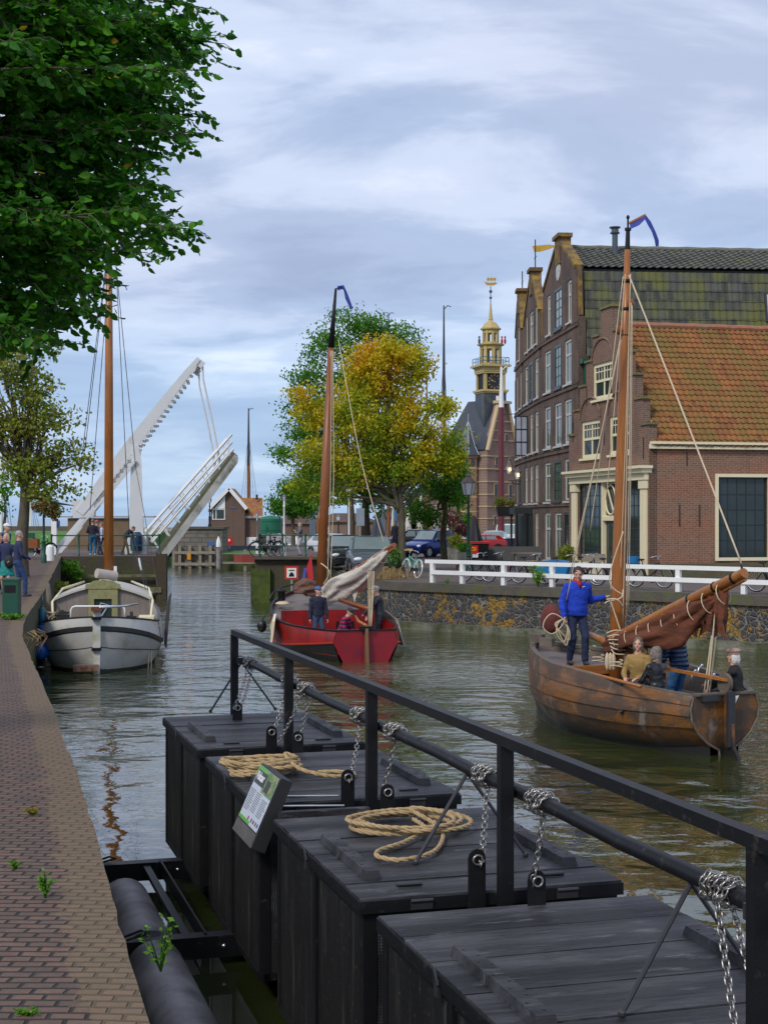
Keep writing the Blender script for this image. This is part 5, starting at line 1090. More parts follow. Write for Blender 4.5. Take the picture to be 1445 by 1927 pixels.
strake(rows, lambda r: (r[3] - .004, r[4]), lambda r: (r[5], r[6] - .2), 3, .02).build('bottom', mat('tar_black', (.012, .012, .013), .4, .3, 3), t, 40)
b = MB()
for sx in (1, -1): b.tube([(sx * (r[3] + .015), r[0], r[4]) for r in rows], .028, 5)
b.build('rubbing_line', mat('red_line', (.42, .03, .015), .3), t)
b = MB(); b.prism([V((x, -.01, z)) for x, z in ((.80, .79), (.90, .47), (.64, -.05), (.5, -.4), (-.5, -.4), (-.64, -.05), (-.90, .47), (-.80, .79))], (0, .04, 0)); b.build('transom', mat('red_transom', (.24, .008, .014), .3, .3, 1.2, (.12, .01, .03), (.5, .7), 1), t)
gunwale(rows, .07, .03, lambda r: r[2]).build('gunwale', M_BLACKW, t); b = MB(); b.box((0, .0, .80), (1.64, .08, .035)); b.build('transom_cap', M_BLACKW, t)
deck(rows, lambda r: r[2] - .10, .06, 4.4).build('deck', wood('grey_teak', (.19, .165, .15), (.14, .12, .11), 1, .7, .7), t)
deck(rows, lambda r: .14, .2, 0, 4.6).build('cockpit_floor', M_DKMET, t)
strake(rows[:9], lambda r: (r[1] - .07, r[2]), lambda r: (r[3] - .12, .1), 1).build('cockpit_lining', MATS['red_hull_paint'], t)
b = MB(); b.box((0, 4.35, .62), (3.05, .06, .95)); b.build('bulkhead', MATS['red_hull_paint'], t); b = MB(); b.box((.42, 4.31, .55), (.55, .03, .4)); b.build('companion_opening', M_BLACKW, t)
b = MB(); b.box((-.9, 2.6, .5), (.5, 3, .05)); b.box((.9, 2.6, .5), (.5, 3, .05)); b.build('bench', M_REDP, t)
mb = V((0, 6.0, .9)); mtp = rl(W(632, 543, 46.5)); mid = rl(W(623, 655, 46.5))
b = MB(); b.tube([mb, mb.lerp(mid, .5), mid], [.155, .14, .10], 14); b.build('mast', M_MASTD, t, True); b = MB(); b.tube([mid, mtp], [.10, .035], 10); b.tube([mtp, mtp + V((.18, 0, .05)), mtp + V((.32, .0, -.1))], .015, 5); b.build('mast_top', M_BLACKW, t, True)
b = MB(); b.loft([[mtp + V((.05, 0, .08)), mtp + V((.05, 0, -.06))], [mtp + V((.25, 0, .12)), mtp + V((.25, 0, .0))], [mtp + V((.4, 0, -.2)), mtp + V((.3, 0, -.3))], [mtp + V((.55, 0, -.6)), mtp + V((.48, 0, -.65))]], cap=False, closed_ring=False); b.build('wimple', MATS['blue_cloth'], t)
g0, g1 = rl(W(606, 1112, 46.2)), rl(W(742, 1026, 41.8))
b = MB(); b.tube([g0, g1], [.09, .075], 10); b.bar(g0.lerp(g1, .62) + dn * .1, g1 + dn * .04, .1, .16); b.build('boom', M_MASTD, t, 40)
M_SAILW = mat('white_sailcloth', (.58, .54, .47), .85, .15, 3, (.36, .31, .25), (.5, .7), 2, bump=.6, bs=5, bd=.05, sc=(1, .4, 1.6))
b = sailbundle([g0 + dn * .15, g0.lerp(g1, .25) + dn * .10, g0.lerp(g1, .5) + dn * .22, g0.lerp(g1, .75) + dn * .12, g0.lerp(g1, .93)], [(0, .16), (.3, .22), (.55, .21), (.8, .13), (1, .06)], 5, hang=.9); b.build('furled_sail', M_SAILW, t, True)
for k in range(6):
    f = .1 + k * .15; c = g0.lerp(g1, f) + dn * .15; d = (g1 - g0).normalized(); x = d.cross(V((0, 0, 1))).normalized(); y = x.cross(d); b = MB(); rr_ = .22 - .10 * f; b.tube([c + x * math.cos(a) * rr_ + y * math.sin(a) * rr_ * 1.15 for a in [2 * math.pi * i / 12 for i in range(12)]], .016, 5, closed=True); b.build('sail_tie', M_LROPE, t)
b = MB(); b.prism([g0.lerp(g1, .42) + dn * .3, g0.lerp(g1, .58) + dn * .3, g0.lerp(g1, .47) + dn * .95], (.03, .03, 0)); b.build('hanging_sailcloth', M_SAILW, t)
rr2 = lambda pts, r=.012, m=None: rope('rope', [rl(W(*p)) for p in pts], r, m or M_LROPE, parent=t, strands=False, n=4)
for x0, x1 in ((693, 694), (697, 696), (701, 698), (704, 699)): rr2([(x0, 1075, 41.6), (x1, 1180, 41.2)], .012)
for a in (((637, 640, 46.4), (678, 860, 44), (722, 1020, 42)), ((622, 660, 46.4), (612, 860, 46.6), (601, 1090, 48)), ((624, 660, 46.4), (622, 900, 46), (616, 1105, 46)), ((626, 660, 46.4), (628, 900, 46), (622, 1090, 45.5))): rr2(list(a), .012)
rr2([(604, 1060, 46.2), (620, 1075, 46), (612, 1095, 46.2), (603, 1108, 46.2), (622, 1118, 46)], .02)
for sx, pts_ in ((-1, ((-1.66, 4.4, 1.0), (-1.9, 3.3, .85), (-2.0, 3.25, .1), (-1.78, 4.1, .25), (-1.72, 4.75, .6))), (1, ((1.66, 4.4, 1.05), (1.72, 3.3, .85), (1.85, 2.9, .1), (1.9, 3.9, .1), (1.72, 4.75, .7)))):
    b = MB(); b.prism([V(p) for p in pts_], (sx * .07, 0, 0)); b.build('leeboard', M_CREAM if sx < 0 else wood('grey_leeboard', (.36, .33, .27), (.12, .06, .04), 2, .6), t)
b = MB(); b.prism([V((-.04, -.02, .95)), V((-.04, -.14, .95)), V((-.04, -.22, .2)), V((-.04, -.32, -.5)), V((-.04, -.02, -.5))], (.08, 0, 0)); b.build('rudder', wood('rudder_wood', (.24, .13, .06), (.14, .07, .035), 2, .5), t)
b = MB(); b.box((0, -.06, .86), (.36, .18, .1)); b.build('rudder_cap', M_BLACKW, t)
b = MB(); b.tube([(0, -.05, .93), (-.05, .6, 1.0), (-.02, 1.1, 1.12)], [.05, .04, .03], 8); b.build('tiller', M_MASTW, t, True)
q_ = rl(W(590, 1108, 47)); b = sailbundle([q_ + V((-.55, .3, -.05)), q_ + V((-.2, .1, .05)), q_ + V((.15, 0, .0)), q_ + V((.4, -.2, .08))], [(0, .10), (.3, .24), (.7, .20), (1, .07)], 9); b.build('sail_cover', mat('brown_canvas', (.15, .075, .055), .9, .4, 5, bump=.9, bs=6, bd=.08), t, True)
b = MB(); b.lathe([(.12, 0), (.12, .25), (.16, .3), (.1, .36)], rl(W(530, 1130, 47.5)), 10); b.build('bollard', M_BLACKW, t, 40)
b = MB(); p = rl(W(532, 1136, 46.7)); b.tube([p + V(((.22 - i * .002) * math.cos(i * .7), (.3 - i * .002) * math.sin(i * .7), .01 * (i // 9))) for i in range(45)], .022, 5); b.build('rope_loop', M_LROPE, t, True)
b = MB(); b.tube([rl(W(570, 1096, 48.5)), rl(W(588, 1040, 48.5))], .02, 6); b.build('flag_staff', M_MASTW, t)
for (c_, pts_, nm) in (((.50, .02, .03), ((586, 1042), (590, 1090), (581, 1094), (577, 1070)), 'flag_red'), ((.08, .08, .35), ((577, 1070), (574, 1094), (567, 1096), (573, 1068)), 'flag_blue')):
    b = MB(); b.prism([rl(W(x, y, 48.4)) for x, y in pts_], (0, .02, 0)); b.build('flag', mat(nm, c_, .8, .2), t)
b = MB(); b.tube([(-1.5, 6.5, 1.3), (-1.2, 7.6, 1.45), (-.7, 8.5, 1.6), (0, 9.2, 1.7), (.7, 8.5, 1.6), (1.2, 7.6, 1.45)], .025, 6)
b.build('bow_rail', M_BLACKW, t)
b = MB(); b.tube([rl(W(640, 1128, 45)), rl(W(700, 1148, 43))], .07, 8); b.build('spare_spar', M_MASTD, t, True)
b = MB(); b.sph(W(493, 1178, 46) , (.15, .15, .20), 14); b.tube([W(493, 1168, 46), W(504, 1150, 46)], .012, 5); o = b.build('fender', mat('fender_black', (.012, .013, .016), .35, .2), None, True); tag(o, 'round black fender hanging at the left bow of the red boat', 'fender')
# ---------------- white boat at the quay
WX, WY, WA = -7.25, 37.6, math.atan2(.142, .99)
t = whiteb = thing('white_barge', 'weathered white sailing barge with bluff bow moored at the brick quay', 'sailboat', (WX, WY, WZ), WA)
wo = V((WX, WY, WZ)); Rw = Matrix.Rotation(WA, 3, 'Z'); wl = lambda p: Rw.transposed() @ (V(p) - wo)
#       y,  hbG, zG,  hbB, zB,  hbM, zM, hbW, zW
tab = [(0, .03, 1.36, .03, 1.06, .03, .6, .02, 0), (.12, .42, 1.34, .48, 1.03, .30, .55, .12, 0), (.35, .80, 1.30, .90, .96, .70, .5, .38, 0), (.8, 1.16, 1.24, 1.27, .84, 1.10, .45, .82, 0), (1.5, 1.40, 1.16, 1.50, .68, 1.40, .38, 1.18, 0), (2.6, 1.50, 1.08, 1.58, .54, 1.52, .3, 1.38, 0), (5, 1.52, .98, 1.60, .48, 1.55, .28, 1.42, 0), (9, 1.48, .98, 1.56, .5, 1.5, .3, 1.38, 0), (12, 1.1, 1.15, 1.2, .7, 1.1, .4, .8, 0), (13.5, .3, 1.4, .35, 1.0, .2, .5, .1, 0)]
rows = smooth_tab(tab, [0, .05, .12, .22, .35, .55, .8, 1.1, 1.5, 2, 2.6, 3.5, 5, 7, 9, 10.5, 12, 12.8, 13.5])
M_HW = mat('white_hull', (.50, .50, .47), .5, .12, 2.5, (.30, .31, .17), (.50, .72), 2.2, bump=.1)
M_HG = mat('grey_white_hull', (.40, .395, .375), .55, .12, 2, (.25, .24, .18), (.5, .75), 2.5, bump=.15)
strake(rows, lambda r: (r[1], r[2]), lambda r: (r[3], r[4] + .04), 2, .01).build('bulwark', M_HW, t, 50)
strake(rows, lambda r: (r[3], r[4] - .06), lambda r: (r[5], r[6]), 2, .02).build('hull_plank', M_HG, t, 50)
strake(rows, lambda r: (r[5], r[6]), lambda r: (r[7], r[8]), 2, .03).build('hull_plank', M_HG, t, 50)
strake(rows, lambda r: (r[7] + .012, r[8] + .07), lambda r: (r[7] * .8, -.5), 2).build('boot_top', mat('algae_black', (.02, .022, .01), .6, .4, 4), t, 50)
b = MB()
for sx in (1, -1):
    b.loft([[V((sx * (r[3] + d), r[0], r[4] + z)) for d, z in ((-.01, .07), (.05, .05), (.055, -.05), (-.01, -.08))] for r in rows])
b.build('rubbing_band', mat('band_black', (.018, .018, .02), .5, .4, 6, (.2, .2, .2), (.66, .75), 7), t)
b = MB()
for sx in (1, -1):
    b.tube([(sx * (r[5] + .018), r[0], r[6]) for r in rows[:14]], .009, 4)
b.build('seam', MATS['algae_black'], t)
gunwale(rows, .06, .03, lambda r: r[2]).build('gunwale', mat('gunwale_dark', (.03, .028, .025), .5, .4), t)
strake(rows, lambda r: (max(r[1] - .06, 0), r[2]), lambda r: (max(r[1] - .1, 0), r[2] - .35), 1).build('bulwark_inside', M_HG, t)
deck(rows, lambda r: r[2] - .28, .05).build('deck', wood('green_grey_deck', (.20, .19, .14), (.12, .12, .09), 1, .8, .7), t)
b = MB(); b.prism([V((-.085, -.06, 1.5)), V((.085, -.06, 1.5)), V((.10, -.10, .8)), V((.08, -.16, .0)), V((.05, -.18, -.4)), V((-.05, -.18, -.4)), V((-.08, -.16, .0)), V((-.10, -.10, .8))], (0, .2, 0)); b.build('stem_post', M_HW, t)
b = MB()
for z in (1.33, .55): b.box((0, -.08, z), (.24, .28, .07))
b.build('stem_strap', M_BLACKW, t)
b = MB(); b.box((0, -.05, 1.56), (.26, .3, .1)); b.build('stem_head', mat('rust', (.16, .05, .03), .9, .4, 8), t)
b = MB(); b.tube([(.08, -.2, 1.60), (.7, .4, 1.60), (1.0, .9, 1.62)], .03, 8); b.build('tiller', M_STEEL, t, True)
b = MB(); b.tube([wl(W(x, y, 39.2)) for x, y in ((134, 1168), (134, 1148), (137, 1143), (142, 1141), (226, 1141), (232, 1142), (235, 1146), (235, 1163))], .024, 8); b.build('hand_rail', M_WHITE, t, True)
# cabin
cf = lambda x: 1.98 - .36 * (abs(x) / 1.26) ** 1.7
b = MB(); xs_ = [i / 12 * 2.52 - 1.26 for i in range(13)]
b.prism([V((-1.26, 3.6, .75))] + [V((x, 3.6, cf(x))) for x in xs_] + [V((1.26, 3.6, .75))], (0, .05, 0)); b.build('cabin_front', wood('grey_tongue_boards', (.27, .23, .20), (.19, .16, .14), 2, .8, 1.2), t)
b = MB(); b.loft([[V((x * 1.04, y, cf(x) + .03)) for x in xs_] + [V((x * 1.04, y, cf(x) - .03)) for x in reversed(xs_)] for y in (3.5, 6.6)]); b.build('cabin_roof', mat('cabin_top', (.45, .43, .38), .6, .2, 3), t)
for x in (-1.225, 1.225): b = MB(); b.box((x, 5.08, 1.16), (.05, 2.84, .92)); b.build('cabin_side', M_CREAM, t)
M_LIME = mat('lichen_yellow_wood', (.25, .24, .11), .8, .3, 6, (.16, .15, .05), (.5, .7), 8)
b = MB(); b.box2((-.40, 3.50, .75), (-.24, 3.60, 1.9)); b.box2((.24, 3.50, .75), (.40, 3.60, 1.9)); b.box2((-.24, 3.50, 1.62), (.24, 3.598, 1.9))
sc_ = [(-.48, 1.9), (-.47, 2.02), (-.36, 2.05), (-.28, 2.11), (0, 2.15), (.28, 2.11), (.36, 2.05), (.47, 2.02), (.48, 1.9)]; b.prism([V((x, 3.48, z)) for x, z in sc_], (0, .13, 0)); b.build('door_frame', M_LIME, t)
b = MB(); b.box2((-.24, 3.55, .75), (.24, 3.59, 1.62)); b.build('door_glass', M_GLASS, t); b = MB(); b.tube([(-.2, 3.53, .9), (0, 3.52, 1.2), (.15, 3.53, 1.45), (-.05, 3.53, 1.5), (-.18, 3.53, 1.3), (.12, 3.53, 1.0)], .022, 5); b.build('mooring_line', mat('pale_blue_line', (.3, .4, .42), .8), t, True)
b = MB()
for sx in (1, -1): b.tube([(sx * 1.30, 2.9, 1.05), (sx * 1.36, 3.4, 1.55), (sx * 1.22, 5.4, 1.82), (sx * .7, 6.9, 1.95)], .035, 6)
b.build('grab_rail', M_CREAM, t, True)
b = MB(); b.box((1.2, 2.6, 1.05), (.4, .9, .3)); b.build('locker', M_CREAM, t)
mb = V((0, 7.4, 1.1)); mtp = wl(W(206, 300, 45)); b = MB(); b.tube([mb, mb.lerp(mtp, .5), mtp], [.155, .125, .07], 14); b.build('mast', M_MASTW, t, True)
b = MB(); b.box((-.02, 7.2, 1.75), (.5, .3, .5)); b.box((.2, 7.3, 2.1), (.09, .1, .6)); b.build('mast_tabernacle', M_WHITE, t)
b = MB(); o_ = wl(W(196, 1078, 44)); b.tube([o_ + V((-.2, -.2, 0)), o_ + V((.35, .1, -.1))], .14, 12); b.build('rolled_sail', mat('grey_roll', (.4, .36, .32), .8, .2, 8), t, 40)
for (x0, y0, x1, y1) in ((206, 450, 152, 880), (206, 460, 160, 850), (208, 480, 170, 960), (216, 470, 256, 880), (218, 480, 244, 1000), (212, 600, 214, 1085), (201, 600, 198, 1085)):
    b = MB(); p, q = wl(W(x0, y0, 45)), wl(W(x1, y1, 45.5)); b.tube([p, q], .011, 4); b.build('shroud', M_DKMET, t)
b = MB(); b.tube([wl(W(262, 1050, 42.5)), wl(W(266, 1073, 42.5))], .03, 6); b.build('bottle_screw', M_WHITE, t)
for a in ((256, 880, 302, 1130), (244, 1000, 275, 1110), (252, 1010, 280, 1112)):
    b = MB(); b.tube([wl(W(a[0], a[1], 44)), wl(W(a[2], a[3], 41.5))], .009, 4); b.build('shroud', M_DKMET, t)
b = MB(); b.prism([wl(W(x, y, 40.3)) for x, y in ((322, 1116), (316, 1180), (313, 1222), (309, 1212), (311, 1165), (318, 1122))], (.02, .7, 0)); b.build('leeboard', mat('dark_leeboard', (.05, .04, .035), .7, .4, 5), t)
b = MB(); b.prism([wl(W(x, y, 41.5)) for x, y in ((87, 1098), (89, 1102), (96, 1150), (97, 1166), (88, 1166), (87, 1130))], (.04, .5, 0)); b.build('leeboard', MATS['bleached_timber'], t)
rp = random.Random(2)
for k in range(7):
    b = MB(); c = wl(W(rp.uniform(96, 125), rp.uniform(1158, 1172), 39.6)); b.tube([c + V((rp.uniform(-.2, .2), rp.uniform(-.25, .25), rp.uniform(-.06, .16))) for _ in range(9)], .018, 5); b.build('rope_tangle', M_LROPE if k % 2 else MATS['gunwale_dark'], t, True)
for px, py in ((248, 1163), (118, 1160)):
    b = MB(); c = wl(W(px, py, 39.4)); b.box(c, (.14, .3, .12), .5); b.box(c + V((0, 0, .1)), (.08, .12, .14)); b.build('cleat', MATS['gunwale_dark'], t)
for a in (((285, 1160, 39.6), (283, 1200, 39.3), (279, 1260, 38.8)), ((287, 1160, 39.6), (286, 1205, 39.3), (285, 1262, 38.8)), ((262, 1186, 39), (276, 1184, 39.2), (304, 1176, 40))): rope('mooring_line', [wl(W(*p)) for p in a], .012, M_LROPE, parent=t, strands=False, n=3)
b = MB(); b.box(wl(W(162, 1257, 37.35)), (.62, .16, .16), R(2)); o = b.build('rusty_float', mat('rust_beam', (.20, .13, .09), .9, .5, 5, (.13, .05, .03), (.5, .6), 6), t)
rope('mooring_line', [W(98, 1168, 39.6), W(92, 1190, 39), W(82, 1206, 38.6), W(66, 1216, 38.2)], .02, M_LROPE, 'slack mooring rope from the white barge down to the blue fender', 'rope', strands=False)
for (px, py, Y, r_, lab, m_) in ((80, 1224, 38.6, (.22, .22, .24), 'big round bright blue fender between white barge and quay', M_BLUEF), (81, 1192, 39.0, (.14, .14, .24), 'middle blue fender hanging above the big round one', M_BLUEF), (80, 1160, 39.6, (.13, .13, .27), 'topmost dark teal cylinder fender by the quay wall', mat('teal_plastic', (.01, .09, .12), .45))):
    b = MB(); b.sph((0, 0, 0), r_, 18); b.tube([(0, 0, r_[2] * .9), (.02, 0, r_[2] + .3)], .012, 5); b.lathe([(.04, 0), (.04, .05)], (0, 0, r_[2] * .93), 8); o = b.build('fender', m_, None, True, loc=W(px, py, Y)); tag(o, lab, 'fender', 'fenders of the white barge')
# ================================================================ PEOPLE
def two_bone(a, c, l1, l2, pole):
    a, c, pole = V(a), V(c), V(pole); d = c - a; L = min(d.length, (l1 + l2) * .999); d.normalize(); c = a + d * L
    x = (l1 * l1 - l2 * l2 + L * L) / (2 * L); h = math.sqrt(max(l1 * l1 - x * x, 0)); p = pole - d * pole.dot(d)
    p = p.normalized() if p.length > 1e-5 else V((0, 1, 0)); return a + d * x + p * h, c
def cap(b, p, q, r0, r1, n=10):
    p, q = V(p), V(q); d = (q - p).normalized()
    b.tube([p - d * r0 * .9, p - d * r0 * .6, p, q, q + d * r1 * .6, q + d * r1 * .9], [r0 * .4, r0 * .8, r0, r1, r1 * .8, r1 * .4], n)
def remesh(b, name, m, parent, vox, wr=0.0, sm=3, ws=9):
    me = bpy.data.meshes.new(name); me.from_pydata(b.v, [], b.f); fix_normals(me); o = bpy.data.objects.new(name, me); COL.objects.link(o)
    q = o.modifiers.new('r', 'REMESH'); q.mode = 'VOXEL'; q.voxel_size = vox; s = o.modifiers.new('s', 'SMOOTH'); s.iterations = sm; s.factor = .5
    dg = bpy.context.evaluated_depsgraph_get(); me2 = bpy.data.meshes.new_from_object(o.evaluated_get(dg)); bpy.data.objects.remove(o)
    if wr:
        for v in me2.vertices:
            c = v.co; k = mnoise.noise(V((c.x * ws, c.y * ws, c.z * ws * 1.4))) + .5 * mnoise.noise(V((c.x * ws * 2.3 + 5, c.y * ws * 2.3, c.z * ws * 2.8))); v.co = c + v.normal * k * wr
    me2.materials.clear(); me2.materials.append(m); me2.shade_smooth(); r = bpy.data.objects.new(name, me2); COL.objects.link(r); r.parent = parent; r.name = name; return r
def person(label, loc, yaw, H=1.75, pelvis=(0, 0, .93), chest=(0, .02, 1.30), head=(0, .05, 1.62), look=0, tilt=0, hl=(-.25, .05, .82), hr=(.25, .05, .82), fl=(-.11, 0, .07), fr=(.11, 0, .07),
           top=(.02, .03, .08), leg=(.03, .05, .12), hair=(.12, .08, .05), hairlen=0, capc=None, capkind='cap', shoe=(.03, .03, .03), vox=.02, bulk=1.0, topmat=None, legmat=None, el=(-.4, -.5, -.3), er=(.4, -.5, -.3), kn=(0, 1, 0), skirt=None, hood=False, collar=None, female=False, hands=True, shorts=False, curl=True, group=None, fat=0.0):
    t = thing('person', label, 'person', loc, yaw, group); s = H / 1.75; P, Cc, Hd = V(pelvis), V(chest), V(head)
    up = (Cc - P).normalized(); neck = Cc + up * .17 + (Hd - Cc).normalized() * .04; shw = .17 if female else .19
    side = V((1, 0, 0)); Sl, Sr = Cc + up * .085 - side * shw, Cc + up * .085 + side * shw
    hip = .09; Hl, Hr = P - side * hip - V((0, 0, .03)), P + side * hip - V((0, 0, .03))
    El, hl = two_bone(Sl, hl, .29, .26, el); Er, hr = two_bone(Sr, hr, .29, .26, er)
    Kl, fl = two_bone(Hl, fl, .44, .43, kn); Kr, fr = two_bone(Hr, fr, .44, .43, kn)
    def SC(b): b.v = [tuple(V(v) * s) for v in b.v]; return b
    b = MB(); Mh = Matrix.Rotation(R(look), 3, 'Z') @ Matrix.Rotation(R(tilt), 3, 'X')
    b.sph(Hd + Mh @ V((0, -.01, .02)), (.077, .096, .10), 14, Mh); b.sph(Hd + Mh @ V((0, .015, -.045)), (.060, .072, .072), 12, Mh)
    cap(b, Hd + Mh @ V((0, .085, .01)), Hd + Mh @ V((0, .108, -.022)), .010, .016, 6); b.sph(Hd + Mh @ V((0, .082, -.06)), (.028, .014, .010), 8, Mh); b.sph(Hd + Mh @ V((0, .078, -.098)), (.026, .02, .018), 8, Mh)
    for sx in (-1, 1):
        b.sph(Hd + Mh @ V((sx * .078, -.005, -.005)), (.012, .022, .034), 8, Mh); b.sph(Hd + Mh @ V((sx * .034, .082, .035)), (.024, .012, .008), 8, Mh); b.sph(Hd + Mh @ V((sx * .045, .06, -.03)), (.022, .022, .022), 8, Mh)
    cap(b, Hd + V((0, -.02, -.06)), neck - V((0, 0, .02)), .055, .062); cap(b, neck, Cc, .06, .11); cap(b, Cc, P, .11, .11); cap(b, Sl, Sr, .045, .045)
    for S_, E_, h_, sx in ((Sl, El, hl, -1), (Sr, Er, hr, 1)):
        cap(b, S_, E_, .045, .036); cap(b, E_, h_, .036, .025); d = (h_ - E_).normalized()
        if hands:
            x = d.cross(V((0, 0, 1))); x = x.normalized() if x.length > .2 else V((0, 1, 0)) ; nrm = x.cross(d)
            if abs(d.z) > .8: x = V((0, 1, 0)); x = (x - d * x.dot(d)).normalized(); nrm = V((-sx, 0, 0)); nrm = (nrm - d * nrm.dot(d)).normalized()
            else: nrm = -V((0, 0, 1)) + d * d.z; nrm.normalize(); x = d.cross(nrm).normalized()
            pc = h_ + d * .055
            for k in range(4): cap(b, h_ + d * .01 + x * (k - 1.5) * .012, h_ + d * .085 + x * (k - 1.5) * .020, .014, .0115, 6)
            for k, L in enumerate((.060, .070, .066, .050)):
                p = h_ + d * .092 + x * (k - 1.5) * .021; d2 = (d + nrm * (.55 if curl else .1)).normalized(); d3 = (d + nrm * (1.6 if curl else .25)).normalized(); m1 = p + d2 * L * .55
                cap(b, p, m1, .0095, .0088, 6); cap(b, m1, m1 + d3 * L * .55, .0088, .0075, 6)
            tb = h_ + d * .03 + x * (.034 * sx); tm = tb + (d * .5 + x * sx * .9 + nrm * .4).normalized() * .035; cap(b, tb, tm, .012, .011, 6); cap(b, tm, tm + (d + nrm * .6).normalized() * .03, .011, .009, 6)
        else: b.sph(h_ + d * .06, (.04, .045, .06), 8)
    for H_, K_, f_ in ((Hl, Kl, fl), (Hr, Kr, fr)): cap(b, H_, K_, .075, .05); cap(b, K_, f_, .052, .034); cap(b, f_ + V((0, -.02, -.03)), f_ + V((0, .11, -.04)), .033, .028)
    remesh(SC(b), 'body', M_SKIN, t, min(vox, .014) if vox < .018 else vox)
    # eyes
    for sx in (-1, 1):
        e = MB(); e.sph(Hd + Mh @ V((sx * .033, .083, .018)), (.013, .008, .006), 8, Mh); SC(e).build('eye', mat('eye_dark', (.04, .03, .03), .2, bump=0), t)
    # top
    b = MB(); k = bulk; d_ = .0 + fat
    rings = [(P - up * .06, .155 * k, .115 * k + d_), (P + up * .03, .165 * k, .12 * k + d_ * 1.3), (P.lerp(Cc, .5), .152 * k, .108 * k + d_ * 1.2), (Cc - up * .05, .172 * k, .118 * k + d_ * .5), (Cc + up * .05, .178 * k, .115 * k), (Cc + up * .125, .16 * k, .09 * k), (Cc + up * .165, .09, .07), (Cc + up * .185, .066, .066)]
    fw = side.cross(up) * -1
    b.loft([[c + side * math.cos(a) * rx + fw * math.sin(a) * ry for a in [2 * math.pi * i / 20 for i in range(20)]] for c, rx, ry in rings])
    for S_, E_, h_ in ((Sl, El, hl), (Sr, Er, hr)):
        b.sph(S_ + V((0, 0, -.01)), .064 * k, 10); cap(b, S_ + (E_ - S_) * .06, E_, .058 * k, .050 * k); cap(b, E_, h_ - (h_ - E_).normalized() * .01, .052 * k, .040 * k)
    if hood: b.sph(Cc + up * .16 - fw * .10, (.12, .08, .09), 12)
    if capkind == 'collar' or collar: pass
    tm_ = topmat or mat('cloth_%02d_%02d_%02d' % tuple(int(c * 99) for c in top), top, .85, .25, 7, bump=.4, bs=60); remesh(SC(b), 'jacket', tm_, t, vox, .010 * k)
    if collar:
        b = MB(); b.loft([[neck + V((0, .0, z)) + side * math.cos(a) * r + fw * math.sin(a) * r + V((0, 0, .03 * math.sin(a) * -1)) for a in [2 * math.pi * i / 14 for i in range(14)]] for r, z in ((.09, -.06), (.078, -.01), (.074, .02), (.066, .02), (.07, -.03))]); b.prism([neck + fw * .10 + V((-.055, 0, -.02)), neck + fw * .10 + V((.055, 0, -.02)), neck + fw * .125 + V((0, 0, -.15))], fw * .012); SC(b).build('collar', mat('collar_red', collar, .8), t, True)
    # legs
    if skirt:
        b = MB(); b.loft([[P + V((math.cos(a) * rx, math.sin(a) * ry, z)) for a in [2 * math.pi * i / 20 for i in range(20)]] for rx, ry, z in ((.15, .12, .06), (.19, .16, -.12), (.22, .20, -.38), (.215, .195, -.40))]); remesh(SC(b), 'skirt', mat('skirt_teal', skirt, .8, .5, 25), t, vox, .02)
    else:
        b = MB(); b.sph(P - V((0, 0, .02)), (.16 * (1 + fat), .125 + fat * .5, .12), 14)
        for H_, K_, f_ in ((Hl, Kl, fl), (Hr, Kr, fr)):
            cap(b, H_ + V((0, 0, .02)), K_, .098, .072)
            if not shorts: cap(b, K_, f_ + (K_ - f_).normalized() * .03, .072, .060)
        remesh(SC(b), 'trousers', legmat or mat('denim_%02d_%02d_%02d' % tuple(int(c * 99) for c in leg), leg, .85, .25, 9, bump=.4, bs=60), t, vox, .011)
    for f_ in (fl, fr):
        b = MB(); b.sph(f_ + V((0, .05, -.035)), (.046, .135, .045), 10); SC(b).build('shoe', mat('shoe_%02d' % int(shoe[0] * 99), shoe, .5), t, True)
    # hair and hats
    if hair:
        b = MB(); M2 = Mh
        b.sph(Hd + M2 @ V((0, -.022, .040)), (.086, .098, .092), 14, M2)
        if hairlen: b.sph(Hd + M2 @ V((0, -.06, -.05)), (.085, .06, .12), 12, M2); 
        if hairlen > 1:
            b.sph(Hd + M2 @ V((0, -.065, -.16)), (.085, .045, .14), 12, M2)
        if hairlen:
            for sx in (-1, 1): b.sph(Hd + M2 @ V((sx * .07, .0, -.04)), (.03, .055, .10), 10, M2)
        # fringe cut: keep the face free
        remesh(SC(b), 'hair', mat('hair_%02d_%02d' % (int(hair[0] * 99), int(hair[2] * 99)), hair, .7, .4, 30, bump=.6, bs=90), t, min(vox, .015), .008, 1, 25)
    if capc:
        b = MB(); cm = mat('hat_%02d_%02d' % (int(capc[0] * 99), int(capc[2] * 99)), capc, .85, .2, 12, bump=.4)
        b.sph(Hd + Mh @ V((0, -.012, .062)), (.098, .112, .072), 14, Mh)
        if capkind == 'cap': b.sph(Hd + Mh @ V((0, .10, .052)), (.065, .075, .012), 10, Mh)
        if capkind == 'beret': b.sph(Hd + Mh @ V((.01, -.005, .095)), (.125, .135, .05), 14, Mh)
        SC(b).build('hat', cm, t, True)
    return t
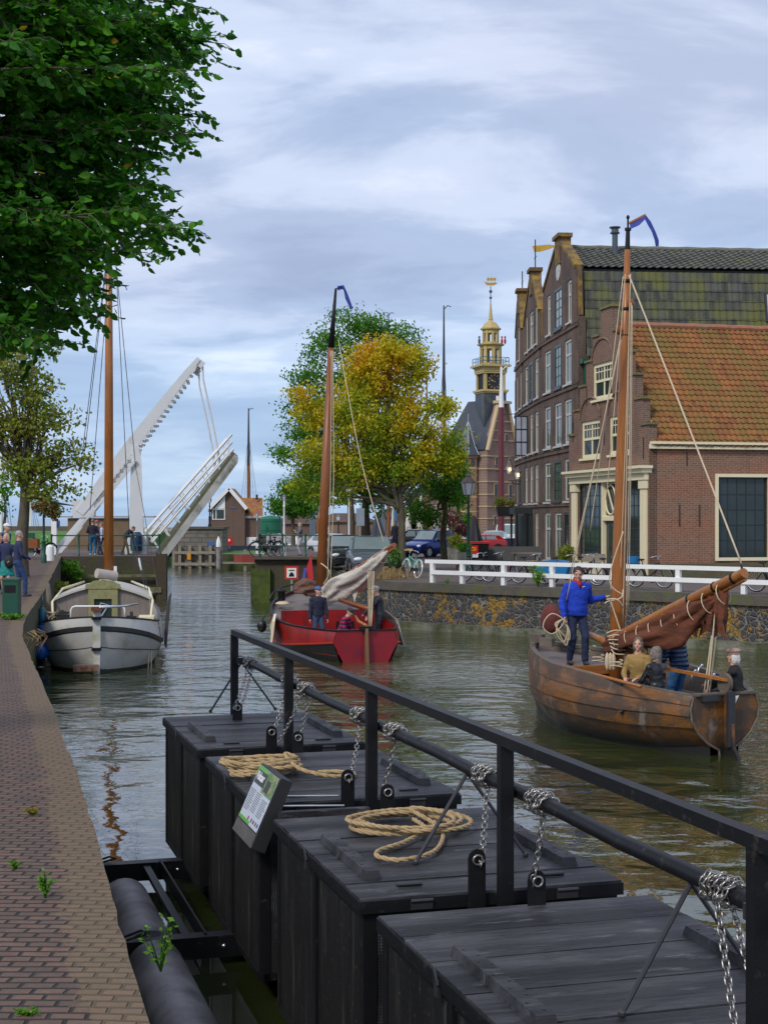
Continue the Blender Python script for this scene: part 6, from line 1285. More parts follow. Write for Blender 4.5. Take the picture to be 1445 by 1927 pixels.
# standing man in blue, holding the mast
pl = bw((-.33, 4.1, 1.08))
man = person('man in bright blue sweater standing on the foredeck with one hand on the mast', pl, R(180) + R(12), 1.88, chest=(0, .03, 1.29), head=(0, .09, 1.60), look=-22, tilt=-18,
    hl=(-.52, -.02, 1.18), hr=(.29, .16, .86), er=(.7, -.4, -.1), el=(-.1, -.3, -.8), top=(.005, .04, .42), leg=(.012, .02, .06), hair=(.035, .025, .02), vox=.013, bulk=1.25, collar=(.4, .02, .02), fat=.035, fl=(-.10, .16, .07), fr=(.12, -.05, .07), kn=(0, 1, 0))
b = MB(); c = V((-.07, .165, 1.38)) * 1.07; b.bar(c + V((-.03, 0, .008)), c + V((.025, 0, -.005)), .008, .012); b.build('chest_emblem', M_WHITE, man)
hp = pl + Matrix.Rotation(R(192), 3, 'Z') @ (V((.30, .18, .80)) * 1.07)
b = MB()
for k, (L_, w_) in enumerate(((.42, .10), (.48, .13), (.38, .16))):
    pts = catmull([hp + V((.0, 0, .02)), hp + V((-w_ * .9 - .02, 0, -.08)), hp + V((-w_ - .03 + .08 * k, 0, -.25)), hp + V((.05 * k, .02, -L_)), hp + V((w_ * .7, 0, -.22)), hp + V((.04, 0, -.05))], 6, True); b.tube(pts, .011, 6, closed=True)
pts = catmull([hp, hp + V((-.2, .0, .12)), hp + V((-.34, .0, .02)), hp + V((-.38, .0, -.15)), hp + V((-.22, .0, -.26)), hp + V((-.06, 0, -.14))], 6, True); b.tube(pts, .012, 6, closed=True)
tag(b.build('rope_coil', M_LROPE, None, True), 'pale rope coil hanging from the right hand of the man in blue', 'rope')
# seated women
SIT = dict(pelvis=(0, 0, .10), chest=(0, .04, .46), head=(0, .07, .79), fl=(-.12, .48, -.32), fr=(.12, .48, -.32), kn=(0, .4, 1))
def seat(px, py_head, Y, H=1.65, dz=.87): p = W(px, py_head, Y); return V((p.x, p.y, p.z - dz * H / 1.75))
person('woman in mustard coat with short grey brown hair sitting in the wooden boat', seat(1203, 1206, 25.7), R(150), 1.7, hl=(-.1, .35, .22), hr=(.15, .33, .22), top=(.30, .19, .06), leg=(.03, .04, .07), hair=(.13, .10, .08), hairlen=1, look=8, vox=.014, bulk=1.12, hood=True, female=True, **SIT)
person('woman in black leather jacket with long grey hair seated beside the mustard coat', seat(1238, 1219, 25.1), R(35), 1.62, hl=(-.12, .42, .16), hr=(.14, .40, .16), top=(.018, .018, .022), leg=(.03, .06, .12), hair=(.17, .14, .12), hairlen=2, look=15, vox=.014, bulk=1.08, female=True, topmat=mat('black_leather', (.014, .014, .017), .35, .3, 6, bump=.3), **{**SIT, 'fl': (-.1, .30, -.36), 'fr': (.12, .30, -.36)})
M_PUF = NT('quilted_navy'); _z = M_PUF.sepx()[2]; M_PUF.col(M_PUF.mix(M_PUF.noise(5, 4), (.012, .03, .08), (.02, .055, .13))); M_PUF.rough(.5); M_PUF.bump(M_PUF.math('ABSOLUTE', M_PUF.math('SINE', M_PUF.math('MULTIPLY', _z, 42.))), 1.0, .03); M_PUF = M_PUF.m
p = W(1278, 1300, 26.2); person('person in quilted navy jacket and jeans standing half hidden behind the brown sail', (p.x, p.y, -1.25), R(35), 1.72, chest=(0, .10, 1.28), head=(0, .20, 1.58), hl=(-.15, .3, .95), hr=(.15, .35, 1.0), topmat=M_PUF, leg=(.02, .09, .22), hair=(.1, .08, .06), vox=.015, bulk=1.2)
person('white haired steersman in black jacket and beige beret holding the tiller', seat(1387, 1228, 24.9), R(70), 1.68, hl=(-.05, .50, .30), hr=(.05, .46, .22), top=(.012, .012, .013), leg=(.02, .02, .03), hair=(.62, .60, .57), hairlen=1, capc=(.38, .24, .19), capkind='beret', look=20, vox=.014, bulk=1.1, **SIT)
# red boat crew
fz = -1.44
p = W(598, 1102, 42.2); person('man in navy jacket and blue cap standing at the left side of the red boat', (p.x, p.y, fz), R(200), 1.76, top=(.014, .018, .04), leg=(.03, .05, .10), hair=(.4, .38, .35), capc=(.05, .12, .3), vox=.018, bulk=1.1, hl=(-.26, .1, .80), hr=(.26, .08, .80), look=15)
p = W(715, 1104, 41.7); person('man in dark jacket and grey cap steering the red boat, one arm on the tiller', (p.x, p.y, fz), R(95), 1.80, chest=(0, .05, 1.30), head=(0, .14, 1.62), top=(.02, .025, .032), leg=(.02, .02, .03), hair=(.5, .48, .45), capc=(.33, .32, .29), vox=.018, bulk=1.15, hl=(-.15, .48, .95), hr=(.1, .35, .85))
M_STR = NT('striped_knit'); _z = M_STR.sepx()[2]; M_STR.col(M_STR.mix(M_STR.ramp(M_STR.math('FRACT', M_STR.math('MULTIPLY', _z, 9.)), [(.5, 0.), (.52, 1.)]), (.02, .02, .07), (.42, .01, .06))); M_STR.rough(.9); M_STR = M_STR.m
p = seat(641, 1143, 42.0, 1.68, .85); person('man in red and navy striped sweater and dark cap bending forward in the red boat', p, R(250), 1.7, pelvis=(0, 0, .10), chest=(0, .14, .42), head=(0, .30, .70), tilt=-25, fl=(-.12, .48, -.3), fr=(.12, .48, -.3), kn=(0, .4, 1), hl=(-.1, .42, .12), hr=(.12, .42, .12), topmat=M_STR, leg=(.02, .06, .22), hair=(.3, .28, .26), capc=(.03, .03, .035), vox=.018, bulk=1.1)
# on the left quay
for (px, pyf, H, yaw, lab, kw) in (
    (34, 1122, 1.82, -70, 'grey bearded man in navy jacket and jeans walking on the left quay', dict(top=(.02, .03, .08), leg=(.02, .05, .14), hair=(.35, .32, .3), hl=(-.2, .25, 1.0), hr=(.2, .3, 1.0), fl=(-.1, -.12, .07), fr=(.1, .18, .07))),
    (14, 1118, 1.74, 170, 'blond woman in navy jacket and teal skirt with black shoulder bag on the left quay', dict(top=(.015, .025, .075), skirt=(.01, .22, .20), hair=(.42, .32, .2), hairlen=1, female=True, hl=(-.2, .2, 1.0), hr=(.22, .15, .95))),
    (-3, 1112, 1.70, -100, 'red haired person in dark blue top at the left picture edge', dict(top=(.02, .03, .12), leg=(.02, .02, .04), hair=(.4, .16, .06)))):
    gp = G(px, pyf, .10); gp.z = .09; person(lab, gp, R(yaw), H, vox=.022, **kw)
gp = W(2, 1080, 50); gp.z = .15 + .55; person('man with white cap in blue sweater leaning at the far left', (gp.x, gp.y, .15), R(-120), 2.0, chest=(0, .14, 1.26), head=(0, .26, 1.56), top=(.01, .05, .22), leg=(.03, .03, .05), hair=(.4, .38, .35), capc=(.7, .7, .7), vox=.025)
b = MB(); b.sph((0, 0, 0), (.15, .09, .19), 12); tag(b.build('shoulder_bag', mat('bag_black', (.012, .012, .014), .7, .3), None, True, loc=G(14, 1118, .1) + V((.12, -.22, .92))), 'black bag on the hip of the woman in the teal skirt', 'bag')
# on the lock
for (px, pyf, Y, H, yaw, lab, kw) in (
    (175, 1043, 74, 1.78, 5, 'man in dark sweater and blue jeans seen from behind at the green railing', dict(top=(.015, .012, .03), leg=(.02, .12, .24), hair=(.2, .12, .07), shoe=(.7, .7, .7), hl=(-.15, .25, 1.1), hr=(.15, .25, 1.1))),
    (182, 1041, 75.3, 1.74, -20, 'person with pinkish red hat just behind the man in jeans', dict(top=(.1, .1, .12), leg=(.03, .03, .05), capc=(.5, .1, .1), hair=(.3, .2, .1))),
    (193, 1043, 74.2, 1.6, 100, 'person in white top and navy trousers beside the orange mast', dict(top=(.5, .52, .62), leg=(.015, .02, .08), hair=(.2, .15, .1))),
    (236, 1043, 74.5, 1.74, 250, 'man in dark jacket and khaki trousers bending at the bridge pylon', dict(chest=(0, .22, 1.14), head=(0, .48, 1.30), tilt=-30, top=(.02, .025, .05), leg=(.09, .065, .03), hair=(.1, .07, .05), fl=(-.1, -.25, .07), fr=(.1, .25, .07), hl=(-.1, .5, .9), hr=(.1, .45, .9))),
    (566, 1045, 72, 1.62, 100, 'lady in light grey outfit standing at the railing right of the passage', dict(top=(.16, .17, .19), leg=(.45, .45, .48), hair=(.5, .42, .32), hairlen=1, female=True, hl=(-.1, .3, 1.3), hr=(.1, .25, 1.2))),
    (744, 1042, 82, 1.7, 150, 'person in dark clothes walking between the parked cars', dict(top=(.03, .03, .035), leg=(.03, .03, .05), hair=(.15, .1, .08)))):
    g = W(px, pyf, Y); person(lab, (g.x, Y, .42 if Y > 69 else .4), R(yaw), H, vox=.028, hands=False, **kw)
# ================================================================ TREES
def leaf_mesh(name, parent, m, C, A, size, tint, r, fold=.25, wid=.5):
    """C centres, A leaf directions (N,3); each leaf two triangles folded along its rib"""
    N = len(C); A = A / np.linalg.norm(A, axis=1, keepdims=True); Rn = r.normal(size=(N, 3)); B = np.cross(A, Rn); B /= np.linalg.norm(B, axis=1, keepdims=True) + 1e-9; Nn = np.cross(A, B)
    s = size[:, None]; v = np.empty((N, 4, 3)); v[:, 0] = C; v[:, 1] = C + (A * .48 + B * wid * .5 + Nn * fold * .3) * s; v[:, 2] = C + A * s; v[:, 3] = C + (A * .48 - B * wid * .5 + Nn * fold * .3) * s
    idx = np.arange(N)[:, None] * 4; tri = np.concatenate([idx + [0, 1, 2], idx + [0, 2, 3]], 1).reshape(-1)
    me = bpy.data.meshes.new(name); me.vertices.add(N * 4); me.vertices.foreach_set('co', v.reshape(-1)); me.loops.add(len(tri)); me.loops.foreach_set('vertex_index', tri.astype(np.int32))
    me.polygons.add(N * 2); me.polygons.foreach_set('loop_start', np.arange(0, N * 6, 3, dtype=np.int32)); me.polygons.foreach_set('loop_total', np.full(N * 2, 3, dtype=np.int32)); me.update()
    a = me.attributes.new('tint', 'FLOAT', 'FACE'); a.data.foreach_set('value', np.repeat(np.clip(tint, 0, 1), 2).astype(np.float32)); me.materials.append(m)
    o = bpy.data.objects.new(name, me); COL.objects.link(o); o.parent = parent; return o
def leaf6(name, parent, m, C, A, size, tint, r):
    """pointed oval leaves with a folded rib: six vertices each"""
    N = len(C); A = A / np.linalg.norm(A, axis=1, keepdims=True); B = np.cross(A, r.normal(size=(N, 3)) * .8 + np.array([0, 0, 1.])); B /= np.linalg.norm(B, axis=1, keepdims=True) + 1e-9; Q = np.cross(A, B); s = size[:, None]
    sh = [(0, 0, 0), (.28, .30, .07), (.66, .25, .05), (1.0, 0, -.10), (.66, -.25, .05), (.28, -.30, .07)]
    v = np.stack([C + (A * a + B * b_ + Q * q) * s for a, b_, q in sh], 1); idx = np.arange(N)[:, None] * 6
    tri = np.concatenate([idx + [0, 1, 2], idx + [0, 2, 3], idx + [0, 3, 4], idx + [0, 4, 5]], 1).reshape(-1)
    me = bpy.data.meshes.new(name); me.vertices.add(N * 6); me.vertices.foreach_set('co', v.reshape(-1)); me.loops.add(len(tri)); me.loops.foreach_set('vertex_index', tri.astype(np.int32))
    me.polygons.add(N * 4); me.polygons.foreach_set('loop_start', np.arange(0, N * 12, 3, dtype=np.int32)); me.polygons.foreach_set('loop_total', np.full(N * 4, 3, dtype=np.int32)); me.update()
    a = me.attributes.new('tint', 'FLOAT', 'FACE'); a.data.foreach_set('value', np.repeat(np.clip(tint, 0, 1), 4).astype(np.float32)); me.materials.append(m)
    o = bpy.data.objects.new(name, me); COL.objects.link(o); o.parent = parent; return o
def blob_leaves(blobs, n, spr, r, sig=.22, per=14, shell=2.6):
    """leafy sprigs scattered through ellipsoids, denser to the outside, with gaps between clumps"""
    w = np.array([b[3] * b[4] * b[5] for b in blobs]) ** .75; w /= w.sum(); k = n // per; bi = r.choice(len(blobs), k, p=w); Bm = np.array(blobs)[bi]
    d = r.normal(size=(k, 3)); d /= np.linalg.norm(d, axis=1, keepdims=True); rad = r.random(k) ** (1 / shell); P = Bm[:, :3] + d * rad[:, None] * Bm[:, 3:6]
    g = np.sin(P[:, 0] * 2.9 + 1.3 * np.sin(P[:, 2] * 2.1)) + np.sin(P[:, 1] * 2.3 + P[:, 2] * 1.7) + np.sin(P[:, 2] * 3.7 + P[:, 0]); P = P[g > -1.1]; k = len(P)
    base = r.random(k); C = np.repeat(P, per, 0) + r.normal(size=(k * per, 3)) * sig * np.array([1, 1, .55]); tb = np.repeat(base, per)
    return C, tb, P
def limbs(b, base, tips, r0, r1, seed, wob=.15):
    r = random.Random(seed)
    for p0, q, w0 in tips:
        p0, q = V(p0), V(q); L = (q - p0).length; pts = [p0]
        for i in range(1, 6): f = i / 6; pts.append(p0.lerp(q, f) + V((r.uniform(-1, 1), r.uniform(-1, 1), r.uniform(-.3, 1))) * wob * L * .25)
        pts.append(q); P = catmull(pts, 3); b.tube(P, [max(w0 * (1 - i / len(P)) ** .8, .006) for i in range(len(P))], 6)
def tree(label, base, trunk_top, r0, blobs, n, size, m, seed, tintf=None, bark=M_BARK, sig=.22, per=14, name='tree', lean=0, group=None, nl=10, crown='crown'):
    r = np.random.default_rng(seed); base = V(base); t = thing(name, label, 'tree', base, 0, group); B_ = [(b_[0] - base.x, b_[1] - base.y, b_[2] - base.z, b_[3], b_[4], b_[5]) for b_ in blobs]
    tt = V(trunk_top) - base; rn = random.Random(seed)
    b = MB(); P = catmull([V((0, 0, -.1)), tt * .35 + V((rn.uniform(-.1, .1), 0, 0)), tt * .7 + V((rn.uniform(-.1, .1), 0, 0)), tt], 5); b.tube(P, [r0 * (1.25 if i == 0 else 1 - .45 * i / len(P)) for i in range(len(P))], 10); b.build('trunk', bark, t, True)
    C, tb, S = blob_leaves(B_, n, 0, r, sig, per)
    A = r.normal(size=C.shape) + np.array([0, 0, -.35]); tint = tb * .55 + r.random(len(C)) * .35
    if tintf is not None: tint = tintf(C + np.array(base), tint)
    leaf_mesh(crown, t, m, C, A, size * (.7 + .6 * r.random(len(C))), tint, r, wid=.62)
    b = MB(); tips = [(tt * rn.uniform(.75, 1), V(q[:3]) + V((0, 0, -.1 * q[5])), r0 * .45) for q in B_]
    for k in range(min(nl * 3, len(S))): q = S[rn.randrange(len(S))]; src = V(B_[rn.randrange(len(B_))][:3]) if rn.random() < .0 else tt.lerp(V(q), .15); tips.append((src, V(q), r0 * .16))
    limbs(b, base, tips, 0, 0, seed); b.build('limb', bark, t, True)
    return t
L_ELM = leafmat('elm_leaves', [(0, (.016, .08, .008)), (.45, (.04, .18, .013)), (.8, (.10, .32, .02)), (.97, (.20, .44, .03)), (1, (.45, .30, .02))], .42, .38)
L_AUT = leafmat('autumn_leaves', [(0, (.10, .22, .012)), (.3, (.28, .36, .012)), (.6, (.56, .48, .014)), (.85, (.68, .44, .015)), (1, (.55, .22, .015))], .45)
L_GRN = leafmat('green_leaves', [(0, (.03, .11, .010)), (.5, (.08, .25, .014)), (1, (.19, .38, .025))], .42)
L_OLV = leafmat('olive_leaves', [(0, (.08, .16, .02)), (.4, (.20, .28, .03)), (.75, (.30, .26, .04)), (1, (.32, .18, .04))], .4)
# foreground elm reaching in from the left bank
rg = np.random.default_rng(11); rf = random.Random(11)
eb = V((-6.4, 13.2, 0)); t = thing('elm_tree', 'large dark green elm with leafy sprays hanging in from the upper left', 'tree', eb)
b = MB(); b.tube([V((0, 0, -.1)), V((.1, 0, 2.5)), V((0, .1, 5)), V((.1, 0, 8.5))], [.34, .27, .22, .10], 12); b.build('trunk', M_BARK, t, True)
tips = [(428, 88), (408, 22), (392, 140), (400, 228), (345, 190), (398, 258), (305, 292), (378, 438), (322, 358), (282, 482), (262, 405), (212, 592), (222, 535), (130, 588), (88, 628), (25, 640), (200, 470), (150, 520), (60, 560), (330, 110), (250, 60), (180, 150), (100, 80), (60, 200), (150, 290), (230, 330), (100, 400), (20, 320), (40, 460), (300, 20), (200, -30), (360, -40), (80, -20), (-40, 100), (-60, 260), (-50, 420), (-60, 560), (-80, 640), (170, 215), (280, 235), (120, 480), (30, 390), (10, 30), (190, 400), (240, 160), (310, 60), (70, 130), (140, 20), (330, 240), (240, 250), (90, 270), (200, 90), (0, 520), (110, 340), (360, 60), (60, 300), (250, 120), (150, 440), (50, 50), (0, 240)]
C = []; A = []; Tn = []; lb = MB(); tw = MB()
for i, (px, py) in enumerate(tips):
    Y = 12.4 + rf.random() * 2.6; q = W(px - 28, py - 8, Y) - eb; z0 = max(3.4, min(8.4, q.z - .25 + rf.uniform(-.5, .3))); p0 = V((0.05, 0, z0))
    pts = [p0, p0.lerp(q, .3) + V((0, rf.uniform(-.3, .3), .22)), p0.lerp(q, .65) + V((0, rf.uniform(-.2, .2), .20)), q]; P = catmull(pts, 7); n = len(P); lb.tube(P, [max(.035 * (1 - k / n), .006) for k in range(n)], 5)
    lbase = rg.random()
    for k in range(72):
        f = .30 + .70 * (k / 71.) ; p = P[min(int(f * (n - 1)), n - 1)]; d = (P[min(int(f * (n - 1)) + 1, n - 1)] - P[max(int(f * (n - 1)) - 1, 0)]).normalized()
        L = (.72 - .44 * f) * rf.uniform(.6, 1.2); dr = (d * rf.uniform(.55, 1.1) + V((rf.uniform(-1, 1) * .5, rf.uniform(-1, 1), rf.uniform(-.75, .65)))).normalized()
        if k == 71: dr = d; L = .22
        m = int(L / .033); tw.tube([p, p + dr * L * .5, p + dr * L + V((0, 0, -.06))], [.006, .004, .002], 3, cap=False); sb = rg.random()
        sd = dr.cross(V((0, 0, 1))).normalized()
        for j in range(m):
            g = (j + .5) / m; c = p + dr * L * g + V((0, 0, -.06 * g * g)); s_ = 1 if j % 2 else -1
            C.append(c); A.append(dr * .55 + sd * s_ * .8 + V((rf.gauss(0, .22), rf.gauss(0, .22), -.45 + rf.gauss(0, .25)))); Tn.append(.25 * lbase + .38 * sb + .36 * rf.random())
for (px, py, rx, rz_, n_) in ((90, 80, 190, 120, 260), (180, 220, 130, 90, 170), (90, 330, 170, 110, 230), (150, 400, 110, 70, 120), (70, 500, 110, 90, 170), (40, 600, 80, 50, 60), (290, 90, 90, 80, 100), (260, 400, 60, 60, 40)):
    for k in range(n_):
        a_, q_ = rf.uniform(0, 6.283), math.sqrt(rf.random()); c0 = W(px + rx * q_ * math.cos(a_), py + rz_ * q_ * math.sin(a_), rf.uniform(13.2, 16.2)) - eb; dr = V((rf.gauss(0, 1), rf.gauss(0, 1), rf.uniform(-.6, .3))).normalized(); sd = dr.cross(V((0, 0, 1))).normalized(); sb = rg.random()
        for j in range(12): C.append(c0 + dr * .034 * j + V((0, 0, -.004 * j))); A.append(dr * .5 + sd * .8 * (-1) ** j + V((rf.gauss(0, .3), rf.gauss(0, .3), -.4 + rf.gauss(0, .3)))); Tn.append(.5 * sb + .42 * rf.random())
C = np.array([tuple(c) for c in C]); A = np.array([tuple(a) for a in A]); Tn = np.array(Tn); Tn[rg.random(len(Tn)) < .004] = 1
lb.build('limb', M_BARK, t, True); tw.build('twigs', M_BARK, t); leaf6('crown', t, L_ELM, C, A, .098 * (.6 + .7 * rg.random(len(C))), Tn, rg)
def pb(px, py, Y, rx, rz, ry=None): p = W(px, py, Y); s = Y / FPX; return (p.x, p.y, p.z, rx * s, (ry or rx) * s, rz * s)
# quay tree at left
Y = 52
tree('thin crowned tree with brown green leaves on the left quay beside the walkers', (W(43, 1090, Y).x, Y, .2), W(48, 900, Y), .25,
     [pb(20, 690, Y, 60, 38), pb(60, 735, Y, 50, 35), pb(100, 775, Y, 55, 45), pb(40, 810, Y, 55, 30), pb(120, 850, Y, 50, 22), pb(60, 880, Y, 60, 30), pb(100, 925, Y, 60, 18), pb(140, 950, Y, 36, 14), pb(-40, 780, Y, 60, 80), pb(155, 870, Y, 26, 12), pb(75, 650, Y + 3, 40, 18), pb(10, 650, Y, 40, 20)], 11500, .155, L_OLV, 3, sig=.2, per=10, nl=26)
Y = 60
def aut(P, t_): z = P[:, 2]; n_ = np.sin(P[:, 0] * 1.7 + P[:, 2]) * .1 + np.sin(P[:, 0] * 3.9 - P[:, 2] * 2.3) * .1; return t_ * .62 + np.clip((z - 3.2) / 7.5, -.2, .75) * .55 + n_ - .01
tree('yellow and orange autumn linden with a dark trunk behind the parked bicycle', (W(757, 1080, Y).x, Y, 0), W(752, 930, Y), .19,
     [pb(735, 700, Y, 70, 55), pb(690, 690, Y, 50, 45), pb(770, 690, Y, 45, 40), pb(640, 760, Y, 62, 45), pb(590, 780, Y, 40, 32), pb(790, 780, Y, 55, 45), pb(835, 820, Y, 42, 30), pb(700, 790, Y, 80, 60), pb(600, 860, Y, 55, 38), pb(670, 880, Y, 70, 45), pb(760, 870, Y, 70, 45), pb(575, 915, Y, 35, 22), pb(620, 930, Y, 45, 26), pb(820, 860, Y, 45, 30), pb(720, 655, Y, 40, 28), pb(560, 740, Y, 22, 16), pb(845, 870, Y, 32, 26), pb(830, 770, Y, 30, 30)], 36000, .145, L_AUT, 5, aut, sig=.2)
Y = 74
tree('tall green tree whose crown rises highest above the autumn linden', (W(658, 1020, Y).x, Y, 0), W(658, 930, Y), .26,
     [pb(655, 625, Y, 55, 45), pb(615, 660, Y, 45, 40), pb(700, 620, Y, 45, 32), pb(580, 720, Y, 42, 45), pb(560, 790, Y, 38, 50), pb(610, 800, Y, 60, 60), pb(535, 855, Y, 22, 18), pb(750, 640, Y, 45, 30), pb(680, 720, Y, 70, 60), pb(590, 900, Y, 45, 35), pb(790, 670, Y, 30, 22)], 23000, .15, L_GRN, 6, sig=.26)
tree('green tree with a dark trunk left of the folded grey parasol', (W(690, 1018, Y + 4).x, Y + 4, 0), W(690, 920, Y + 4), .3,
     [pb(720, 880, Y + 4, 60, 55), pb(700, 940, Y + 4, 45, 30), pb(760, 930, Y + 4, 40, 28), pb(650, 900, Y + 4, 45, 40), pb(730, 800, Y + 4, 60, 60)], 9000, .16, L_GRN, 7, sig=.28)
tree('green tree at the right of the linden, in front of the harbour tower', (W(836, 1030, Y + 8).x, Y + 8, 0), W(834, 930, Y + 8), .2,
     [pb(830, 900, Y + 8, 50, 45), pb(855, 850, Y + 8, 24, 34), pb(800, 960, Y + 8, 36, 28), pb(840, 945, Y + 8, 24, 26), pb(815, 985, Y + 8, 20, 12)], 9000, .16, L_GRN, 8, sig=.26)
tree('small round green tree behind the railing lady', (W(552, 1012, 98).x, 98, .4), W(552, 960, 98), .17, [pb(548, 938, 98, 38, 36), pb(570, 950, 98, 30, 26), pb(528, 950, 98, 20, 20)], 6000, .2, L_GRN, 9, sig=.25)
tree('dark ivy column beside the flower basket lamp at the tower', (W(862, 1040, 100).x, 100, 0), W(862, 960, 100), .2, [pb(862, 930, 100, 18, 40), pb(866, 980, 100, 18, 30), pb(860, 890, 100, 14, 30)], 4000, .2, L_GRN, 10, sig=.3)
tree('faint thin tree crown beyond the dyke at the left edge', (W(10, 1000, 120).x, 120, .9), W(10, 950, 120), .15, [pb(8, 920, 120, 14, 30), pb(2, 950, 120, 10, 20)], 400, .35, L_GRN, 13, sig=.4)

# ================================================================ STREET FURNITURE
M_LANT = mat('lantern_glass', (.72, .74, .78), .3, .04, 3, bump=0); M_COPP = mat('lantern_roof', (.16, .12, .11), .5, .2, 6)
def lamp(label, px, py_top, py_base_ground, Y, wpx, postm=M_GREEN, z0=0, arms=False, name='street_lamp'):
    p = W(px, 0, Y); t = thing(name, label, 'street lamp', (p.x, Y, z0)); s = Y / FPX; top = CAMZ - (py_top - HY) * s - z0; w = wpx * s / 2; h = w * 2.9
    zb = top - h; b = MB(); b.lathe([(.13, 0), (.13, .35), (.09, .42), (.09, .9), (.11, .95), (.055, 1.0), (.045, zb - .35), (.07, zb - .3), (.04, zb - .2), (.05, zb)], (0, 0, 0), 10); b.build('post', postm, t, 40)
    b = MB(); b.lathe([(w * .62, zb), (w * .95, zb + h * .52)], (0, 0, 0), 6); b.build('lantern_glass', M_LANT, t)
    b = MB(); b.lathe([(w * 1.06, zb + h * .52), (w * 1.0, zb + h * .56), (w * .42, zb + h * .76), (w * .36, zb + h * .8), (w * .38, zb + h * .86), (w * .16, zb + h * .92), (w * .05, zb + h)], (0, 0, 0), 6); b.build('lantern_roof', M_COPP, t)
    b = MB()
    for k in range(6): a = 2 * math.pi * k / 6; b.tube([(w * .63 * math.cos(a), w * .63 * math.sin(a), zb), (w * .97 * math.cos(a), w * .97 * math.sin(a), zb + h * .52)], .014, 4)
    b.build('lantern_bars', M_BLACKW, t); return t
lamp('big green lamp post with white lantern beside the red lidded container', 881, 889, 0, 62, 29)
lamp('smaller lamp with flower ball on its post, left of the big green lamp', 846, 922, 0, 92, 14, M_BLACKW)
lamp('white lantern on a pale pole in front of the autumn linden', 657, 912, 0, 70, 12, M_WHITE)
lamp('white lantern pole right of the railing lady', 535, 928, 0, 70.8, 9, M_WHITE, .45); lamp('far lamp on thin black post below the small round tree', 637, 965, 0, 130, 10, M_BLACKW)
lamp('grey lamp post in front of the keeper house', 484, 962, 0, 126, 7, M_STEEL, -.4); lamp('black lamp post on the bridge abutment', 395, 934, 0, 117.6, 8, M_BLACKW, 1.4); lamp('dark lamp post behind the bridge backstay', 170, 940, 0, 84, 7, M_BLACKW, .4)
t = thing('wall_lamp', 'double wall lantern lit warm yellow on the far warehouse corner', 'wall lamp', W(990, 905, 80))
b = MB(); b.bar((0, 0, 0), (-.95, 0, 0), .05, .05); b.tube([(0, 0, -.7), (-.25, 0, -.25), (-.8, 0, -.05)], .03, 5)
b.build('bracket', M_DKMET, t); M_LIT = bpy.data.materials.new('lit_lantern'); M_LIT.use_nodes = True; e = M_LIT.node_tree.nodes['Principled BSDF']; e.inputs['Base Color'].default_value = (.8, .6, .3, 1); e.inputs['Emission Color'].default_value = (1, .62, .25, 1); e.inputs['Emission Strength'].default_value = 1.6
for x in (-.45, -.9):
    b = MB(); b.lathe([(.11, .05), (.19, .42)], (x, 0, .35 if x < -.6 else 0.05), 6); b.build('lantern_glass', M_LANT, t); b = MB(); b.lathe([(.21, .42), (.08, .62), (.03, .72)], (x, 0, .35 if x < -.6 else 0.05), 6); b.build('lantern_roof', M_COPP, t); b = MB(); b.sph((x, -.19, .6 if x < -.6 else .3), (.08, .04, .09), 8); b.build('bulb', M_LIT, t)
L_FLO = leafmat('flower_mix', [(0, (.02, .07, .01)), (.45, (.06, .14, .02)), (.55, (.30, .04, .10)), (.8, (.5, .08, .25)), (.9, (.7, .6, .6)), (1, (.6, .25, .05))], .2)
L_FLO2 = leafmat('basket_leaves', [(0, (.02, .07, .01)), (.5, (.10, .15, .02)), (.7, (.25, .15, .04)), (.85, (.4, .04, .03)), (1, (.6, .25, .05))], .2)
def bush(label, p, r3, n, size, m, seed, name='shrub', cat='plant', sig=.05, stem=None, per=6):
    t = thing(name, label, cat, p); r = np.random.default_rng(seed); C, tb, _ = blob_leaves([(0, 0, 0, *r3)], n, 0, r, sig, per, 3); A = C / (np.linalg.norm(C, axis=1, keepdims=True) + .01) + r.normal(size=C.shape) * .7
    leaf_mesh('foliage', t, m, C, A, size * (.7 + .6 * r.random(len(C))), tb * .6 + .4 * r.random(len(C)), r, wid=.7)
    if stem: b = MB(); b.tube([(0, 0, -stem), (0, 0, 0)], .03, 6); b.build('stem', M_DKMET, t)
    return t
t = lamp('green lamp post carrying a round flower basket on the left quay', 83, 925, 0, 64, 9, M_GREEN, .3)
bush('round hanging basket of mixed flowers on the left quay lamp', W(87, 962, 63.5), (.58, .58, .56), 3800, .09, L_FLO2, 21, 'flower_basket', 'flower basket')
bush('pink and white flower ball on the lamp left of the big green lamp', W(848, 982, 90), (.62, .6, .62), 3600, .10, L_FLO, 22, 'flower_basket', 'flower basket')
bush('lower crimson flower ball next to the folded black parasol', W(868, 1000, 86), (.42, .4, .45), 1800, .10, L_FLO, 23, 'flower_basket', 'flower basket')
# green railings
def rail_run(label, pts, z, h=1.0, posts=5):
    t = thing('railing', label, 'railing', pts[0] + V((0, 0, z))); d = pts[1] - pts[0]
    b = MB(); b.tube([(0, 0, h), V(d) + V((0, 0, h))], .035, 6); b.build('top_rail', M_GREEN, t); b = MB(); b.tube([(0, 0, h * .5), V(d) + V((0, 0, h * .5))], .025, 6); b.build('middle_rail', M_GREEN, t)
    for i in range(posts): b = MB(); p = V(d) * (i / (posts - 1)); b.lathe([(.06, 0), (.06, .1), (.045, .12), (.045, h - .05), (.07, h), (.05, h + .07)], p, 8); b.build('post', M_GREEN, t, 40)
rail_run('green iron railing on the left lock wall in front of the bridge', [V((-16.2, 72.6, 0)), V((-11.1, 73.6, 0))], .40, 1.0, 5)
rail_run('green iron railing with bicycles on the right lock wall', [V((-5.8, 69.6, 0)), V((-2.6, 69.5, 0))], .45, 1.0, 4)
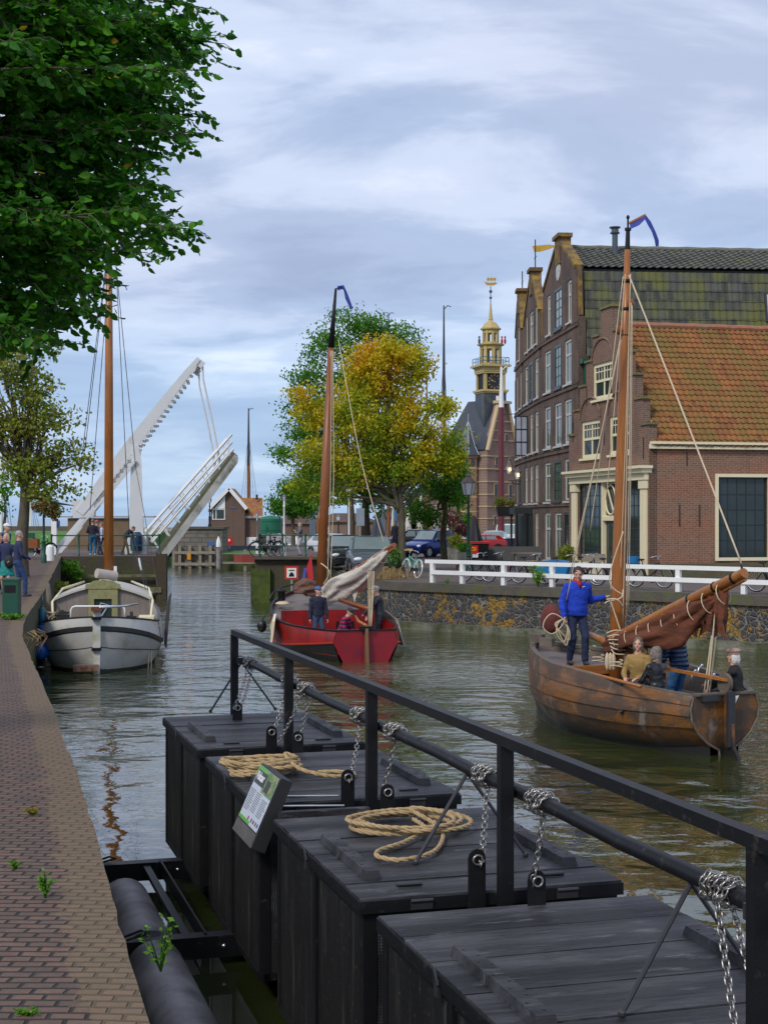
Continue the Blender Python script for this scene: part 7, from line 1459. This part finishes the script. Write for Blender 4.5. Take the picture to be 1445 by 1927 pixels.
rail_run('short green railing turning along the lock passage', [V((-5.8, 69.6, 0)), V((-5.8, 76, 0))], .45, 1.0, 3)
# litter bin and other quay pieces
g = G(23, 1163, .02); t = thing('litter_bin', 'dark green metal litter bin on the left quay', 'litter bin', g); b = MB(); b.box((0, 0, .43), (.34, .34, .84)); b.build('bin_body', M_GREEN, t); b = MB(); b.box((0, 0, .87), (.38, .38, .045)); b.build('bin_lid', mat('bin_lid', (.03, .10, .07), .35), t); b = MB(); b.box((0, -.175, .66), (.24, .02, .16)); b.build('slot', M_BLACKW, t)
t = thing('planter_cart', 'rusty brown trough with green box on the left quay', 'planter', W(58, 1040, 68)); b = MB(); b.box((0, 0, .42), (.75, .5, .42)); b.build('trough', mat('rusty_trough', (.24, .07, .02), .8, .3, 4), t); b = MB(); b.box((-.1, .1, .78), (.5, .3, .25)); b.build('green_box', M_GREEN, t); b = MB(); b.box((0, 0, .1), (.3, .3, .2)); b.build('foot', M_GREEN, t)
t = thing('bollard', 'rounded white stone post beside the left quay lamp', 'bollard', (W(90, 1050, 66).x, 66.5, .3)); b = MB(); b.lathe([(.2, 0), (.19, .5), (.16, .68), (.06, .76)], (0, 0, 0), 12); b.build('stone', M_WHITE, t, 40)
t = thing('barrier_post', 'tall white barrier post at the left end of the bridge', 'barrier post', (W(103, 1040, 75).x, 75, .4)); b = MB(); b.box((0, 0, .85), (.26, .26, 1.75)); b.build('post', M_WHITE, t); b = MB(); b.box((.1, .1, 1.55), (.28, .2, .35)); b.build('signal_box', mat('sign_blue', (.05, .12, .3), .4), t)
t = thing('windlass_shed', 'brown timber shelter box behind the green railing by the bridge', 'shed', (W(200, 1040, 90).x, 90, .4)); b = MB(); b.box((0, 0, .9), (4.2, 2, 1.9)); b.build('walls', mat('shed_brown', (.17, .12, .07), .8, .3, 2), t); b = MB(); b.box((0, 0, 1.93), (6.2, 2.4, .1)); b.build('flat_roof', mat('flat_roof', (.35, .35, .33), .7), t)
# ---------------- cars
def car(label, paint, p, yaw, L=4.2, Wd=1.78, Hh=1.5, kind='car', plate=True, s=1.0, cat='car', van=False):
    t = thing('parked_car' if not van else 'parked_van', label, cat, p, yaw); w = Wd / 2
    # profile stations from nose (-y) to tail: y, z_bottom, z_belt, half width
    st = [(-L * .5, .38, .58, .70 * w), (-L * .485, .28, .68, .88 * w), (-L * .44, .24, .76, .96 * w), (-L * .3, .22, .88 if not van else 1.0, w), (-L * .16, .2, .95 if not van else 1.1, w), (L * .1, .2, .97 if not van else 1.12, w), (L * .36, .22, .98 if not van else 1.12, w * .99), (L * .46, .26, .94, w * .95), (L * .5, .34, .80, w * .86)]
    b = MB(); b.loft([[V((x * hw, y, z)) for x, z in ((-.93, zb), (-1, zb + .15), (-1.0, zt - .10), (-.93, zt), (-.5, zt + .025), (0, zt + .035), (.5, zt + .025), (.93, zt), (1.0, zt - .10), (1, zb + .15), (.93, zb))] for y, zb, zt, hw in st]); b.build('body', paint, t, 35)
    zb = .95 if not van else 1.05
    cb = [(-L * .20, 0.0, .90), (-L * .04, 1.0, .74), (L * .2, 1.0, .74), (L * .34, .92, .72), (L * .47, 0.0, .84)] if not van else [(-L * .34, 0, .92), (-L * .25, 1, .84), (L * .3, 1.0, .84), (L * .47, .97, .84), (L * .5, 0, .9)]
    rf_ = lambda f: zb + (Hh - zb) * f
    b = MB(); b.loft([[V((x * hw * w, y, z)) for x, z in ((-1.0, zb - .06), (-1 + (0 if f > 0 else 0), rf_(f) - .04 * f), (-.82, rf_(f) + .01), (0, rf_(f) + .03 * f), (.82, rf_(f) + .01), (1.0, rf_(f) - .04 * f), (1.0, zb - .06))] for y, f, hw in cb]); b.build('cabin', paint, t, 40)
    M_CG = glass('car_glass', (.10, .13, .13), .04, 1.0) if 'car_glass' not in MATS else MATS['car_glass']
    (y0, f0, h0), (y1, f1, h1) = cb[0], cb[1]
    b = MB(); q = [V((sx * (h0 + (h1 - h0) * f) * w * .93, y0 + (y1 - y0) * f - .012, rf_(f) + .02)) for sx, f in ((-1, .08), (1, .08), (1, .9), (-1, .9))]; b.prism(q, (0, -.012, .008)); b.build('windscreen', M_CG, t)
    (y0, f0, h0), (y1, f1, h1) = cb[-1], cb[-2]
    b = MB(); q = [V((sx * (h0 + (h1 - h0) * f) * w * .9, y0 + (y1 - y0) * f + .02, zb + (rf_(f1) - zb) * f + .01)) for sx, f in ((-1, .25), (1, .25), (1, .9), (-1, .9))]; b.prism(q, (0, .012, .008)); b.build('rear_window', M_CG, t)
    for sx in (-1, 1):
        for (ya, yb, yc, yd) in (((-L * .155, L * .08, L * .08, -L * .04),) + ((L * .10, L * .30, L * .28, L * .10),) if not van else ((-L * .30, -L * .06, -L * .06, -L * .24),)):
            hb = .90 if van else .86; ht = .85 if van else .755; b = MB(); pts = [V((sx * (hb * w + .015), ya, zb + .03)), V((sx * (hb * w + .015), yb, zb + .03)), V((sx * (ht * w + .03), yc, Hh - .09)), V((sx * (ht * w + .03), yd, Hh - .09))]; b.prism(pts, (sx * .012, 0, 0)); b.build('side_window', M_CG, t)
    for sx in (-1, 1):
        for y in (-L * .31, L * .30):
            o = V((sx * (w - .09), y, .31)); b = MB(); b.tube([o - V((.10, 0, 0)), o + V((.10, 0, 0))], .315, 18); wh = b.build('wheel', M_TYRE, t, 40)
            b = MB(); e = o + V((sx * .10, 0, 0)); b.tube([e, e + V((sx * .012, 0, 0))], .20, 14)
            rim = b.build('rim', mat('alloy', (.42, .43, .45), .35, .1, metal=.6), wh)
            b = MB()
            for k in range(5): a = 2 * math.pi * k / 5; c_ = e + V((sx * .014, .11 * math.cos(a + .6), .11 * math.sin(a + .6))); b.tube([c_, c_ + V((sx * .003, 0, 0))], .035, 8)
            b.build('rim_hole', M_TYRE, wh)
            b = MB(); b.tube([o + V((sx * .085, .37 * math.cos(R(a)), .37 * math.sin(R(a)))) for a in range(0, 181, 20)], .03, 5); b.build('wheel_arch', M_BLACKW, t, True)
        b = MB(); b.sph((sx * w * .70, -L * .478, .66), (.20, .10, .085), 12, Matrix.Rotation(sx * R(-22), 3, 'Z')); b.build('headlight', mat('headlight_glass', (.75, .77, .8), .12, .05), t, True)
        b = MB(); b.box((sx * w * .84, L * .485, .78), (.14, .08, .22)); b.build('tail_light', mat('tail_red', (.45, .01, .01), .3), t)
        b = MB(); b.sph((sx * (w + .09), -L * .13, zb + .06), (.10, .05, .07), 8); b.build('wing_mirror', paint, t, True)
    b = MB(); b.box((0, -L * .497, .38), (w * 1.1, .05, .16)); b.box((0, -L * .492, .60), (w * .9, .05, .10)); b.build('grille', M_BLACKW, t)
    if plate: b = MB(); b.box((0, -L * .512, .46), (.50, .02, .11)); b.build('number_plate', mat('plate_yellow', (.75, .48, .02), .4), t)
    t.scale = (s, s, s); return t
M_CARG = mat('metallic_grey_paint', (.10, .12, .14), .18, .1, 1, metal=.3, bump=0); M_CARB = mat('metallic_blue_paint', (.008, .03, .20), .18, .1, 1, metal=.3, bump=0); M_CARW = mat('white_car_paint', (.68, .70, .72), .2, .04, 1, bump=0); M_CARR = mat('red_car_paint', (.45, .01, .01), .2, bump=0); M_CARK = mat('black_car_paint', (.02, .022, .026), .15, bump=0)
def gp(px, Y, z=0): return V((W(px, 0, Y).x, Y, z))
c = car('dark grey metallic hatchback parked nose to the quay behind the white sail', M_CARG, gp(698, 59.5), R(5), 4.2, 1.84, 1.52)
b = MB(); 
for z in (.60, .64): b.prism([V((-.13, -2.14, z)), V((0, -2.15, z + .05)), V((.13, -2.14, z)), V((.13, -2.14, z + .015)), V((0, -2.15, z + .068)), V((-.13, -2.14, z + .015))], (0, -.01, 0))
b.build('chevron_badge', mat('alloy', (.42, .43, .45)), c)
car('black car half hidden left of the grey hatchback', M_CARK, gp(650, 66), R(8), 4.2, 1.8, 1.48)
car('blue metallic estate car parked at an angle behind the linden trunk', M_CARB, gp(811, 86), R(-40), 3.9, 1.65, 1.55)
car('white car facing the camera in front of the white van', M_CARW, gp(930, 100), R(-10), 4.0, 1.75, 1.38); car('white delivery van parked by the cafe shelter', M_CARW, gp(955, 108), R(-6), 4.8, 1.8, 1.8, van=True, cat='van')
car('red car partly hidden behind the flower planters', M_CARR, gp(893, 90), R(-60), 3.8, 1.65, 1.25); car('pale car far behind the black car', M_CARW, gp(627, 84), R(30), 3.8, 1.65, 1.35); car('dark car beyond the folded grey parasol', M_CARK, gp(768, 104), R(-75), 4.0, 1.7, 1.45)
# ---------------- bicycles
def bike(label, col, p, yaw, rack=False, lean=0):
    t = thing('bicycle', label, 'bicycle', p, yaw, 'parked bicycles'); r = .34
    for x in (-.53, .53):
        b = MB(); b.tube([(x + r * math.cos(a), 0, r + r * math.sin(a)) for a in [2 * math.pi * k / 24 for k in range(24)]], .02, 5, closed=True); w_ = b.build('tyre', M_TYRE if col != 'teal' else M_WHITE, t)
        b = MB(); b.tube([(x + (r - .025) * math.cos(a), 0, r + (r - .025) * math.sin(a)) for a in [2 * math.pi * k / 24 for k in range(24)]], .012, 4, closed=True)
        for k in range(9): a = math.pi * k / 9; b.tube([(x + r * math.cos(a), 0, r + r * math.sin(a)), (x - r * math.cos(a), 0, r - r * math.sin(a))], .0035, 3)
        b.build('rim', M_STEEL, w_)
        b = MB(); b.tube([(x + (r + .04) * math.cos(R(a)), 0, r + (r + .04) * math.sin(R(a))) for a in range(-10 if x < 0 else 20, 171 if x < 0 else 150, 20)], .018, 4); b.build('mudguard', fm[col], t)
    b = MB(); BBk, ST, HT, HB = (-.08, 0, .29), (-.25, 0, .80), (.36, 0, .86), (.40, 0, .68)
    for a, c_ in ((BBk, ST), (BBk, HB), ((-.19, 0, .62), (.37, 0, .80)), (BBk, (-.53, 0, .34)), ((-.22, 0, .70), (-.53, 0, .34)), (HT, HB), (HB, (.53, 0, .34))): b.tube([a, c_], .018, 6)
    b.build('frame', fm[col], t); b = MB(); b.sph((-.29, 0, .90), (.14, .08, .035), 10); b.tube([ST, (-.27, 0, .9)], .014, 5); b.build('saddle', M_BLACKW, t, True)
    b = MB(); b.tube([(.16, .27, .98), (.30, .28, 1.02), (.37, .15, 1.04), (.35, 0, 1.0), (.37, -.15, 1.04), (.30, -.28, 1.02), (.16, -.27, .98)], .014, 6); b.tube([HT, (.34, 0, 1.0)], .014, 5); b.build('handlebar', M_STEEL, t, True)
    b = MB(); b.box((-.33, .04, .31), (.52, .03, .09)); b.tube([(-.08, -.02, .29), (-.08, .05, .29)], .10, 12); b.tube([(-.08, .06, .29), (.02, .08, .16)], .01, 4); b.box((.03, .12, .15), (.10, .09, .02)); b.build('chain_case', M_BLACKW, t)
    b = MB(); b.box((-.55, 0, .76), (.38, .13, .02)); b.tube([(-.72, .06, .76), (-.55, .05, .34)], .006, 4); b.build('rack', M_BLACKW, t)
    b = MB(); b.box((-.90, 0, .55), (.03, .05, .06)); b.build('rear_light', M_REDP, t)
    if rack: b = MB(); b.box((.58, 0, .92), (.3, .36, .22)); b.build('front_crate', M_BLACKW, t)
    t.rotation_euler.x = lean; return t
fm = {'black': M_BLACKW, 'teal': mat('teal_enamel', (.12, .45, .36), .4), 'silver': M_STEEL, 'navy': mat('navy_enamel', (.02, .03, .08), .3)}
FA = math.atan2(FD.y, FD.x)
b0 = bike('black bicycle behind the fence left of the big green lamp foot', 'black', V((0, 0, 0)), FA)
def onfence(px, off): # point behind the fence at pixel column px
    r_ = (px - CX) / FPX; O = FO - NF * off; s = (r_ * O.y - O.x) / (FD.x - r_ * FD.y); return O + FD * s
b0.location = onfence(897, 1.0) * V((1, 1, 0)) ; b0.rotation_euler = (R(4), 0, FA)
for px, off, lab, dy in ((928, 1.9, 'second black bicycle leaning behind the first, by the red lidded container', .2), (1000, 1.0, 'grey bicycle behind the fence next to the bright green weed', 0.05), (1105, 2.2, 'bicycle behind the man in blue with its handlebar at the cream door post', -.2), (1150, 1.2, 'dark bicycle partly behind the orange mast of the wooden boat', .1), (1222, 1.1, 'black city bicycle right of the orange mast, before the brick wall', 0.02), (1452, .9, 'bicycle cut by the right picture edge', .0), (1062, 1.2, 'bicycle under the blue tarpaulin box', .15)):
    c = dup(b0, onfence(px, off) * V((1, 1, 0)), FA + dy, lab)
c = bike('teal bicycle with white tyres against the linden trunk', 'teal', gp(773, 56.6), R(115)); c.rotation_euler.x = R(8)
c = dup(b0, gp(503, 70.2, .45), R(15), 'black bicycle at the left end of the right lock railing'); c = dup(b0, gp(521, 70.5, .45), R(60), 'bicycle with pale bag standing nearer the lady at the railing'); dup(b0, gp(76, 70, .38), R(40), 'bicycle beside the rusty trough on the left quay')
# ---------------- parasols, containers, plants
def parasol(label, px, yt, Y, m, hh=2.0, r=.34):
    zt = CAMZ - (yt - HY) * Y / FPX; t = thing('folded_parasol', label, 'parasol', gp(px, Y)); b = MB(); rr_ = []
    for z, q in ((zt - hh, r), (zt - hh * .75, r * .8), (zt - hh * .4, r * .5), (zt - .15, r * .22), (zt, .03)): rr_.append([V((q * (1 + .22 * (k % 2)) * math.cos(2 * math.pi * k / 16), q * (1 + .22 * (k % 2)) * math.sin(2 * math.pi * k / 16), z)) for k in range(16)])
    b.loft(rr_); b.build('canopy', m, t); b = MB(); b.tube([(0, 0, 0), (0, 0, zt - hh + .2)], .03, 6); b.box((0, 0, .06), (.6, .6, .1)); b.build('pole', M_DKMET, t)
parasol('tall folded blue grey parasol between the tree trunks', 710, 968, 84, mat('parasol_blue_grey', (.05, .06, .085), .8), 1.6, .5); parasol('folded black parasol right of the big green lamp', 892, 970, 74, mat('parasol_black', (.03, .03, .035), .8), 1.5, .42)
t = thing('traffic_sign', 'back of a blue grey rectangular traffic sign among the trunks', 'sign', gp(678, 72)); b = MB(); b.box((0, 0, 2.3), (.4, .03, .85)); b.build('plate', mat('sign_back', (.25, .30, .36), .5), t); b = MB(); b.tube([(0, .05, 0), (0, .05, 2.8)], .035, 6); b.build('pole', M_STEEL, t)
t = thing('wheeled_container', 'black wheeled container with red lid and red panel', 'container', gp(897, 70)); b = MB(); b.loft([[V((sx * w_, sy * w_ * .8, z)) for sx, sy in ((-1, -1), (1, -1), (1, 1), (-1, 1))] for z, w_ in ((.15, .46), (1.05, .54))]); b.build('tub', M_BLACKW, t); b = MB(); b.box((0, 0, 1.10), (1.14, .92, .10)); b.build('lid', M_REDP, t)
b = MB(); b.box((-.18, -.44, .78), (.42, .06, .38)); b.build('red_panel', mat('signal_red', (.6, .01, .01)), t); b = MB(); b.box((-.18, -.46, .49), (.42, .05, .16)); b.build('white_panel', M_WHITE, t); b = MB(); b.tube([(-.18 + .11 * math.cos(a), -.475, .80 + .07 * math.sin(a)) for a in [2 * math.pi * k / 12 for k in range(12)]], .018, 4, closed=True); b.box((-.18, -.475, .80), (.10, .01, .03)); b.build('yellow_emblem', mat('plate_yellow', (.75, .48, .02)), t)
for x in (-.35, .35): b = MB(); b.tube([(x - .04, -.3, .09), (x + .04, -.3, .09)], .09, 10); b.build('wheel', M_TYRE, t)
def tub(label, px, Y, w_, h, m, leaf, n, seed, rr_, z=0, name='planter'):
    t = thing(name, label, 'planter', gp(px, Y, z)); b = MB(); b.loft([[V((sx * q, sy * q, zz)) for sx, sy in ((-1, -1), (1, -1), (1, 1), (-1, 1))] for zz, q in ((0, w_ * .42), (h, w_ * .5), (h, w_ * .44), (h - .06, w_ * .43))]); b.build('tub', m, t)
    r = np.random.default_rng(seed); C, tb, _ = blob_leaves([(0, 0, h + rr_[2] * .8, *rr_)], n, 0, r, .06, 6, 3); A = r.normal(size=C.shape) + np.array([0, 0, .6]); leaf_mesh('foliage', t, leaf, C, A, .11 * (.7 + .6 * r.random(len(C))), tb * .6 + .4 * r.random(len(C)), r, wid=.5)
tub('concrete planter with olive shrub right of the blue car', 857, 76, .85, .75, M_STONE, L_OLV, 900, 31, (.4, .4, .35)); tub('grey planter with yellow green flowers at the lamp foot', 874, 68, .7, .7, M_STONE, L_GRN, 700, 32, (.32, .32, .22))
tub('black trough with a pale green shrub in front of the grey hatchback', 741, 56.2, .75, .45, M_BLACKW, L_GRN, 420, 33, (.22, .22, .42)); tub('terracotta pot with tall bamboo beside the cream shopfront', 1066, 58.5, .6, .45, mat('terracotta', (.32, .12, .06), .9), L_OLV, 900, 34, (.33, .3, .42))
t = thing('flower_box', 'dark hanging flower box on a bracket left of the warehouses', 'flower box', W(951, 965, 84)); b = MB(); b.loft([[V((sx * q, sy * q * .6, zz)) for sx, sy in ((-1, -1), (1, -1), (1, 1), (-1, 1))] for zz, q in ((-.2, .42), (.35, .55))]); b.build('box', M_DKMET, t); b = MB(); b.tube([(.3, 0, -.2), (.3, 0, -2.1)], .04, 6); b.tube([(.3, 0, .0), (1.0, .2, .35), (1.6, .4, .1)], .025, 5); b.build('bracket', M_DKMET, t)
r = np.random.default_rng(35); C, tb, _ = blob_leaves([(-.3, 0, .55, .35, .3, .3), (.45, 0, .55, .4, .3, .28)], 900, 0, r, .08, 6, 3); leaf_mesh('foliage', t, L_OLV, C, r.normal(size=C.shape), .13 * np.ones(len(C)), tb, r)
t = thing('picnic_table', 'weathered wooden picnic table behind the fence', 'table', gp(989, 64)); b = MB(); b.box((0, 0, .74), (1.25, .75, .05)); b.build('table_top', MATS['bleached_timber'], t)
for y in (-.6, .6): b = MB(); b.box((0, y, .44), (1.25, .24, .04)); b.build('seat', MATS['bleached_timber'], t)
for x in (-.45, .45): b = MB(); b.bar((x, -.55, 0), (x, -.2, .74), .07, .07); b.bar((x, .55, 0), (x, .2, .74), .07, .07); b.bar((x, -.7, .40), (x, .7, .40), .07, .07); b.build('leg', MATS['bleached_timber'], t)
t = thing('bench', 'low wooden bench in front of the cream shopfront', 'bench', gp(1117, 56)); b = MB(); b.box((0, 0, .44), (.9, .32, .06)); b.box((0, .16, .75), (.9, .05, .3)); b.build('seat', MATS['bleached_timber'], t)
for x in (-.38, .38): b = MB(); b.box((x, 0, .21), (.08, .3, .42)); b.build('leg', MATS['bleached_timber'], t)
t = thing('cargo_box', 'blue tarpaulin covered cargo box behind the fence', 'box', onfence(1048, 1.3) * V((1, 1, 0))); t.rotation_euler.z = FA; b = MB(); b.loft([[V((x, y, z)) for x, z in ((-.62, .2), (-.68, .75), (0, .82), (.7, .70), (.55, .2))] for y in (-.35, .35)]); b.build('tarpaulin', mat('blue_tarp', (.01, .16, .38), .4, .25, 4, bump=.6, bs=6, bd=.04), t, 50)
t = thing('bucket', 'blue bucket standing in the shop window', 'bucket', gp(1192, 54.6)); b = MB(); b.lathe([(.17, 0), (.21, .40)], (0, 0, .45), 14); b.build('pail', mat('blue_tarp', (.01, .16, .38)), t, 40); b = MB(); b.box((0, 0, .22), (.5, .3, .44)); b.build('stool', MATS['bleached_timber'], t)
# weeds and grasses
def weed(label, p, h, n, seed, m=L_GRN, spread=.25, size=.07):
    t = thing('weed', label, 'plant', p); rr_ = random.Random(seed); C = []; A = []; b = MB()
    for k in range(n):
        q = V((rr_.uniform(-1, 1) * spread, rr_.uniform(-1, 1) * spread * .6, h * rr_.uniform(.55, 1))); b.tube([V((0, 0, 0)), q * .5 + V((0, 0, h * .08)), q], [.006, .004, .002], 4)
        for j in range(9): f = .25 + .75 * j / 8; c = q * f; C.append(tuple(c)); A.append((rr_.gauss(0, 1), rr_.gauss(0, 1), rr_.uniform(-.1, .9)))
    b.build('stem', m, t); r = np.random.default_rng(seed); leaf_mesh('leaves', t, m, np.array(C), np.array(A), size * (.7 + .6 * r.random(len(C))), .5 + .5 * r.random(len(C)), r, wid=.55)
q = onfence(1012, -.35); weed('bright green weed growing from the stone quay wall coping', V((q.x, q.y, -.05)), .72, 16, 41, L_GRN, .32, .12)
q = onfence(840, -.35); weed('tiny green sprout on the coping at the left fence end', V((q.x, q.y, -.05)), .18, 5, 42, L_GRN, .12, .07)
weed('leafy weed rooted in the quay wall over the pontoon float', G(262, 1828, -.25) + V((.12, 0, 0)), .30, 6, 43, L_GRN, .12, .038)
weed('upright green weed between the near paving bricks', G(86, 1690, 0), .17, 9, 44, L_GRN, .04, .03); weed('small weed tuft beyond the upright one on the paving', G(30, 1635, 0), .05, 8, 45, L_GRN, .05, .025); weed('low moss tuft at the bottom of the near paving', G(50, 1910, 0), .025, 12, 46, L_GRN, .07, .02); weed('dry tuft in the middle of the left paving', G(62, 1535, 0), .06, 7, 47, L_OLV, .05, .03)
weed('grass tuft at the foot of the litter bin', G(25, 1166, .02), .12, 22, 48, L_GRN, .38, .08)
b = MB(); rr_ = random.Random(4)
for k in range(330):
    x, y = rr_.gauss(0, .5), rr_.gauss(0, .25); a = rr_.uniform(0, 6.28); l = rr_.uniform(.15, .62); b.tube([(x, y, 0), (x + .1 * math.cos(a), y + .1 * math.sin(a), l * .7), (x + .28 * math.cos(a), y + .28 * math.sin(a), l * .75)], [.008, .006, .002], 3, cap=False)
o = b.build('ornamental_grass', mat('straw', (.34, .24, .10), .9, .3, 9), None, loc=gp(722, 55.2)); tag(o, 'clump of straw coloured ornamental grass below the grey hatchback', 'plant')
# hanging dry roots and ivy on the left quay wall
o = bush('ivy hanging on the corner where quay wall meets lock wall', V((-15.1, 71.2, -.35)), (.75, .5, .65), 1600, .11, L_GRN, 51, 'ivy'); bush('green creeper on the left quay wall above the white barge', V((-12.3, 56.6, -.5)), (.4, .8, .35), 700, .11, L_OLV, 52, 'ivy')
b = MB()
for k in range(26):
    y = rr_.uniform(-.8, .8); l = rr_.uniform(.15, .5); b.tube([(0, y, 0), (.12 + rr_.uniform(0, .12), y + rr_.uniform(-.2, .2), -l * .4), (.05 + rr_.uniform(0, .1), y + rr_.uniform(-.25, .25), -l)], .005, 3)
o = b.build('dry_roots', mat('straw', (.34, .24, .10)), None, loc=(-7.35, 30.8, -.1)); tag(o, 'dry pale roots hanging over the quay wall edge near the blue fenders', 'plant')
# ---------------- far ships, masts
def ship(label, px, ytop, Y, lower, upper, rad, hull=(.02, .03, .05), shrouds=6, frac=.6, spread=22, sails=None, hl_=9, yspread=935, z=WZ, nohull=False):
    p = gp(px, Y, z); t = thing('sailing_ship', label, 'sailing ship', p); zt = CAMZ - (ytop - HY) * Y / FPX - z; b = MB(); b.tube([(0, 0, 0), (0, 0, zt * frac)], [rad, rad * .8], 8); b.build('lower_mast', lower, t); b = MB(); b.tube([(0, 0, zt * frac), (0, 0, zt)], [rad * .8, rad * .3], 8); b.tube([(0, 0, zt - .3), (.3, 0, zt), (.55, 0, zt - .1)], .04, 5); b.build('topmast', upper, t)
    s = spread * Y / FPX; zb = CAMZ - (yspread - HY) * Y / FPX - z
    for k in range(shrouds):
        f = (k / (shrouds - 1)) * 2 - 1; b = MB(); b.tube([(0, 0, zt * (.82 if abs(f) > .5 else .93)), (s * f, 1.2, max(zb * .2, .8))], .022, 3); b.build('shroud', M_DKMET, t)
    b = MB(); b.loft([[V((sx * (1.6 if i in (1, 2) else .25), y, zz)) for sx, zz in ((-1, .9), (-.8, -.3), (.8, -.3), (1, .9))] for i, y in enumerate((-hl_ / 2, -hl_ / 4, hl_ / 4, hl_ / 2))]); h_ = b.build('hull', mat('hull_%02d%02d' % (int(hull[0] * 99), int(hull[2] * 99)), hull, .5), t); h_.rotation_euler.z = R(70)
    if sails:
        for (dx, z0, z1, w_) in sails: b = MB(); b.lathe([(.1, z0), (w_, z0 + (z1 - z0) * .3), (w_ * .7, z0 + (z1 - z0) * .7), (.06, z1)], (dx, 0, 0), 8); b.build('furled_sail', M_SAILW, t, True)
    return t
ship('tall ship mast with fanned rigging behind the keeper house', 468, 768, 168, M_MASTD, M_DKMET, .22, spread=24); ship('dark topped mast rising right of the autumn linden', 835, 575, 118, M_MASTD, M_DKMET, .17, frac=.66, spread=22)
t = ship('maroon mast with white top standing before the harbour tower', 943, 690, 100, mat('maroon_paint', (.13, .02, .025), .5), M_WHITE, .22, frac=.78, spread=4, shrouds=2, hl_=2.5, z=0); b = MB()
for z_ in (5.4, 6.3): b.bar((-.3, 0, z_), (4.0, -1, z_ + .25), .05, .05)
b.bar((0, 0, 9.2), (1.6, 0, 9.3), .05, .05); b.build('cross_tree', M_DKMET, t)
ship('ship with black flagstaff top peeping over the green tree', 731, 588, 150, M_MASTD, M_DKMET, .16, spread=20, sails=[(.6, 1.5, 5.5, .4)]); ship('ship with white furled sails at the tower foot', 803, 700, 150, M_MASTD, M_MASTD, .18, hull=(.1, .02, .02), sails=[(-.6, 2.0, 6.2, .45), (.9, 2, 5.2, .35), (2.2, 1.8, 4, .3)]); ship('blue hulled ship between the tree trunks', 744, 760, 140, mat('mast_blue', (.05, .14, .25), .5), M_DKMET, .18, hull=(.03, .08, .2), sails=[(1.2, 1.6, 4.6, .35)])
ship('small brown yacht behind the right lock railing', 598, 860, 125, M_MASTW, M_WHITE, .12, hull=(.2, .08, .03), sails=[(.8, 2.2, 3.2, .3)]); ship('thin white yacht mast at the left picture edge', 3, 780, 125, M_WHITE, M_WHITE, .13, hull=(.6, .6, .6), spread=18); ship('white motor yacht mast between basket lamp and barrier post', 58, 900, 140, M_WHITE, M_WHITE, .10, hull=(.6, .6, .6), spread=22, yspread=1000)
t = thing('dinghy', 'small dark dinghy with yellow and red bags under the bridge leaf', 'boat', W(322, 1047, 128)); b = MB(); b.loft([[V((x, -.6 * w_, .35)), V((x, -.4 * w_, 0)), V((x, .4 * w_, 0)), V((x, .6 * w_, .35))] for x, w_ in ((-1.3, .3), (-.8, 1), (.8, 1), (1.3, .4))]); b.build('hull', M_BLACKW, t)
for x, m_ in ((-.35, mat('hi_vis_yellow', (.6, .75, .02), .6)), (.4, mat('signal_red', (.6, .01, .01)))): b = MB(); b.sph((x, 0, .55), (.35, .3, .35), 10); b.build('bag', m_, t, True)
t = thing('red_dinghy', 'low dull red boat beside the white railing of the landing', 'boat', W(470, 1058, 108)); b = MB(); b.loft([[V((x, -.6 * w_, .55)), V((x, -.5 * w_, 0)), V((x, .5 * w_, 0)), V((x, .6 * w_, .55))] for x, w_ in ((-1.1, .6), (-.5, 1), (.9, 1), (1.2, .5))]); b.build('hull', mat('dull_red', (.28, .05, .04), .6), t); b = MB(); b.box((0, 0, .57), (1.9, .8, .05)); b.build('thwart', M_DECK, t)
t = thing('harbour_gantry', 'low grey harbour gantry seen between the tree trunks', 'gantry', gp(640, 120)); b = MB(); b.box((-2.2, 0, 1.9), (.5, .5, 3.8)); b.box((3.4, 0, 1.9), (.4, .4, 3.8)); b.box((.5, 0, 3.6), (6.6, .3, .25)); b.build('portal_frame', mat('gantry_grey', (.10, .13, .17), .6), t)
